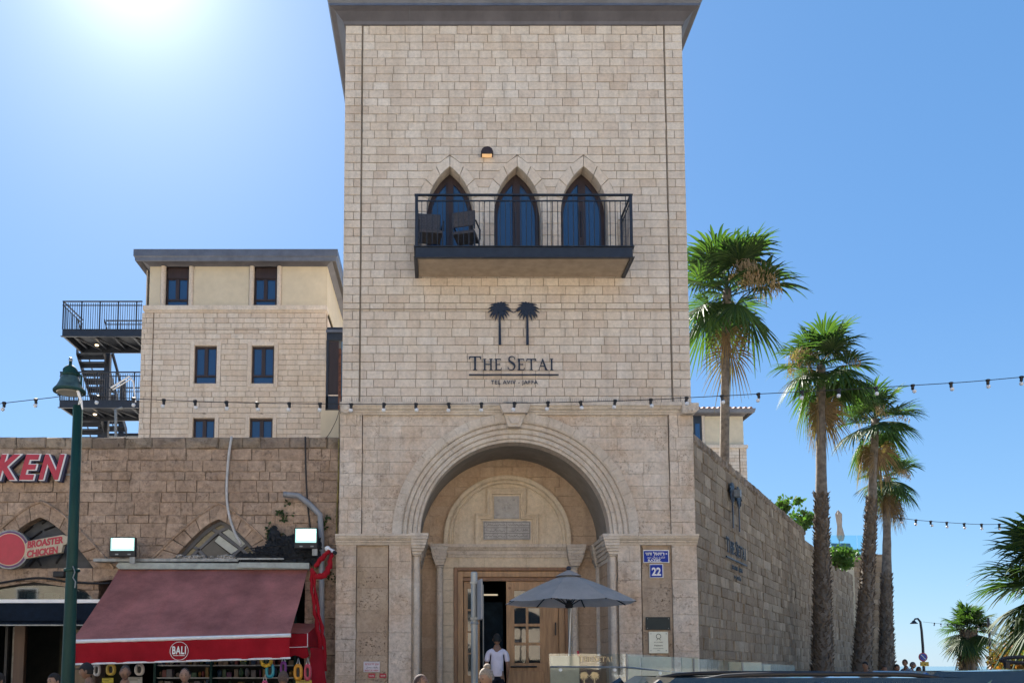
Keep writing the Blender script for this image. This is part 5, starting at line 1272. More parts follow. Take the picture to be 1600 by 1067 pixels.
# ================================================================ plants
def leafmat(name, c1, c2, trans=.35, rough=.45):
    m, n, b = newmat(name); t, pos = tone_(n)
    c = ramp(n, t, [(0, c1), (1, c2)]); n.links.new(c, b.inputs['Base Color']); b.inputs['Roughness'].default_value = rough; b.inputs['Specular IOR Level'].default_value = .3
    tl = N(n, 'BsdfTranslucent'); tc = mixc(n, 1.0, c, (1.0, 1.35, .45), 'MULTIPLY'); n.links.new(tc, tl.inputs[0])
    mx = N(n, 'MixShader'); mx.inputs[0].default_value = trans; o = n.nodes['Material Output']
    n.links.new(b.outputs[0], mx.inputs[1]); n.links.new(tl.outputs[0], mx.inputs[2]); n.links.new(mx.outputs[0], o.inputs[0]); return m
M['frond'] = leafmat('palm_frond', (.03, .062, .026), (.075, .115, .032), .42, .6)
M['frond_dead'] = leafmat('dry_frond', (.17, .105, .055), (.28, .19, .105), .25, .8)
M['flower'] = leafmat('palm_flower', (.42, .30, .17), (.34, .22, .13), .2, .8)
M['trunk'] = plain('palm_trunk', (.17, .145, .12), .95, var=.3, scale=6, bump=.8)
M['boot'] = stone_mat('palm_leaf_bases', [(.16, .125, .095), (.11, .085, .065), (.22, .175, .13), (.085, .065, .05)], bump=.5)
M['leaf'] = leafmat('shrub_leaf', (.05, .11, .025), (.10, .17, .04), .35)
M['stem'] = plain('woody_stem', (.12, .09, .06), .9)
def fan_leaf(elev, seed, R=.98, pet=.72, nseg=34, dead=False):
    r = random.Random(seed); mb = MB(); e = math.radians(elev); p = Vector((0, 0, 0)); pts = [p.copy()]
    for i in range(6):
        p = p+Vector((math.cos(e), 0, math.sin(e)))*(pet/6); e -= math.radians(1.4 if not dead else 7)*(1 if e > -1.4 else 0); pts.append(p.copy())
    mb.tube(pts, [.022, .018, .016, .014, .012, .011, .010], 4, False)
    e -= math.radians(4); d = Vector((math.cos(e), 0, math.sin(e))); s = Vector((0, 1, 0)); nrm = d.cross(s)*-1
    if nrm.z < 0 and elev > 0: nrm = -nrm
    down = Vector((0, 0, -1)); da = math.radians(270)/nseg; fold = r.uniform(.15, .4)
    for i in range(nseg):
        a = -math.radians(135)+da*(i+.5)+r.uniform(-.03, .03); L = R*(.72+.28*math.cos(a*.55))*r.uniform(.88, 1.1)
        droop = r.uniform(.15, .45)*(1.5 if dead else 1); dirv = d*math.cos(a)+s*math.sin(a)*(1-fold*.3)+nrm*abs(math.sin(a))*fold; dirv.normalize()
        dl, dr = a-da/2, a+da/2
        prev = None
        for k, t in enumerate((.04, .3, .52, .72, .88, 1.0)):
            rr = L*t; c = p+dirv*rr+down*droop*L*(max(0, t-.25)/.75)**2.2
            side_ = (-d*math.sin(a)+s*math.cos(a)).normalized()
            w = math.tan(da/2)*rr*1.04 if t <= .55 else math.tan(da/2)*L*.55*max(.04, (1-t)/.45)**.8
            if dead: w *= .6
            if w < .003: w = .003
            ln = c-side_*w; rn = c+side_*w; md = c-nrm*w*.55
            o = len(mb.v); mb.v += [tuple(ln), tuple(md), tuple(rn)]
            if prev is not None: mb.f += [(prev, prev+1, o+1, o), (prev+1, prev+2, o+2, o+1)]
            prev = o
    me = bpy.data.meshes.new('frond'); me.from_pydata(mb.v, [], mb.f); me.update(); me.materials.append(M['frond_dead' if dead else 'frond']); return me
FAN = {e: [fan_leaf(e, 100+e+k*7) for k in range(3)] for e in (80, 62, 45, 28, 10, -10, -30, -50)}
FAND = {e: [fan_leaf(e, 300+e+k*7, dead=True) for k in range(2)] for e in (-25, -50, -72)}
def flower_mesh(seed):
    r = random.Random(seed); mb = MB(); pts = [Vector((0, 0, 0))]; e = .9; p = Vector((0, 0, 0))
    for i in range(8): p = p+Vector((math.cos(e), 0, math.sin(e)))*.16; e -= .27; pts.append(p.copy())
    mb.tube(pts, .008, 3, False)
    for i in range(160):
        t = r.uniform(.35, 1)*8; k = min(int(t), 7); q = pts[k].lerp(pts[k+1], t-k)+Vector((r.gauss(0, .05), r.gauss(0, .09), -abs(r.gauss(0, .16))))
        a = r.uniform(0, PI); v_ = Vector((math.cos(a), math.sin(a), 0))*.012; dn = Vector((r.gauss(0, .02), r.gauss(0, .02), -r.uniform(.05, .12)))
        mb.add([q-v_, q+v_, q+dn+v_*.4, q+dn-v_*.4], [(0, 1, 2, 3)])
    me = bpy.data.meshes.new('flower_stalk'); me.from_pydata(mb.v, [], mb.f); me.update(); me.materials.append(M['flower']); return me
FLW = [flower_mesh(k) for k in range(3)]
def palm(label, base, top, r0, r1, scale, nfr=38, ndead=10, nfl=3, boots=None, skirt=0, group='tall fan palms along the side wall', seed=1, rtop=None, fl_dir=None):
    r = random.Random(seed); base = Vector(base); top = Vector(top)
    t = thing('fan_palm', label, 'palm tree', base, 0, group)
    n = 26; pts = []; rs = []
    for i in range(n+1):
        s = i/n; q = base.lerp(top, s); q += Vector((math.sin(s*3.1+seed)*.06, math.cos(s*2.3+seed)*.05, 0)); pts.append(q)
        rad = r0+(r1-r0)*min(1, s*1.25)**.7; rs.append(rad*(1+.035*math.sin(i*2.3+seed)))
    for rpt in range(1): MB().tube(pts, rs, 14).build('trunk', M['trunk'], t, smooth=True)
    if boots:
        mb = MB(); z0, z1, dens, size = boots
        k = int(dens)
        for i in range(k):
            s = z0+(z1-z0)*i/k; f = s*n; j = min(int(f), n-1); q = pts[j].lerp(pts[j+1], f-j); rad = rs[j]*(1-(f-j))+rs[j+1]*(f-j)
            a = i*2.39996+r.uniform(-.25, .25); o_ = Vector((math.cos(a), math.sin(a), 0)); tn = Vector((-o_.y, o_.x, 0)); w = size*r.uniform(.5, .85); h = size*r.uniform(1.1, 2.0); out = size*r.uniform(.45, .95)
            b0 = q+o_*(rad*.93); sgn = r.choice((-.7, .7))*size*r.uniform(.3, 1)
            tip = b0+o_*out+Vector((0, 0, h))+tn*sgn
            mb.add([b0-tn*w, b0+tn*w, b0+tn*w*.35+o_*size*.3+Vector((0, 0, h*.4)), b0-tn*w*.35+o_*size*.3+Vector((0, 0, h*.4)), tip+tn*w*.3, tip-tn*w*.3, b0+Vector((0, 0, h*.6))],
                   [(0, 1, 2, 3), (3, 2, 4, 5), (1, 6, 4, 2), (0, 3, 5, 6), (6, 5, 4)])
        o = mb.build('leaf_bases', M['boot'], t); o['kind'] = 'stuff'
    C = Vector(pts[-1])-base
    es = sorted(FAN)
    for i in range(nfr):
        u = (i+.5)/nfr; e = 84-u*125+r.uniform(-14, 14) if i < nfr-3 else r.uniform(-45, -15); ek = min(es, key=lambda k_: abs(k_-e)); me = r.choice(FAN[ek])
        o = bpy.data.objects.new('frond', me); COL.objects.link(o); o.parent = t; o.location = C+Vector((0, 0, -.28*u*scale+.05)); o.rotation_euler = (r.uniform(-.22, .22), r.uniform(-.15, .15), i*2.39996+r.uniform(-.4, .4)); s = scale*r.uniform(.82, 1.12); o.scale = (s, s, s)
    for i in range(ndead):
        e = r.choice([-25, -50, -72, -72]); me = r.choice(FAND[e]); o = bpy.data.objects.new('dry_frond', me); COL.objects.link(o); o.parent = t
        o.location = C+Vector((0, 0, (-.35-r.uniform(0, .35+skirt))*scale)); o.rotation_euler = (0, 0, r.uniform(0, 6.28)); s = scale*r.uniform(.6, .95); o.scale = (s, s, s)
    for i in range(nfl):
        o = bpy.data.objects.new('flower_stalk', r.choice(FLW)); COL.objects.link(o); o.parent = t; o.location = C+Vector((0, 0, .1))
        a = r.uniform(0, 6.28) if fl_dir is None else r.gauss(fl_dir, .5); o.rotation_euler = (0, 0, a); s = scale*r.uniform(.8, 1.2); o.scale = (s, s, s)
    return t
def pp_(px, py, Y): return P(px, py, Y)
c1 = pp_(1137, 452, 26); palm('tallest fan palm rising from behind the wall beside the tower', (fx(1119, 690, 26), 26, 0), c1, .19, .13, 1.34, 24, 2, 10, None, .3, seed=3, fl_dir=-.6)
c2 = pp_(1285, 572, 27); palm('fan palm with thick shaggy trunk nearest in front of the side wall', (fx(1279, 1045, 27), 27, .1), c2, .37, .14, 1.13, 24, 6, 8, (.0, .62, 620, .11), .25, seed=8, fl_dir=None)
c3 = pp_(1366, 655, 31); palm('second fan palm whose rough trunk leans right past the wall', (fx(1343, 1045, 31), 31, .1), c3, .40, .14, 1.05, 22, 6, 3, (.0, .72, 620, .11), .2, seed=12)
c4 = pp_(1385, 745, 40); palm('smaller third fan palm behind the leaning trunk', (fx(1386, 1045, 40), 40, .1), c4, .42, .16, 1.0, 20, 9, 3, (.0, .55, 400, .12), .35, seed=17)
c5 = pp_(1660, 905, 17); palm('large low fan palm whose fronds enter from the right edge', (fx(1655, 1000, 17), 17, .1), c5, .28, .24, 1.05, 36, 18, 4, (.0, 1, 260, .12), .3, None, 23)
c6 = pp_(1513, 984, 42); palm('short squat palm standing alone near the street lamps', (fx(1512, 1045, 42), 42, .0), c6, .40, .36, .95, 34, 8, 1, (.0, 1, 260, .13), .1, None, 29)
# shrubs
def leaf_cloud(n, rad, c, size, r, mat, par, name='leaves', stretch=(1, 1, 1), clumps=9, local=False):
    mb = MB(); cl = [Vector([r.gauss(0, .5)*rad*stretch[i] for i in range(3)]) for _ in range(clumps)]
    for i in range(n):
        q = r.choice(cl)+Vector([r.gauss(0, .2)*rad for _ in range(3)])+Vector(c); a = Vector((r.gauss(0, 1), r.gauss(0, 1), r.gauss(0, .6))).normalized(); b = a.orthogonal().normalized(); b = Matrix.Rotation(r.uniform(0, 6.28), 3, a) @ b
        s = size*r.uniform(.6, 1.3); w = a.cross(b)*s*.3
        mb.add([q, q+b*s*.5+w, q+b*s, q+b*s*.5-w], [(0, 1, 2, 3)])
    o = mb.build(name, mat, par); o['kind'] = 'stuff'; return o
def shrub(px, py, Y, rad, label, n=900, size=.16, mat=None, base=None, stretch=(1, 1, .8), seed=1):
    r = random.Random(seed); c = P(px, py, Y); t = thing('shrub', label, 'shrub', (c.x, Y, c.z-rad*1.3 if base is None else base), 0)
    leaf_cloud(n, rad, c, size, r, mat or M['leaf'], t, stretch=stretch)
    for i in range(6):
        e = c+Vector([r.gauss(0, .45)*rad for _ in range(3)]); MB().tube([(c.x, Y, c.z-rad*1.3 if base is None else base), c.lerp(e, .5)+Vector((0, 0, -.2*rad)), e], [.03, .02, .008], 5, False).build('branch', M['stem'], t)
    return t
shrub(1226, 787, 27.5, .34, 'light green leafy sprigs rising over the side wall coping', 420, seed=2)
shrub(1254, 808, 30.5, .5, 'small bushy shrub on the wall left of the shaggy palm trunk', 650, seed=3)
shrub(1305, 866, 34.5, .5, 'round green shrub below the terrace loungers', 1100, seed=4)
shrub(1321, 872, 35, .4, 'green shrub spilling over the wall right of the loungers', 500, seed=14)
M['orange_leaf'] = leafmat('orange_flower_leaf', (.32, .10, .02), (.10, .12, .03), .3)
shrub(1600, 1030, 24, .75, 'orange flowering bush at the right edge behind the dark blue car', 4200, .12, M['orange_leaf'], 0, (1, 1, .7), seed=5)
# weeds on the old wall
M['weed'] = leafmat('dark_weed', (.02, .04, .015), (.05, .08, .025), .2)
def weed(px, py, rad, label, n, size=.07, mat='weed', seed=1, Y=None, stretch=(1, .3, 1)):
    r = random.Random(seed); Y = Y or YW-.05; c = P(px, py, Y); t = thing('wall_weed', label, 'weed', (c.x, Y, c.z-rad*.5)); leaf_cloud(n, rad, c, size, r, M[mat], t, stretch=stretch, clumps=6)
weed(443, 802, .16, 'small green weed growing in a joint above the right floodlight', 90)
weed(506, 812, .14, 'dark creeper beside the bend of the grey drainpipe', 90, seed=2, stretch=(.5, .3, 1.6))
weed(529, 842, .12, 'small weed on the impost at the joint of wall and portal', 60, seed=3)
weed(512, 898, .13, 'green weed behind the red cloth', 70, seed=4)
weed(425, 838, .2, 'dark green leaves poking out of the netting left of the right floodlight', 170, seed=9, stretch=(.8, .3, 1.2))
M['netting'] = plain('dark_netting', (.012, .016, .022), .9, var=.3)
nt_ = thing('dark_netting', 'tangle of dark netting and cables between arch and right floodlight', 'netting', (WX(430), YW-.2, WZ(880)))
r_ = random.Random(6)
mb = MB()
for i in range(1500):
    while True:
        px, py = r_.uniform(372, 500), r_.uniform(815, 880)
        top = 858 if px < 415 else (858-2.9*(px-415) if px < 428 else (821+1.6*(px-428) if px < 438 else 838))
        if px < 400: top = 866
        if py > top: break
    c = P(px, py, YW-r_.uniform(.06, .3)); a = r_.uniform(0, 3.14); s = r_.uniform(.04, .09); b = Vector((math.cos(a), r_.uniform(-.4, .4), math.sin(a)))*s; w = Vector((-math.sin(a), 0, math.cos(a)))*s*.5
    mb.add([c-b, c+w, c+b, c-w], [(0, 1, 2, 3)])
o = mb.build('netting', M['netting'], nt_); o['kind'] = 'stuff'
MB().prism([(P(a, b, YW-.05).x, P(a, b, YW-.05).z) for a, b in ((380, 880), (390, 866), (412, 859), (421, 845), (427, 822), (433, 830), (440, 838), (495, 836), (498, 880))], YW-.06, YW-.04).build('net_sheet', M['netting'], nt_)
for i in range(9):
    a = P(r_.uniform(380, 430), r_.uniform(850, 878), YW-.3); b = P(r_.uniform(430, 495), r_.uniform(860, 880), YW-.3); MB().tube([a, a.lerp(b, .5)+Vector((0, 0, r_.uniform(-.1, .15))), b], .008, 4).build('loose_cable', M['black'], nt_)
# ================================================================ street furniture
# green lamp post
YG = 11.0
gp_ = P(112, 900, YG); gx = gp_.x
lp = thing('street_lamp', 'dark green lamp post with a bell shaped lamp in front of the awning', 'street lamp', (gx, YG, .115))
ztp = PZ(634, YG)
MB().lathe((gx, YG, 0), [(.12, .115), (.12, .5), (.10, .55), (.088, .9), (.084, 1.2), (.066, 3.2), (.06, ztp)], 20).build('pole', M['green'], lp, smooth=True)
MB().lathe((gx, YG, 0), [(.09, PZ(893, YG)), (.10, PZ(892, YG)), (.10, PZ(889, YG)), (.09, PZ(888, YG))], 16).build('clamp_band', M['green'], lp)
bx = fx(109, 600, YG); dome = plain('grey_green_shade', (.045, .085, .08), .45, var=.3, scale=14)
zb0 = PZ(612, YG)
pr = [(.185, 0), (.195, .012), (.19, .03), (.165, .06), (.13, .13), (.115, .18), (.10, .20)]
MB().lathe((bx, YG, zb0), pr, 28).build('bell_shade', dome, lp, smooth=True)
MB().lathe((bx, YG, zb0), [(.17, -.012), (.2, -.01), (.202, .014), (.19, .02)], 28).build('shade_rim', M['green'], lp)
MB().lathe((bx, YG, zb0), [(.10, .20), (.105, .235), (.09, .25), (.092, .29), (.07, .32), (.04, .345), (.02, .36), (.02, .41), (.0, .42)], 20).build('cap', M['green'], lp, smooth=True)
MB().lathe((bx, YG, zb0), [(.02, .4), (.026, .42), (.02, .45), (.002, .46)], 10).build('finial', M['grey_metal'], lp)
MB().lathe((bx, YG, zb0), [(.15, -.02), (.16, -.0125)], 20).build('lens', plain('milky_lens', (.35, .33, .28), .3), lp)
MB().tube([(gx, YG, ztp-.02), (gx+.03, YG, ztp+.12), (gx+.03, YG, zb0+.2), (bx+.02, YG, zb0+.33)], [.02, .016, .015, .014], 8).build('bracket_arm', M['green'], lp)
MB().tube([P(119, 606, YG-.08), P(123, 615, YG-.08), P(127, 627, YG-.08), P(129, 640, YG-.08)], [.012, .02, .018, .008], 6).tube([P(121, 606, YG-.08), P(126, 620, YG-.08), P(123, 632, YG-.08)], .01, 5).build('taped_wires', M['white'], lp)
MB().tube([P(114, 884, YG-.09), P(117, 893, YG-.1), P(114, 902, YG-.1), P(118, 908, YG-.1), P(117, 918, YG-.1)], .008, 5).build('tied_cord', M['grey_metal'], lp)
# grey sign post seen from behind
YQ = 11.2
q = P(741, 960, YQ)
spst = thing('sign_post', 'grey steel pole with a road sign seen from behind in front of the hotel door', 'road sign', (q.x, YQ, .115))
MB().lathe((q.x, YQ, 0), [(.043, .115), (.043, PZ(895, YQ)), (.035, PZ(893, YQ))], 16).build('pole', M['grey_metal'], spst, smooth=False)
a0 = P(745.5, 906, YQ-.1); a1_ = P(746, 968, YQ-.1)
mb = MB(); mb.prism([(-.25, a1_.z), (.25, a1_.z), (.25, a0.z), (-.25, a0.z)], -.012, .012)
mb.shift(Matrix.Translation((P(747, 935, YQ).x, YQ-.05, 0)) @ Matrix.Rotation(math.radians(-82), 4, 'Z')); mb.build('sign_back', M['grey_pvc'], spst, bevel=.008)
for py in (910, 966): MB().box(q.x-.05, q.x+.10, YQ-.055, YQ+.055, PZ(py, YQ)-.015, PZ(py, YQ)+.015).build('bracket', M['grey_metal'], spst)
for py in (968, 975): MB().lathe((q.x, YQ, PZ(py, YQ)), [(.05, 0), (.056, .01), (.05, .03)], 12).build('clamp', M['grey_metal'], spst)
# parasol
YU = 14.2
u0 = P(889, 925, YU); ux = u0.x
um = thing('parasol', 'open grey canvas parasol with silver pole in front of the hotel door', 'parasol', (ux, YU, TZ))
R_ = (993-783)/2/1360*YU; zrim = PZ(941, YU); ztop = PZ(897, YU)
nr = 8; mbc = MB(); segs = 6
for i in range(nr):
    a0_, a1__ = 2*PI*(i+.5)/nr, 2*PI*(i+1.5)/nr
    for j in range(segs+1):
        t = .12+.88*j/segs
        for k in range(5):
            a = a0_+(a1__-a0_)*k/4; rr = R_*t*math.cos(PI/nr)/math.cos(a-(a0_+a1__)/2); sag = .045*math.sin(PI*k/4)*t
            z = ztop+(zrim-ztop)*(t**1.25)+(-.0) - sag*.5
            rr *= 1-.02*math.sin(PI*k/4)*t
            mbc.v.append((ux+rr*math.cos(a), YU+rr*math.sin(a), z))
    o = i*(segs+1)*5
    for j in range(segs):
        for k in range(4): b = o+j*5+k; mbc.f.append((b, b+1, b+6, b+5))
M['canvas'] = fabric('grey_canvas', (.47, .43, .395), .3, var=.08)
mbc.build('canopy', M['canvas'], um)
MB().lathe((ux, YU, 0), [(R_*.2, PZ(899, YU)-.01), (R_*.12, PZ(896, YU)+.01), (.05, PZ(891.5, YU)), (.02, PZ(890, YU))], 8).build('vent_cap', M['canvas'], um)
MB().ball((ux, YU, PZ(887.5, YU)), .042, 14, 10).build('finial', M['sign_navy'], um, smooth=True)
MB().tube([(ux, YU, TZ), (ux, YU, ztop)], .022, 12).build('pole', M['grey_metal'], um)
zh_ = PZ(947, YU)
MB().lathe((ux, YU, zh_), [(.05, -.03), (.07, 0), (.05, .05), (.03, .1)], 12).build('hub', M['black'], um)
for i in range(nr):
    a = 2*PI*(i+.5)/nr; tip = Vector((ux+R_*math.cos(a)*.995, YU+R_*math.sin(a)*.995, zrim-.01)); MB().tube([(ux, YU, ztop-.03), (ux+R_*.5*math.cos(a), YU+R_*.5*math.sin(a), ztop+(zrim-ztop)*.5**1.25-.02), tip], .011, 5).build('rib', M['black'], um)
    MB().tube([(ux, YU, zh_), (ux+R_*.5*math.cos(a), YU+R_*.5*math.sin(a), ztop+(zrim-ztop)*.5**1.25-.02)], .009, 5).build('strut', M['black'], um)
MB().tube([(ux-.05, YU-.03, TZ+.8), (ux+.03, YU-.03, zh_)], .008, 5).build('crank_cord', M['white'], um)
MB().lathe((ux, YU, TZ), [(.3, 0), (.3, .07), (.06, .09), (.04, .35)], 20).build('base', M['grey_metal'], um)
# glass balustrade of the terrace
cg = clearglass('barrier_glass', (.95, .985, .975), .84)
gb = thing('terrace_glass_barrier', 'clear glass barrier with round fixings around the hotel terrace', 'barrier', (fx(1000, 1040, 13.6), 13.6, TZ))
def gpanel(pa, ya, pb, yb_, Y0, Y1, name='glass_panel', m=None):
    A, B_ = P(pa, ya, Y0), P(pb, yb_, Y1); th_ = .012
    mb = MB(); mb.v = [(A.x, A.y, TZ), (B_.x, B_.y, TZ), tuple(B_), tuple(A), (A.x, A.y+th_, TZ), (B_.x, B_.y+th_, TZ), (B_.x, B_.y+th_, B_.z), (A.x, A.y+th_, A.z)]
    mb.f = [(0, 1, 2, 3), (4, 7, 6, 5), (0, 4, 5, 1), (3, 2, 6, 7), (0, 3, 7, 4), (1, 5, 6, 2)]; return mb.build(name, m or cg, gb)
gpanel(858, 1020.5, 978, 1021, 13.4, 13.4); gpanel(980, 1021, 1083, 1028, 13.4, 14.6); gpanel(1085, 1028, 1160, 1034, 14.6, 15.6); gpanel(1161, 1034, 1242, 1039, 15.6, 17.2)
steel_ = M['grey_metal']
def rp(px, py, Y): return P(px, py, Y)
MB().tube([rp(860, 1041, 13.35), rp(980, 1042, 13.35), rp(1060, 1050, 14.4), rp(1125, 1052, 15.2)], .014, 8).build('handrail', steel_, gb)
for px, py, Y in ((876, 1046, 13.36), (961, 1046, 13.36), (1032, 1051, 14.0)): p_ = rp(px, py, Y); MB().tube([p_, p_+Vector((0, .03, 0))], .025, 12).build('round_fixing', M['white'], gb)
for px, py, Y in ((979, 1021, 13.4), (1084, 1028, 14.6), (1160, 1034, 15.6)): p_ = rp(px, py, Y); MB().box(p_.x-.012, p_.x+.012, Y-.01, Y+.02, TZ, p_.z).build('post', steel_, gb)
# beige planters / screens standing behind the glass
for (a, b, c, Y, lb) in ((1065, 1091, 1026, 15.0, 'narrow beige screen panel behind the first glass post'), (982, 1000, 1024, 13.9, 'slim beige screen panel left of the wide one behind the glass'), (1002, 1049, 1026, 14.2, 'wide beige screen panel behind the terrace glass'), (1139, 1190, 1034, 16.4, 'long beige screen panel near the side wall'), (1193, 1204, 1038, 17.0, 'short beige screen panel at the far end of the glass'), (860, 905, 1024, 13.8, 'beige screen panel behind the left end of the glass barrier')):
    mb = MB().box(fx(a, c, Y), fx(b, c, Y), Y, Y+.05, TZ, PZ(c, Y)); tag(mb.build('screen_panel', M.setdefault('beige', plain('beige_panel', (.46, .40, .29), .7, var=.06)), None, bevel=.006), lb, 'panel', 'beige screen panels behind the terrace glass')
# host stand with gilt lettering
Yh = 14.0
hsn = thing('host_stand', 'brown wooden host stand with gilt hotel name and palm behind the glass', 'stand', (fx(935, 1040, Yh), Yh, TZ))
MB().box(fx(907, 1045, Yh), fx(948, 1045, Yh), Yh, Yh+.4, TZ, PZ(1024, Yh)).build('cabinet', plain('stand_wood', (.16, .085, .05), .5, streak=True), hsn, bevel=.01)
gold = plain('gilt_lettering', (.62, .50, .28), .4, .3)
x = fx(904, 1030, 13.37)
serif_word('THE SETAI', (0, 4), .092, .075, x, PZ(1033, 13.37), 13.385, .003, .09, lambda mb: mb.build('letter', gold, hsn))
mb = MB(); cxp = fx(922, 1050, 13.37); palm_emblem(mb, cxp-.09, PZ(1048, 13.37), .16, .3, 13.39); mb.build('palm_emblem', gold, hsn)
mb = MB(); palm_emblem(mb, cxp+.07, PZ(1048, 13.37), .16, .3, 13.39, -1); mb.build('palm_emblem', gold, hsn)
rs_ = P(903, 1016, 14.5); mb = MB().tube([rs_, P(905, 1040, 14.5), P(907, 1058, 14.4)], [.02, .022, .03], 6); tag(mb.build('red_strap', M['red'], None), 'thin red strap hanging beside the host stand', 'strap')
# ---------------------------------------------------------------- plates on the portal
YZ = YP-.03+.02
bl = plain('street_sign_blue', (.008, .035, .30), .5, var=.05, spec=.2)
stn = thing('street_name_sign', 'blue enamel street name sign in three scripts on the portal', 'sign', (fx(1025, 870, YZ), YZ, PZ(880, YZ)))
def plate(x0, y0, x1, y1, par, m, Y, t=.02, name='plate'): return MB().box(fx(x0, y1, Y), fx(x1, y1, Y), Y-t, Y, PZ(y1, Y), PZ(y0, Y)).build(name, m, par, bevel=.004)
plate(1005, 859, 1045.5, 879, stn, M['white'], YZ); plate(1006.2, 860.2, 1044.3, 877.8, stn, bl, YZ-.0205, .004, 'blue_face')
def ptext(s, px, py, hpx, wpx, Y, par, m, off=.01, spacing=1.0, name='lettering'):
    h = hpx/1360*Y; mb, w = text_mb(s, h, .002, off, spacing=spacing); Wt = wpx/1360*Y; q = P(px, py, Y)
    return place(mb, (q.x-Wt/2, Y, q.z), sx=Wt/w).build(name, m, par)
ptext('דוד לאיזר', 1023, 867, 5.0, 30, YZ-.028, stn, M['white'], .03)
ptext('→', 1041, 866, 3, 4, YZ-.028, stn, M['white'], .02)
ptext('ﺩﻮﺩ ﻝﺎﻴﺯﺭ ﻉﺭﺎﺷ', 1025, 871.5, 3.2, 28, YZ-.028, stn, M['white'], .012)
ptext('RAZIEL', 1023, 877, 3.8, 21, YZ-.028, stn, M['white'], .03)
nmp = thing('house_number_plate', 'square blue plate with white number 22 under the street sign', 'sign', (fx(1025, 890, YZ), YZ, PZ(902, YZ)))
plate(1015, 881, 1036.3, 902.5, nmp, M['white'], YZ); plate(1016, 882, 1035.3, 901.5, nmp, bl, YZ-.0205, .004, 'blue_face')
ptext('22', 1025.7, 898.3, 12.5, 14.5, YZ-.028, nmp, M['white'], .035)
dp = thing('dark_plaque', 'dark green metal plaque above the white plaque on the portal', 'plaque', (fx(1028, 973, YZ), YZ, PZ(983, YZ)))
plate(1009, 963.5, 1047, 983.5, dp, plain('dark_green_plaque', (.01, .02, .02), .6, 0), YZ, .025)
for a in (1011.5, 1044.5):
    for b in (966, 981): p_ = P(a, b, YZ-.026); MB().tube([p_, p_+Vector((0, -.004, 0))], .008, 8).build('screw', M['grey_metal'], dp)
wp = thing('white_plaque', 'cream hotel rating plaque with a small emblem and four corner screws', 'plaque', (fx(1029, 1003, YZ), YZ, PZ(1020, YZ)))
plate(1014, 986.5, 1044, 1020, wp, plain('cream_plaque', (.66, .66, .55), .35, var=.03), YZ, .02)
for a in (1017, 1041):
    for b in (989.5, 1016): p_ = P(a, b, YZ-.021); MB().tube([p_, p_+Vector((0, -.006, 0))], .01, 8).build('screw', M['grey_metal'], wp)
grn = plain('plaque_print', (.12, .14, .10), .6)
ec = P(1029, 993.5, YZ-.022)
mb = MB(); pts = [(ec.x+.045*math.cos(2*PI*i/20), YZ-.022, ec.z+.045*math.sin(2*PI*i/20)) for i in range(21)]; mb.tube(pts, .006, 4, False); mb.tube([(ec.x-.04, YZ-.022, ec.z-.075), (ec.x, YZ-.022, ec.z-.045), (ec.x+.04, YZ-.022, ec.z-.075)], .005, 4); mb.build('emblem', grn, wp)
ptext('ACADEMIE', 1029, 1003.5, 1.6, 14, YZ-.022, wp, grn, .008); ptext('Haiberg', 1029, 1009, 2.6, 13, YZ-.022, wp, grn, .02); ptext('Hospitality Member', 1029, 1013, 1.5, 16, YZ-.022, wp, grn, .006); ptext('2021', 1029, 1016, 1.5, 4, YZ-.022, wp, grn, .006)
ns = thing('parking_notice', 'white notice with red lettering low on the left portal pier', 'sign', (fx(580, 1042, YZ), YZ, PZ(1050, YZ)))
plate(568, 1033, 593.5, 1049.5, ns, plain('notice_white', (.6, .56, .6), .5), YZ, .01)
ptext('םיבכרל ןיא', 581, 1038, 2.6, 21, YZ-.012, ns, M['red'], .015); ptext('ﻞﻤﺤﻣ ﻑﻮﻗﻭ', 581, 1043, 2.4, 18, YZ-.012, ns, M['sign_navy'], .01); ptext('RESCUE AREA', 581, 1048, 2.4, 21, YZ-.012, ns, M['red'], .015)
for x_, lb in ((575.5, 'left small red sticker under the white notice'), (593, 'right small red sticker under the white notice')):
    s_ = thing('red_sticker', lb, 'sticker', (fx(x_+5, 1054, YZ), YZ, PZ(1058, YZ)), 0, 'red stickers under the notice'); plate(x_, 1051.5, x_+10.5, 1058.5, s_, M['red'], YZ, .006); ptext('ALARM', x_+5.2, 1056, 1.8, 7, YZ-.008, s_, M['white'], .01)
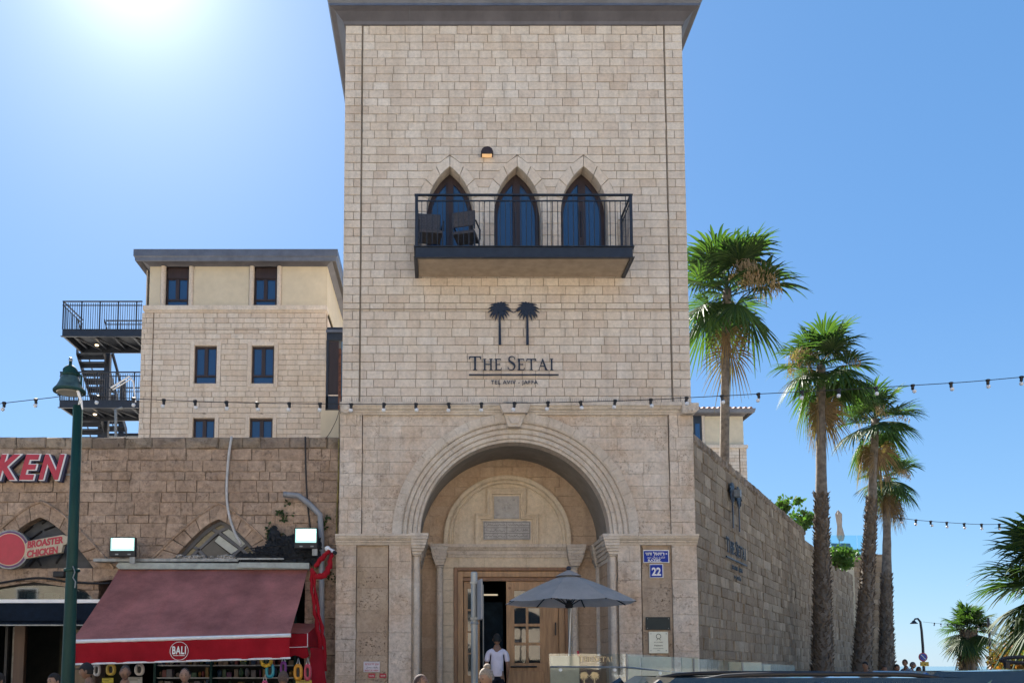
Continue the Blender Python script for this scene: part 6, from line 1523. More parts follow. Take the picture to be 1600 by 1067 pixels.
# ================================================================ string lights
def string_lights(label, pts, Y, bulbs, size, lit=False, sub=6):
    P_ = [P(a, b, Y) for a, b in pts]
    t = thing('string_lights', label, 'string lights', P_[0], 0); q = []
    for i in range(len(P_)-1):
        p0, p1, p2, p3 = P_[max(i-1, 0)], P_[i], P_[i+1], P_[min(i+2, len(P_)-1)]
        for j in range(sub):
            s = j/sub; q.append(.5*((2*p1)+(-p0+p2)*s+(2*p0-5*p1+4*p2-p3)*s*s+(-p0+3*p1-3*p2+p3)*s**3))
    q.append(P_[-1]); MB().tube(q, .0065*size, 5).build('cable', M['black'], t)
    sock = MB().lathe((0, 0, 0), [(.014, -.075), (.024, -.065), (.024, -.02), (.034, -.012), (.034, .012), (.012, .02)], 8); blb = MB().lathe((0, 0, 0), [(.002, -.135), (.022, -.128), (.032, -.105), (.026, -.08), (.016, -.076)], 10)
    for m_ in (sock, blb): m_.v = [(a*size, b*size, c*size) for a, b, c in m_.v]
    me1 = bpy.data.meshes.new('socket'); me1.from_pydata(sock.v, [], sock.f); me1.materials.append(M['black']); me2 = bpy.data.meshes.new('bulb'); me2.from_pydata(blb.v, [], blb.f); me2.materials.append(M['bulb'])
    me2.polygons.foreach_set('use_smooth', [True]*len(me2.polygons))
    wi = WM[t.as_pointer()].inverted()
    for bx_ in bulbs:
        x = None
        for i in range(len(q)-1):
            xa, xb = q[i].x, q[i+1].x; xt = fx(bx_, 620 if Y < 20 else 810, Y)
            if min(xa, xb) <= xt <= max(xa, xb): s = (xt-xa)/(xb-xa); c = q[i].lerp(q[i+1], s); break
        else: continue
        for me in (me1, me2):
            o = bpy.data.objects.new(me.name, me); COL.objects.link(o); o.parent = t; o.location = wi @ c; o.rotation_euler = (rnd.uniform(-.2, .2), rnd.uniform(-.2, .2), 0)
string_lights('long bulb string crossing the whole facade above the arch', [(-60, 639), (0, 630.5), (90, 620), (100, 617), (256, 625), (400, 629.5), (540, 631), (700, 631), (850, 629), (1000, 625), (1080, 621), (1185, 615.5), (1330, 608), (1427, 602), (1520, 596), (1640, 585)], 12,
    [7, 56, 153, 209, 256, 305, 354, 402, 452, 500, 549, 600, 650, 701, 752, 804, 856, 907, 961, 1017, 1073, 1128, 1185, 1253, 1311, 1369, 1427, 1487, 1545, 1598], .88)
string_lights('far bulb string running right from the third palm', [(1393, 807), (1430, 812), (1480, 816), (1540, 819), (1620, 817)], 26, [1407, 1431, 1454, 1479, 1506, 1533, 1561, 1590], 1.3)
string_lights('faint distant bulb string beside the far street lamp', [(1442, 971), (1470, 974), (1510, 977), (1560, 982), (1620, 986)], 40, [1452, 1462, 1472, 1482, 1500, 1520, 1540, 1560], 1.0)
# ================================================================ far street lamps and signs
YL2 = 40.0
def L2(px, py, Y=YL2): return P(px, py, Y)
l2 = thing('street_lamp', 'distant curved street lamp carrying a round no parking sign', 'street lamp', (L2(1443, 1040).x, YL2, 0))
MB().tube([(L2(1443, 1040).x, YL2, 0), L2(1442, 1010), L2(1440, 985), L2(1438, 971), L2(1434, 966), L2(1430, 966.5), L2(1428, 969)], [.07, .06, .055, .05, .045, .04, .03], 8).build('pole', M['steel'], l2)
c_ = L2(1428, 974); MB().lathe(tuple(c_), [(.17, 0), (.15, .03), (.08, .1), (.05, .15)], 14).build('bell_shade', M['steel'], l2)
ns2 = thing('no_parking_sign', 'round blue and red no parking disc on the distant lamp post', 'road sign', (L2(1442.5, 1026, YL2-.1).x, YL2-.1, L2(1442, 1032).z), 0)
c_ = L2(1442.5, 1026, YL2-.12); r1 = 6.8/1360*YL2
MB().tube([c_, c_+Vector((0, .03, 0))], r1, 28).build('red_rim', plain('sign_rim_red', (.45, .03, .04), .4), ns2)
MB().tube([c_+Vector((0, -.01, 0)), c_+Vector((0, -.002, 0))], r1*.8, 28).build('blue_face', plain('sign_disc_blue', (.03, .05, .30), .4), ns2)
MB().prism([(c_.x+a*r1, c_.z+b*r1) for a, b in ((-.62, .52), (-.52, .62), (.62, -.52), (.52, -.62))], c_.y-.02, c_.y-.011).build('slash', M['white'], ns2)
ys_ = thing('yellow_plate', 'yellow supplementary plate below the round no parking disc', 'road sign', (L2(1442.5, 1040).x, YL2-.1, L2(1442, 1040).z))
MB().box(L2(1436, 1036).x, L2(1449, 1036).x, YL2-.12, YL2-.09, L2(1442, 1040).z, L2(1442, 1033.5).z).build('plate', plain('sign_yellow', (.60, .36, .02), .4), ys_)
ptext('← →', 1442.5, 1038, 2.2, 9, YL2-.13, ys_, M['black'], .02)
l3 = thing('street_lamp', 'thin dark pole with a small round sign right of the squat palm', 'street lamp', (L2(1547.5, 1040).x, YL2, 0))
MB().tube([(L2(1547, 1040).x, YL2, 0), L2(1546.5, 1000), L2(1544, 965)], .05, 8).build('pole', M['steel'], l3)
c_ = L2(1546.5, 1037, YL2-.12); MB().tube([c_, c_+Vector((0, .03, 0))], .13, 20).build('round_sign', plain('small_sign_blue', (.05, .06, .3), .4), l3)
# ================================================================ cars
M['car_black'] = plain('black_car_paint', (.012, .014, .02), .18, var=.05, coat=1, spec=.6)
M['car_blue'] = plain('dark_blue_car_paint', (.015, .07, .22), .2, .5, var=.05, coat=1)
M['car_glass'] = glassy('car_glass', (.02, .028, .03))
M['tyre'] = plain('tyre_rubber', (.02, .02, .02), .9)
M['rim'] = plain('alloy_rim', (.4, .4, .42), .3, .9)
def car(label, x0, Yc_, L, Wd, H, paint, roofx, hood=.95, rails=True, rack=False, heading=1):
    "car side-on; nose toward -x; roofx=(front,back) of the roof in metres from the nose"
    t = thing('parked_car', label, 'car', (x0+L/2, Yc_, -.02)); fz = .2
    def S_(x):   # belt height and half width
        u = x/L; zb = hood+.03*math.sin(u*PI); 
        if u < .06: zb = hood-.28+.28*(u/.06)**.6
        if u > .96: zb = hood-.15*(u-.96)/.04
        w = Wd/2*(1-.16*max(0, (.12-u)/.12)**2-.10*max(0, (u-.9)/.1)**2); return zb, w
    xs = [0, .03, .08, .15, .25, .4, .55, .7, .85, .93, .97, 1.0]; mb = MB(); sec = []
    for u in xs:
        x = u*L; zb, w = S_(x); sec.append([(x, -w*.93, fz), (x, -w, fz+.18), (x, -w, zb-.28), (x, -w*.97, zb-.06), (x, -w*.90, zb), (x, w*.90, zb), (x, w*.97, zb-.06), (x, w, zb-.28), (x, w, fz+.18), (x, w*.93, fz)])
    for s in sec: mb.v += [(x0+a, Yc_+b, c) for a, b, c in s]
    k = 10
    for i in range(len(sec)-1):
        for j in range(k): a = i*k+j; b = i*k+(j+1) % k; mb.f.append((a, b, b+k, a+k))
    mb.f += [tuple(range(k)), tuple((len(sec)-1)*k+j for j in reversed(range(k)))]
    body = mb.build('body', paint, t, smooth=True, bevel=0); 
    rf, rb = roofx; w0 = Wd/2*.90; w1 = Wd/2*.70
    # greenhouse glass
    g = MB(); base = [(rf-.85, hood+.01), (rb+.55, hood+.01)]; zt = H-.035
    g.v = [(x0+base[0][0], Yc_-w0, base[0][1]), (x0+base[1][0], Yc_-w0, base[1][1]), (x0+base[1][0], Yc_+w0, base[1][1]), (x0+base[0][0], Yc_+w0, base[0][1]), (x0+rf, Yc_-w1, zt-.02), (x0+rb, Yc_-w1, zt-.02), (x0+rb, Yc_+w1, zt-.02), (x0+rf, Yc_+w1, zt-.02)]
    g.f = [(0, 1, 5, 4), (1, 2, 6, 5), (2, 3, 7, 6), (3, 0, 4, 7)]; g.build('window_glass', M['car_glass'], t)
    # roof skin, crowned
    r = MB(); nx_, ny_ = 16, 12
    for i in range(nx_+1):
        for j in range(ny_+1):
            u, v_ = i/nx_, j/ny_*2-1; x = rf-.12+(rb-rf+.22)*u; z = H-.10+.065*math.sin(PI*(.08+.84*u))**.6; z -= .06*abs(v_)**2.5; z -= .05*(1-u)**6
            ww = w1*(1.02-.05*(2*u-1)**4); r.v.append((x0+x, Yc_+v_*ww, z))
    for i in range(nx_):
        for j in range(ny_): a = i*(ny_+1)+j; r.f.append((a, a+1, a+ny_+2, a+ny_+1))
    r.build('roof', paint, t, smooth=True)
    for s in (-1, 1):
        for (xa, xb) in ((base[0][0], rf-.1), ((rf+rb)/2-.1, (rf+rb)/2-.05), (base[1][0], rb+.08)):
            MB().tube([(x0+xa, Yc_+s*(w0+.004), hood), (x0+xb, Yc_+s*(w1+.01), H-.09)], .035, 6).build('pillar', paint, t)
        if rails:
            pts = []
            for i in range(13):
                u = i/12; z = H-.075+.045*min(1, math.sin(PI*u)*3)-.04*(1-u)**8-.03*abs(2*u-1)**4
                pts.append((x0+rf+.02+(rb-rf-.1)*u, Yc_+s*w1*.93, z))
            MB().tube(pts, .016, 8).build('roof_rail', M['black'], t, smooth=True)
        MB().tube([(x0+rf-.5, Yc_+s*(w0+.05), hood+.06), (x0+rf-.42, Yc_+s*(w0+.22), hood+.10)], [.05, .07], 8).build('side_mirror', paint, t, smooth=True)
        MB().box(x0+.1, x0+.3, Yc_+s*Wd*.36-.16, Yc_+s*Wd*.36+.16, .62, .74).build('headlight', M['rim'], t, bevel=.02)
        MB().box(x0+L-.06, x0+L+.01, Yc_+s*Wd*.38-.12, Yc_+s*Wd*.38+.12, .7, .9).build('tail_light', M['red'], t, bevel=.02)
        for xx in ((rf+rb)/2-.35, (rf+rb)/2+.55): MB().box(x0+xx, x0+xx+.18, Yc_+s*Wd/2-.01 if s > 0 else Yc_+s*Wd/2-.02, Yc_+s*Wd/2+.02 if s > 0 else Yc_+s*Wd/2+.01, hood-.2, hood-.17).build('door_handle', M['rim'], t, bevel=.005)
        for xx in (.85, L-.85):
            wv = MB().tube([(x0+xx, Yc_+s*(Wd/2-.2), .31), (x0+xx, Yc_+s*(Wd/2+.005), .31)], .32, 24).build('wheel', M['tyre'], t, bevel=.02)
            MB().tube([(x0+xx, Yc_+s*(Wd/2+.006), .31), (x0+xx, Yc_+s*(Wd/2+.02), .31)], .2, 16).build('rim', M['rim'], wv)
    if rack:
        cx_ = fx(1572, 1038, Yc_); pts = [(cx_+.28*math.cos(a)*1.0, Yc_-.35, H+.055+.03*math.sin(a)) for a in [2*PI*i/16 for i in range(17)]]
        MB().tube(pts, .02, 6).build('roof_box_handle', M['black'], t)
        for d in (-.22, .22): MB().box(cx_+d-.02, cx_+d+.02, Yc_-.37, Yc_-.33, H-.03, H+.035).build('rack_foot', M['black'], t)
    return t
car('black car with roof rails whose roof crosses the bottom right edge', .15, 6.6, 4.5, 1.8, 1.575, M['car_black'], (1.45, 3.5))
car('glossy dark blue car behind it with a roof rack at the right edge', 3.3, 8.95, 4.8, 1.9, 1.605, M['car_blue'], (1.4, 4.1), .98, False, True)
# ================================================================ people
def skinned(edges, sub=1):
    "edges: list of polylines of (x,y,z,r[,ry]); shared points are merged. Returns a mesh grown with the skin modifier"
    vs = []; rs = []; es = []; idx = {}
    for ln in edges:
        prev = None
        for p in ln:
            k = (round(p[0], 4), round(p[1], 4), round(p[2], 4))
            if k not in idx: idx[k] = len(vs); vs.append(p[:3]); rs.append((p[3], p[4] if len(p) > 4 else p[3]))
            i = idx[k]
            if prev is not None and prev != i: es.append((prev, i))
            prev = i
    me = bpy.data.meshes.new('tmp'); me.from_pydata(vs, es, []); o = bpy.data.objects.new('tmp', me); COL.objects.link(o)
    md = o.modifiers.new('s', 'SKIN'); md.use_smooth_shade = True; md.branch_smoothing = .3
    sd2 = me.skin_vertices[0].data
    for i, r in enumerate(rs): sd2[i].radius = r; sd2[i].use_root = (i == 0)
    ss = o.modifiers.new('u', 'SUBSURF'); ss.levels = sub; ss.render_levels = sub
    dg = bpy.context.evaluated_depsgraph_get(); dg.update(); ev = o.evaluated_get(dg); out = bpy.data.meshes.new_from_object(ev)
    bpy.data.objects.remove(o); bpy.data.meshes.remove(me); return out
def mesh_to_mb(me): mb = MB(); mb.v = [tuple(v.co) for v in me.vertices]; mb.f = [tuple(p.vertices) for p in me.polygons]; return mb
def head_mb(c, s=1.0, yaw=0, nod=0):
    "a head with brow, nose, lips, chin and ears, looking along -Y; c = centre of the skull"
    mb = MB(); n, m = 20, 16; o = 0
    for i in range(m+1):
        a = -PI/2+PI*i/m; a = max(-PI/2+.05, min(PI/2-.05, a))
        for j in range(n):
            b = 2*PI*j/n; x = math.cos(a)*math.sin(b); y = -math.cos(a)*math.cos(b); z = math.sin(a)
            X = x*.076; Y = y*.095; Z = z*.115
            if z < 0: X *= 1-.30*(-z)**1.5; Y = Y*(1-.22*(-z)) - (.008*(-z) if y < 0 else -.01*(-z))
            if y < 0:   # face relief
                f = max(0, -y); g = math.exp(-(x/.2)**2)
                Y -= .022*g*math.exp(-((z+.12)/.16)**2)*f       # nose
                Y -= .007*math.exp(-(x/.3)**2)*math.exp(-((z+.42)/.10)**2)   # lips
                Y -= .008*math.exp(-(x/.3)**2)*math.exp(-((z+.80)/.16)**2)   # chin
                Y -= .005*math.exp(-((z-.16)/.09)**2)                        # brow
                Y += .008*(math.exp(-((x-.38)/.17)**2)+math.exp(-((x+.38)/.17)**2))*math.exp(-((z-.02)/.12)**2)   # eye sockets
            mb.v.append((X, Y, Z))
    for i in range(m):
        for j in range(n): a = i*n+j; b = i*n+(j+1) % n; mb.f.append((a, b, b+n, a+n))
    mb.f += [tuple(reversed(range(n))), tuple(m*n+j for j in range(n))]
    for sx in (-1, 1): mb.ball((sx*.076, .008, -.008), (.010, .020, .032), 10, 8)
    M4 = Matrix.Translation(Vector(c)) @ Matrix.Rotation(yaw, 4, 'Z') @ Matrix.Rotation(nod, 4, 'X') @ Matrix.Scale(s, 4)
    return mb.shift(M4), M4
SKIN = {}
def skinmat(k, col):
    if k not in SKIN:
        m = plain('skin_'+k, col, .55, var=.06, scale=30); SKIN[k] = m
    return SKIN[k]
def person(label, loc, yaw=0, pose='stand', h=1.75, skin=('light', (.42, .26, .19)), top=(.7, .68, .72), legs=(.02, .02, .025), hair=(.02, .015, .012), style='short', head_yaw=0, nod=0, arms='down', sleeve='short', group=None, build_=1.0, name='person'):
    t = thing(name, label, 'person', loc, yaw, group); k = h/1.75; sk = skinmat(*skin)
    sit = pose == 'sit'; hz = .50 if sit else .93; L = []
    sh = hz+.50; nk = hz+.575; hd = Vector((0, -.015, hz+.715))
    if sit: hd.y -= .03
    w = .182
    spine = [(0, .0, hz, .125, .12), (0, .01, hz+.14, .125, .12), (0, .01, hz+.28, .148, .14), (0, .005, sh-.06, .145, .135), (0, 0, nk, .062, .06), (0, -.01, hz+.64, .056, .056)]
    A = []; hands = []
    for s in (-1, 1):
        shd = (s*w, .01, sh-.045, .05)
        if arms == 'down': el = (s*(w+.035), .03, sh-.31, .042); wr = (s*(w+.03), -.05, sh-.55, .028); hdn = Vector((-.0*s, -.05, -1))
        elif arms == 'work': el = (s*(w+.07), .04, sh-.30, .042); wr = (s*(w-.02), -.2, sh-.34, .028); hdn = Vector((-.35*s, -1, .0))
        elif arms == 'lap': el = (s*(w+.05), -.02, sh-.30, .042); wr = (s*(w-.05), -.26, sh-.40, .028); hdn = Vector((-.3*s, -1, -.25))
        A.append([spine[3], (s*.10, .01, sh-.02, .062), shd, el, wr])
        # hand
        hdn.normalize(); wv = Vector(wr[:3]); palm = wv+hdn*.055; sidev = hdn.cross(Vector((s, 0, 0))).normalized()
        if sidev.length < .1: sidev = Vector((0, 1, 0))
        pv = (*palm, .027); A[-1] += [pv]
        for q, (ln_, off) in enumerate(((.062, -.027), (.072, -.009), (.067, .009), (.052, .026))):
            b = palm+sidev*off+hdn*.025; cdir = (hdn+Vector((-s*.25, 0, 0))).normalized(); c2_ = b+cdir*ln_*.55; d_ = (hdn+Vector((-s*.7, 0, 0))).normalized(); e_ = c2_+d_*ln_*.45
            A.append([pv, (*b, .0095), (*c2_, .0085), (*e_, .0075)])
        th_ = wv+hdn*.025+sidev*-.028; A.append([(*wv, .028), (*th_, .012), (*(th_+hdn*.035-sidev*.016+Vector((-s*.01, 0, 0))), .010), (*(th_+hdn*.058-sidev*.016+Vector((-s*.02, 0, 0))), .009)])
    G = []
    for s in (-1, 1):
        hip = (s*.085, 0, hz-.03, .09)
        if sit: kn = (s*.12, -.44, hz+.0, .062); an = (s*.12, -.42, .09, .04); toe = (s*.13, -.60, .035, .032)
        else: kn = (s*.10, -.02, .50, .06); an = (s*.105, .02, .09, .04); toe = (s*.12, -.15, .035, .032)
        G.append([spine[0], hip, kn, an, toe])
    def sc(lines, f=0.0, mul=1.0): return [[(p[0]*k, p[1]*k, p[2]*k, p[3]*k*mul+f, (p[4] if len(p) > 4 else p[3])*k*mul+f) for p in ln] for ln in lines]
    body = mesh_to_mb(skinned(sc([spine]+A+G)))
    hm, HM = head_mb(hd*k, k, head_yaw, nod); body.add(hm.v, hm.f)
    body.build('body', sk, t, local=True, smooth=True)
    # clothes follow the body
    sl = []
    for i in (0, len(A)//2):
        a = A[i]; el, wr = Vector(a[3][:3]), Vector(a[4][:3]); m_ = Vector(a[2][:3]).lerp(el, .8)
        sl.append([a[0], a[1], a[2], (*m_, .047)] if sleeve == 'short' else [a[0], a[1], a[2], a[3], (*el.lerp(wr, .92), .034)])
    shirt = [[(p[0], p[1], p[2], p[3], p[4]) for p in ([(0, 0, hz-.04, .14, .11)]+spine[:4]+[(0, 0, nk-.015, .062, .062)])]]
    mesh_to_mb(skinned(sc(shirt+sl, .012))).build('shirt', fabric('shirt_cloth', top, .1, var=.08, scale=6), t, local=True, smooth=True)
    tr_ = [[(0, 0, hz+.02, .128, .1), (0, 0, hz-.03, .125, .1)]]+[[(0, 0, hz-.03, .125, .1), g[1], g[2], (*Vector(g[2][:3]).lerp(Vector(g[3][:3]), .93), .05)] for g in G]
    mesh_to_mb(skinned(sc(tr_, .014))).build('trousers', fabric('trouser_cloth', legs, .05, var=.1, scale=6), t, local=True, smooth=True)
    for g in G:
        a, b = Vector(g[3][:3])*k, Vector(g[4][:3])*k; MB().ball(((a.x+b.x)/2, (a.y+b.y)/2-.01, .045*k), (.048*k, .14*k, .045*k), 12, 8).build('shoe', M['black'], t, local=True, smooth=True)
    hm_ = plain('hair', hair, .8, var=.25, scale=60, bump=.4)
    def cap(r, z0, y_shift=.006, back=-.35, front=.45):
        mb = MB(); n, m = 20, 10
        for i in range(m+1):
            for j in range(n):
                b = 2*PI*j/n; y = -math.cos(b); lim = front if y < -.35 else back+(front-back)*max(0, -y+.0)/.6 if y < 0 else back
                a = math.asin(max(-.9, min(.95, lim)))+(PI/2-.05-math.asin(max(-.9, min(.95, lim))))*i/m
                x = math.cos(a)*math.sin(b); z = math.sin(a); wob = 1+.02*math.sin(j*3.1+i*2)
                mb.v.append((x*.076*r*wob, -math.cos(a)*math.cos(b)*.095*r*wob+y_shift, z*.115*r*wob+z0))
        for i in range(m):
            for j in range(n): a = i*n+j; b = i*n+(j+1) % n; mb.f.append((a, b, b+n, a+n))
        mb.f.append(tuple(m*n+j for j in range(n))); return mb
    if style in ('short', 'cap', 'bun', 'shaved'): cap({'short': 1.09, 'cap': 1.06, 'bun': 1.1, 'shaved': 1.03}[style], 0).shift(HM).build('hair', hm_, t, local=True, smooth=True)
    if style == 'cap':
        cm = plain('cap_cloth', (.012, .014, .018), .85)
        cb = cap(1.16, .006, .004, .15, .25); cb.shift(HM).build('cap', cm, t, local=True, smooth=True)
        MB().ball((0, -.115, .035), (.065, .065, .008), 14, 6).shift(HM).build('cap_peak', cm, t, local=True, smooth=True)
    if style == 'bun':
        MB().ball((0, .05, .125), (.05, .05, .042), 14, 10).shift(HM).build('bun', hm_, t, local=True, smooth=True)
    eye = M.setdefault('eye', plain('dark_eye', (.03, .02, .015), .3))
    for s in (-1, 1):
        MB().ball((s*.029, -.082, .004), (.012, .008, .007), 10, 6).shift(HM).build('eye', eye, t, local=True, smooth=True)
        MB().tube([(s*.016, -.094, .022), (s*.03, -.093, .027), (s*.045, -.083, .022)], [.003, .004, .002], 5).shift(HM).build('eyebrow', hm_, t, local=True)
    MB().tube([(-.022, -.090, -.049), (0, -.098, -.048), (.022, -.090, -.049)], [.003, .005, .003], 5).shift(HM).build('mouth', M.setdefault('lip', plain('lip', (.25, .10, .08), .5)), t, local=True)
    return t, k
def chair(label, x, y, z, yaw, col):
    t = thing('cafe_chair', label, 'chair', (x, y, z), yaw)
    m_ = M.setdefault('chair_'+str(col), plain('chair_paint', col, .5))
    MB().box(-.21, .21, -.22, .2, .40, .435).build('seat', m_, t, local=True, bevel=.01)
    MB().box(-.2, .2, .19, .22, .45, .80).build('backrest', m_, t, local=True, bevel=.01)
    for a in (-.19, .19):
        for b in (-.2, .19): MB().box(a-.015, a+.015, b-.015, b+.015, 0, .40).build('leg', M['black'], t, local=True)
tan = ('tan', (.24, .13, .08)); lightk = ('light', (.32, .185, .12)); brown = ('brown', (.22, .12, .075))
# waiter walking into the hotel, back to the street
wp_ = P(776.5, 1000, 17.4)
person('waiter in a white short sleeved shirt and black trousers walking into the hotel door', (wp_.x, 17.4, TZ), PI, 'stand', 1.73, brown, (.74, .70, .80), (.012, .014, .022), (.012, .014, .015), 'short', arms='down', build_=1.12)
def seated(label, px, py, Y, yaw, **kw):
    """seated so that the top of the head is at the given pixel; returns the chair too"""
    top_ = P(px, py, Y); z = top_.z-(1.335)*kw.get('h', 1.75)/1.75
    person(label, (top_.x, Y, z), yaw, 'sit', **kw)
    chair('dark cafe chair carrying the '+kw_label(label), top_.x, Y+.08*math.cos(yaw), z, yaw, (.03, .03, .03))
def kw_label(s): return ' '.join(s.split()[:9])
def standing(label, px, py, Y, yaw, **kw):
    top_ = P(px, py, Y); h = kw.pop('h', 1.72); person(label, (top_.x, Y, top_.z-h*1.765/1.75), yaw, 'stand', h, **kw)
standing('bald tanned man passing in front of the left colonnette', 656, 1052.5, 9.8, 1.2, skin=tan, top=(.08, .08, .09), style='shaved', hair=(.06, .035, .028), h=1.5)
standing('woman with a grey blond bun in front of the hotel door', 761, 1043, 9.6, -.9, skin=lightk, top=(.3, .3, .32), style='bun', hair=(.30, .24, .18), h=1.52, nod=.25)
seated('man with a black cap in profile at the left end of the awning', 140, 1036, 13.6, -1.35, skin=tan, top=(.015, .017, .022), style='cap', hair=(.02, .016, .014), arms='lap')
seated('man with cropped grey hair looking down under the awning', 196, 1038, 13.4, .35, skin=tan, top=(.04, .05, .07), style='shaved', hair=(.06, .052, .048), arms='lap', nod=.45)
seated('dark haired man facing the street under the awning logo', 290, 1042.5, 13.6, .1, skin=lightk, top=(.015, .017, .022), style='shaved', hair=(.025, .02, .018), arms='lap')
seated('bald man in a pale blue shirt seen from behind near the hanging pouches', 441, 1047, 13.3, PI-.3, skin=brown, top=(.50, .55, .68), style='shaved', hair=(.11, .07, .05), arms='lap')
seated('man with a pale ear half hidden behind the green lamp post', 89, 1051, 12.8, -.5, skin=lightk, top=(.5, .5, .55), style='short', arms='lap')
seated('dark clothed man cut by the left picture edge', 1, 1050, 12.8, -.4, skin=brown, top=(.015, .015, .02), style='short', arms='lap')
# far group on the right
for lb, px, py, Y, yw_, kw in (
    ('man in a pale shirt sitting sideways in the distance left of the no parking sign', 1415, 1029.5, 30, -1.2, dict(top=(.42, .45, .52), hair=(.05, .03, .02))),
    ('woman in yellow beside the pale shirted man in the distance', 1424, 1033.5, 31, 1.2, dict(top=(.55, .33, .05), hair=(.12, .10, .10))),
    ('person in dark clothes in the distance just left of the no parking pole', 1434, 1041, 31, .2, dict(top=(.03, .03, .05), hair=(.015, .01, .01))),
    ('dark haired person in black beside the leaning palm trunk', 1353, 1033, 26, -1.0, dict(top=(.015, .015, .018), hair=(.01, .01, .01))),
    ('person with reddish face sitting between the two right palm trunks', 1381, 1039, 27, -.3, dict(top=(.12, .05, .05), hair=(.05, .03, .02))),
    ('person in dark blue sitting right of the third palm trunk', 1399, 1037, 27, .4, dict(top=(.03, .035, .06), hair=(.02, .015, .01)))):
    tp_ = P(px, py, Y); z = tp_.z-1.335
    person(lb, (tp_.x, Y, z), yw_, 'sit', skin=tan, arms='lap', **kw)
lw = MB().box(fx(1335, 1040, 27.2), fx(1452, 1040, 27.2), 27.15, 27.6, 0, .62).box(fx(1335, 1040, 27.2)-.0, fx(1452, 1040, 27.2)+2, 29.9, 31.4, 0, .60); tag(lw.build('low_wall', M['paving'], None), 'low stone seating wall under the palms with people sitting on it', 'wall')
# ================================================================ goods in front of the souvenir shop
def pouch(px, py, w, h, col, label, Y=15.6, nm='pouch'):
    c = P(px, py, Y); W_, H_ = w/1360*Y/2, h/1360*Y/2; zc_ = c.z-H_
    t = thing('hanging_pouch', label, 'pouch', (c.x, Y, zc_-H_), 0, 'coloured pouches hanging in the shop front')
    m_ = plain('pouch_plastic', col, .4, var=.1); mb = MB(); n = 20
    for i in range(n):
        a = 2*PI*i/n; ca, sa_ = math.cos(a), math.sin(a); ex = .8
        for k_, (f, yy) in enumerate(((1, .0), (.92, -.035), (.55, -.045), (.35, -.02), (.35, .0))):
            mb.v.append((c.x+W_*f*math.copysign(abs(ca)**ex, ca), Y+yy, zc_+H_*(f if k_ < 3 else f*1.7)*math.copysign(abs(sa_)**ex, sa_)))
    for i in range(n):
        for k_ in range(4): a = i*5+k_; b = ((i+1) % n)*5+k_; mb.f.append((a, b, b+1, a+1))
    mb.build('shell', m_, t, smooth=True)
    MB().box(c.x-W_*.3, c.x+W_*.3, Y-.012, Y-.004, zc_-H_*.5, zc_+H_*.5).build('window_slot', M['black'], t)
    MB().tube([(c.x-.03, Y-.01, zc_+H_*.9), (c.x, Y, zc_+H_+.10), (c.x+.03, Y-.01, zc_+H_*.9)], .006, 5).build('strap', M['white'], t)
pouch(152, 1036, 12, 20, (.5, .5, .5), 'pale grey pouch hanging right of the black capped man')
pouch(174, 1036, 16, 19, (.50, .36, .06), 'mustard yellow pouch hanging at the left of the shop front')
pouch(218.5, 1036, 16, 19, (.48, .46, .42), 'cream pouch hanging right of the man looking down')
pouch(422, 1035, 15, 24, (.03, .30, .40), 'turquoise pouch hanging left of the bald man in pale blue')
pouch(466, 1036, 15, 27, (.60, .27, .02), 'orange pouch hanging near the red curtain')
pouch(481, 1036, 12, 27, (.50, .06, .10), 'red pouch hanging closest to the red curtain')
pouch(443, 1032, 11, 22, (.18, .03, .25), 'purple pouch hanging between the turquoise and orange ones')
pouch(414, 1062, 9, 14, (.65, .10, .25), 'small pink pouch below the turquoise one')
yc = P(416, 1032, 15.5); ytm = thing('swim_ring', 'yellow and black swim ring hanging behind the awning valance', 'swim ring', (yc.x, 15.5, yc.z-.12))
mb = MB(); mb.tube([(yc.x+.085*math.cos(2*PI*i/20), 15.5, yc.z+.085*math.sin(2*PI*i/20)) for i in range(21)], .035, 8, False); mb.build('ring', plain('ring_yellow', (.6, .40, .03), .4), ytm, smooth=True)
for (a, b, c, d, col, lb) in ((159, 177, 1058.5, 1066, (.5, .42, .03), 'yellow price card under the mustard pouch'), (200, 222, 1057, 1067, (.35, .34, .30), 'grey printed price card under the cream pouch'), (462, 487, 1062, 1068, (.55, .38, .05), 'yellow price card below the orange pouch'), (375, 385, 1031, 1033, (.6, .6, .1), 'small yellow tag hanging behind the middle of the valance')):
    t = thing('price_card', lb, 'card', (fx((a+b)/2, d, 15.6), 15.6, PZ(d, 15.6)))
    MB().box(fx(a, d, 15.6), fx(b, d, 15.6), 15.6, 15.61, PZ(d, 15.6), PZ(c, 15.6)).build('card', plain('card_'+str(int(col[0]*100)), col, .6), t)
    for q_ in (0, 1): MB().box(fx(a+2, d, 15.6), fx(b-3-4*q_, d, 15.6), 15.595, 15.599, PZ(c+2+3*q_, 15.6), PZ(c+1+3*q_, 15.6)).build('print_line', M['black'], t)
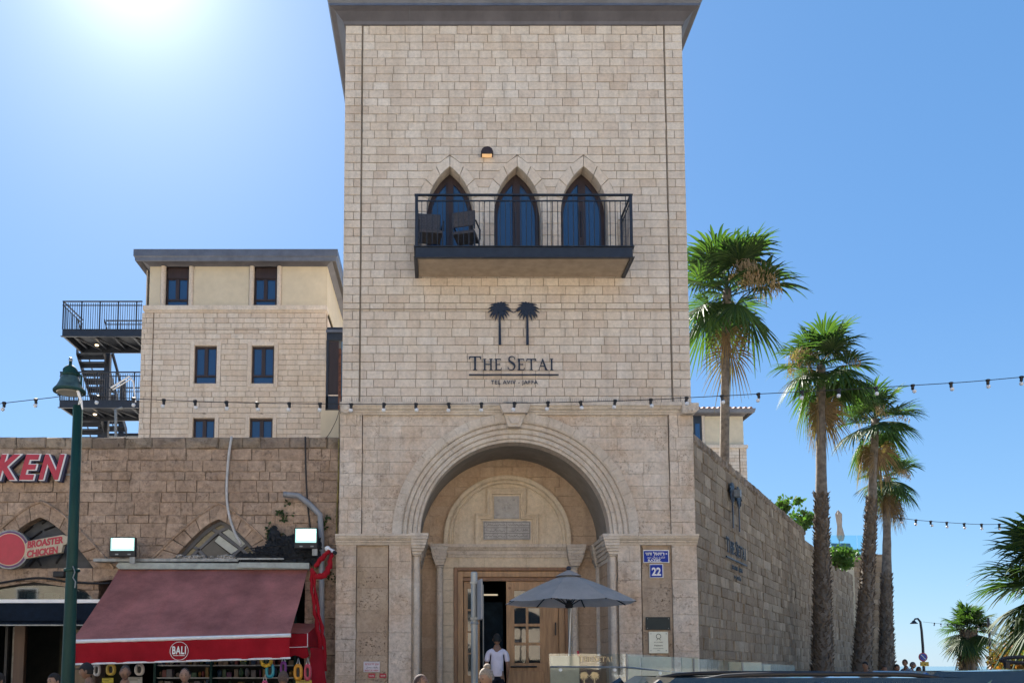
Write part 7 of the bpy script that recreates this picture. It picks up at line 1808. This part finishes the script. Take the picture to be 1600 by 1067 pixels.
# shelves with stock
sx_a, sx_b = fx(225, 1050, 17.0), fx(455, 1050, 17.0)
sh_ = thing('shop_shelves', 'dark shelves crowded with small coloured souvenirs inside the shop', 'shelf', ((sx_a+sx_b)/2, 17.6, .3))
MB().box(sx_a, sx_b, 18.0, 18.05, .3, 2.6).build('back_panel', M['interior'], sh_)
for z in (.8, 1.1, 1.35, 1.6, 1.85, 2.1): MB().box(sx_a, sx_b, 17.6, 18.0, z, z+.025).build('shelf', M['grey_metal'], sh_)
for x in (sx_a, (sx_a+sx_b)/2-.3, sx_b-.05): MB().box(x, x+.05, 17.55, 18.0, .3, 2.6).build('upright', M['green'], sh_)
pal = [(.14, .03, .025), (.03, .08, .04), (.16, .13, .09), (.02, .06, .12), (.18, .11, .02), (.11, .11, .12), (.07, .02, .07), (.2, .18, .16)]
stock = [MB() for _ in pal]
for z in (.8, 1.1, 1.35, 1.6, 1.85, 2.1):
    x = sx_a+.06
    while x < sx_b-.1:
        w = rnd.uniform(.04, .12); hh_ = rnd.uniform(.08, .2); k = rnd.randrange(len(pal)); d = rnd.uniform(0, .1)
        if rnd.random() < .5: stock[k].box(x, x+w, 17.62+d, 17.8+d, z+.026, z+.026+hh_)
        else: stock[k].ball((x+w/2, 17.7+d, z+.026+hh_/2), (w/2, w/2, hh_/2), 8, 6)
        x += w+rnd.uniform(.01, .05)
for k, mb in enumerate(stock): o = mb.build('souvenirs', plain('souvenir_'+str(k), pal[k], .5), sh_); o['kind'] = 'stuff'
tp_ = MB().box(fx(112, 1050, 16.9), fx(136, 1050, 16.9), 16.9, 17.0, .3, 2.3); tag(tp_.build('timber_board', plain('light_timber', (.2, .14, .08), .7, streak=True), None), 'worn timber board standing at the left end of the souvenir shop', 'board')
# ================================================================ street front opposite the hotel, behind the camera
for i, (x0, x1, hgt, col, lb) in enumerate(((-34, -15, 11, (.52, .44, .33), 'cream plaster building opposite the hotel, left one behind the camera'), (-14.8, 6, 9.5, (.58, .50, .40), 'pale stone building opposite the hotel, middle one behind the camera'), (6.2, 27, 12, (.55, .45, .33), 'sand coloured building opposite the hotel, right one behind the camera'))):
    t = thing('opposite_building', lb, 'building', ((x0+x1)/2, -14, 0)); m_ = plain('opposite_render', col, .85, var=.08, scale=1)
    nf = int(hgt//3.1)
    MB().box(x0, x1, -24, -14, 0, hgt).build('wall', m_, t)
    MB().box(x0-.2, x1+.2, -24.2, -13.8, hgt, hgt+.3).build('cornice', M['moulding'], t)
    for f in range(nf):
        for j in range(int((x1-x0)//3)):
            xx = x0+1.2+j*3; z = 1.2+f*3.1; w_o = MB().box(xx-.06, xx+1.16, -13.998, -13.93, z-.06, z+1.66).build('window', M['white'], t); MB().box(xx, xx+1.1, -13.929, -13.92, z, z+1.6).build('pane', M['pane_dark'], w_o)
bpy.data.objects.remove(_to);
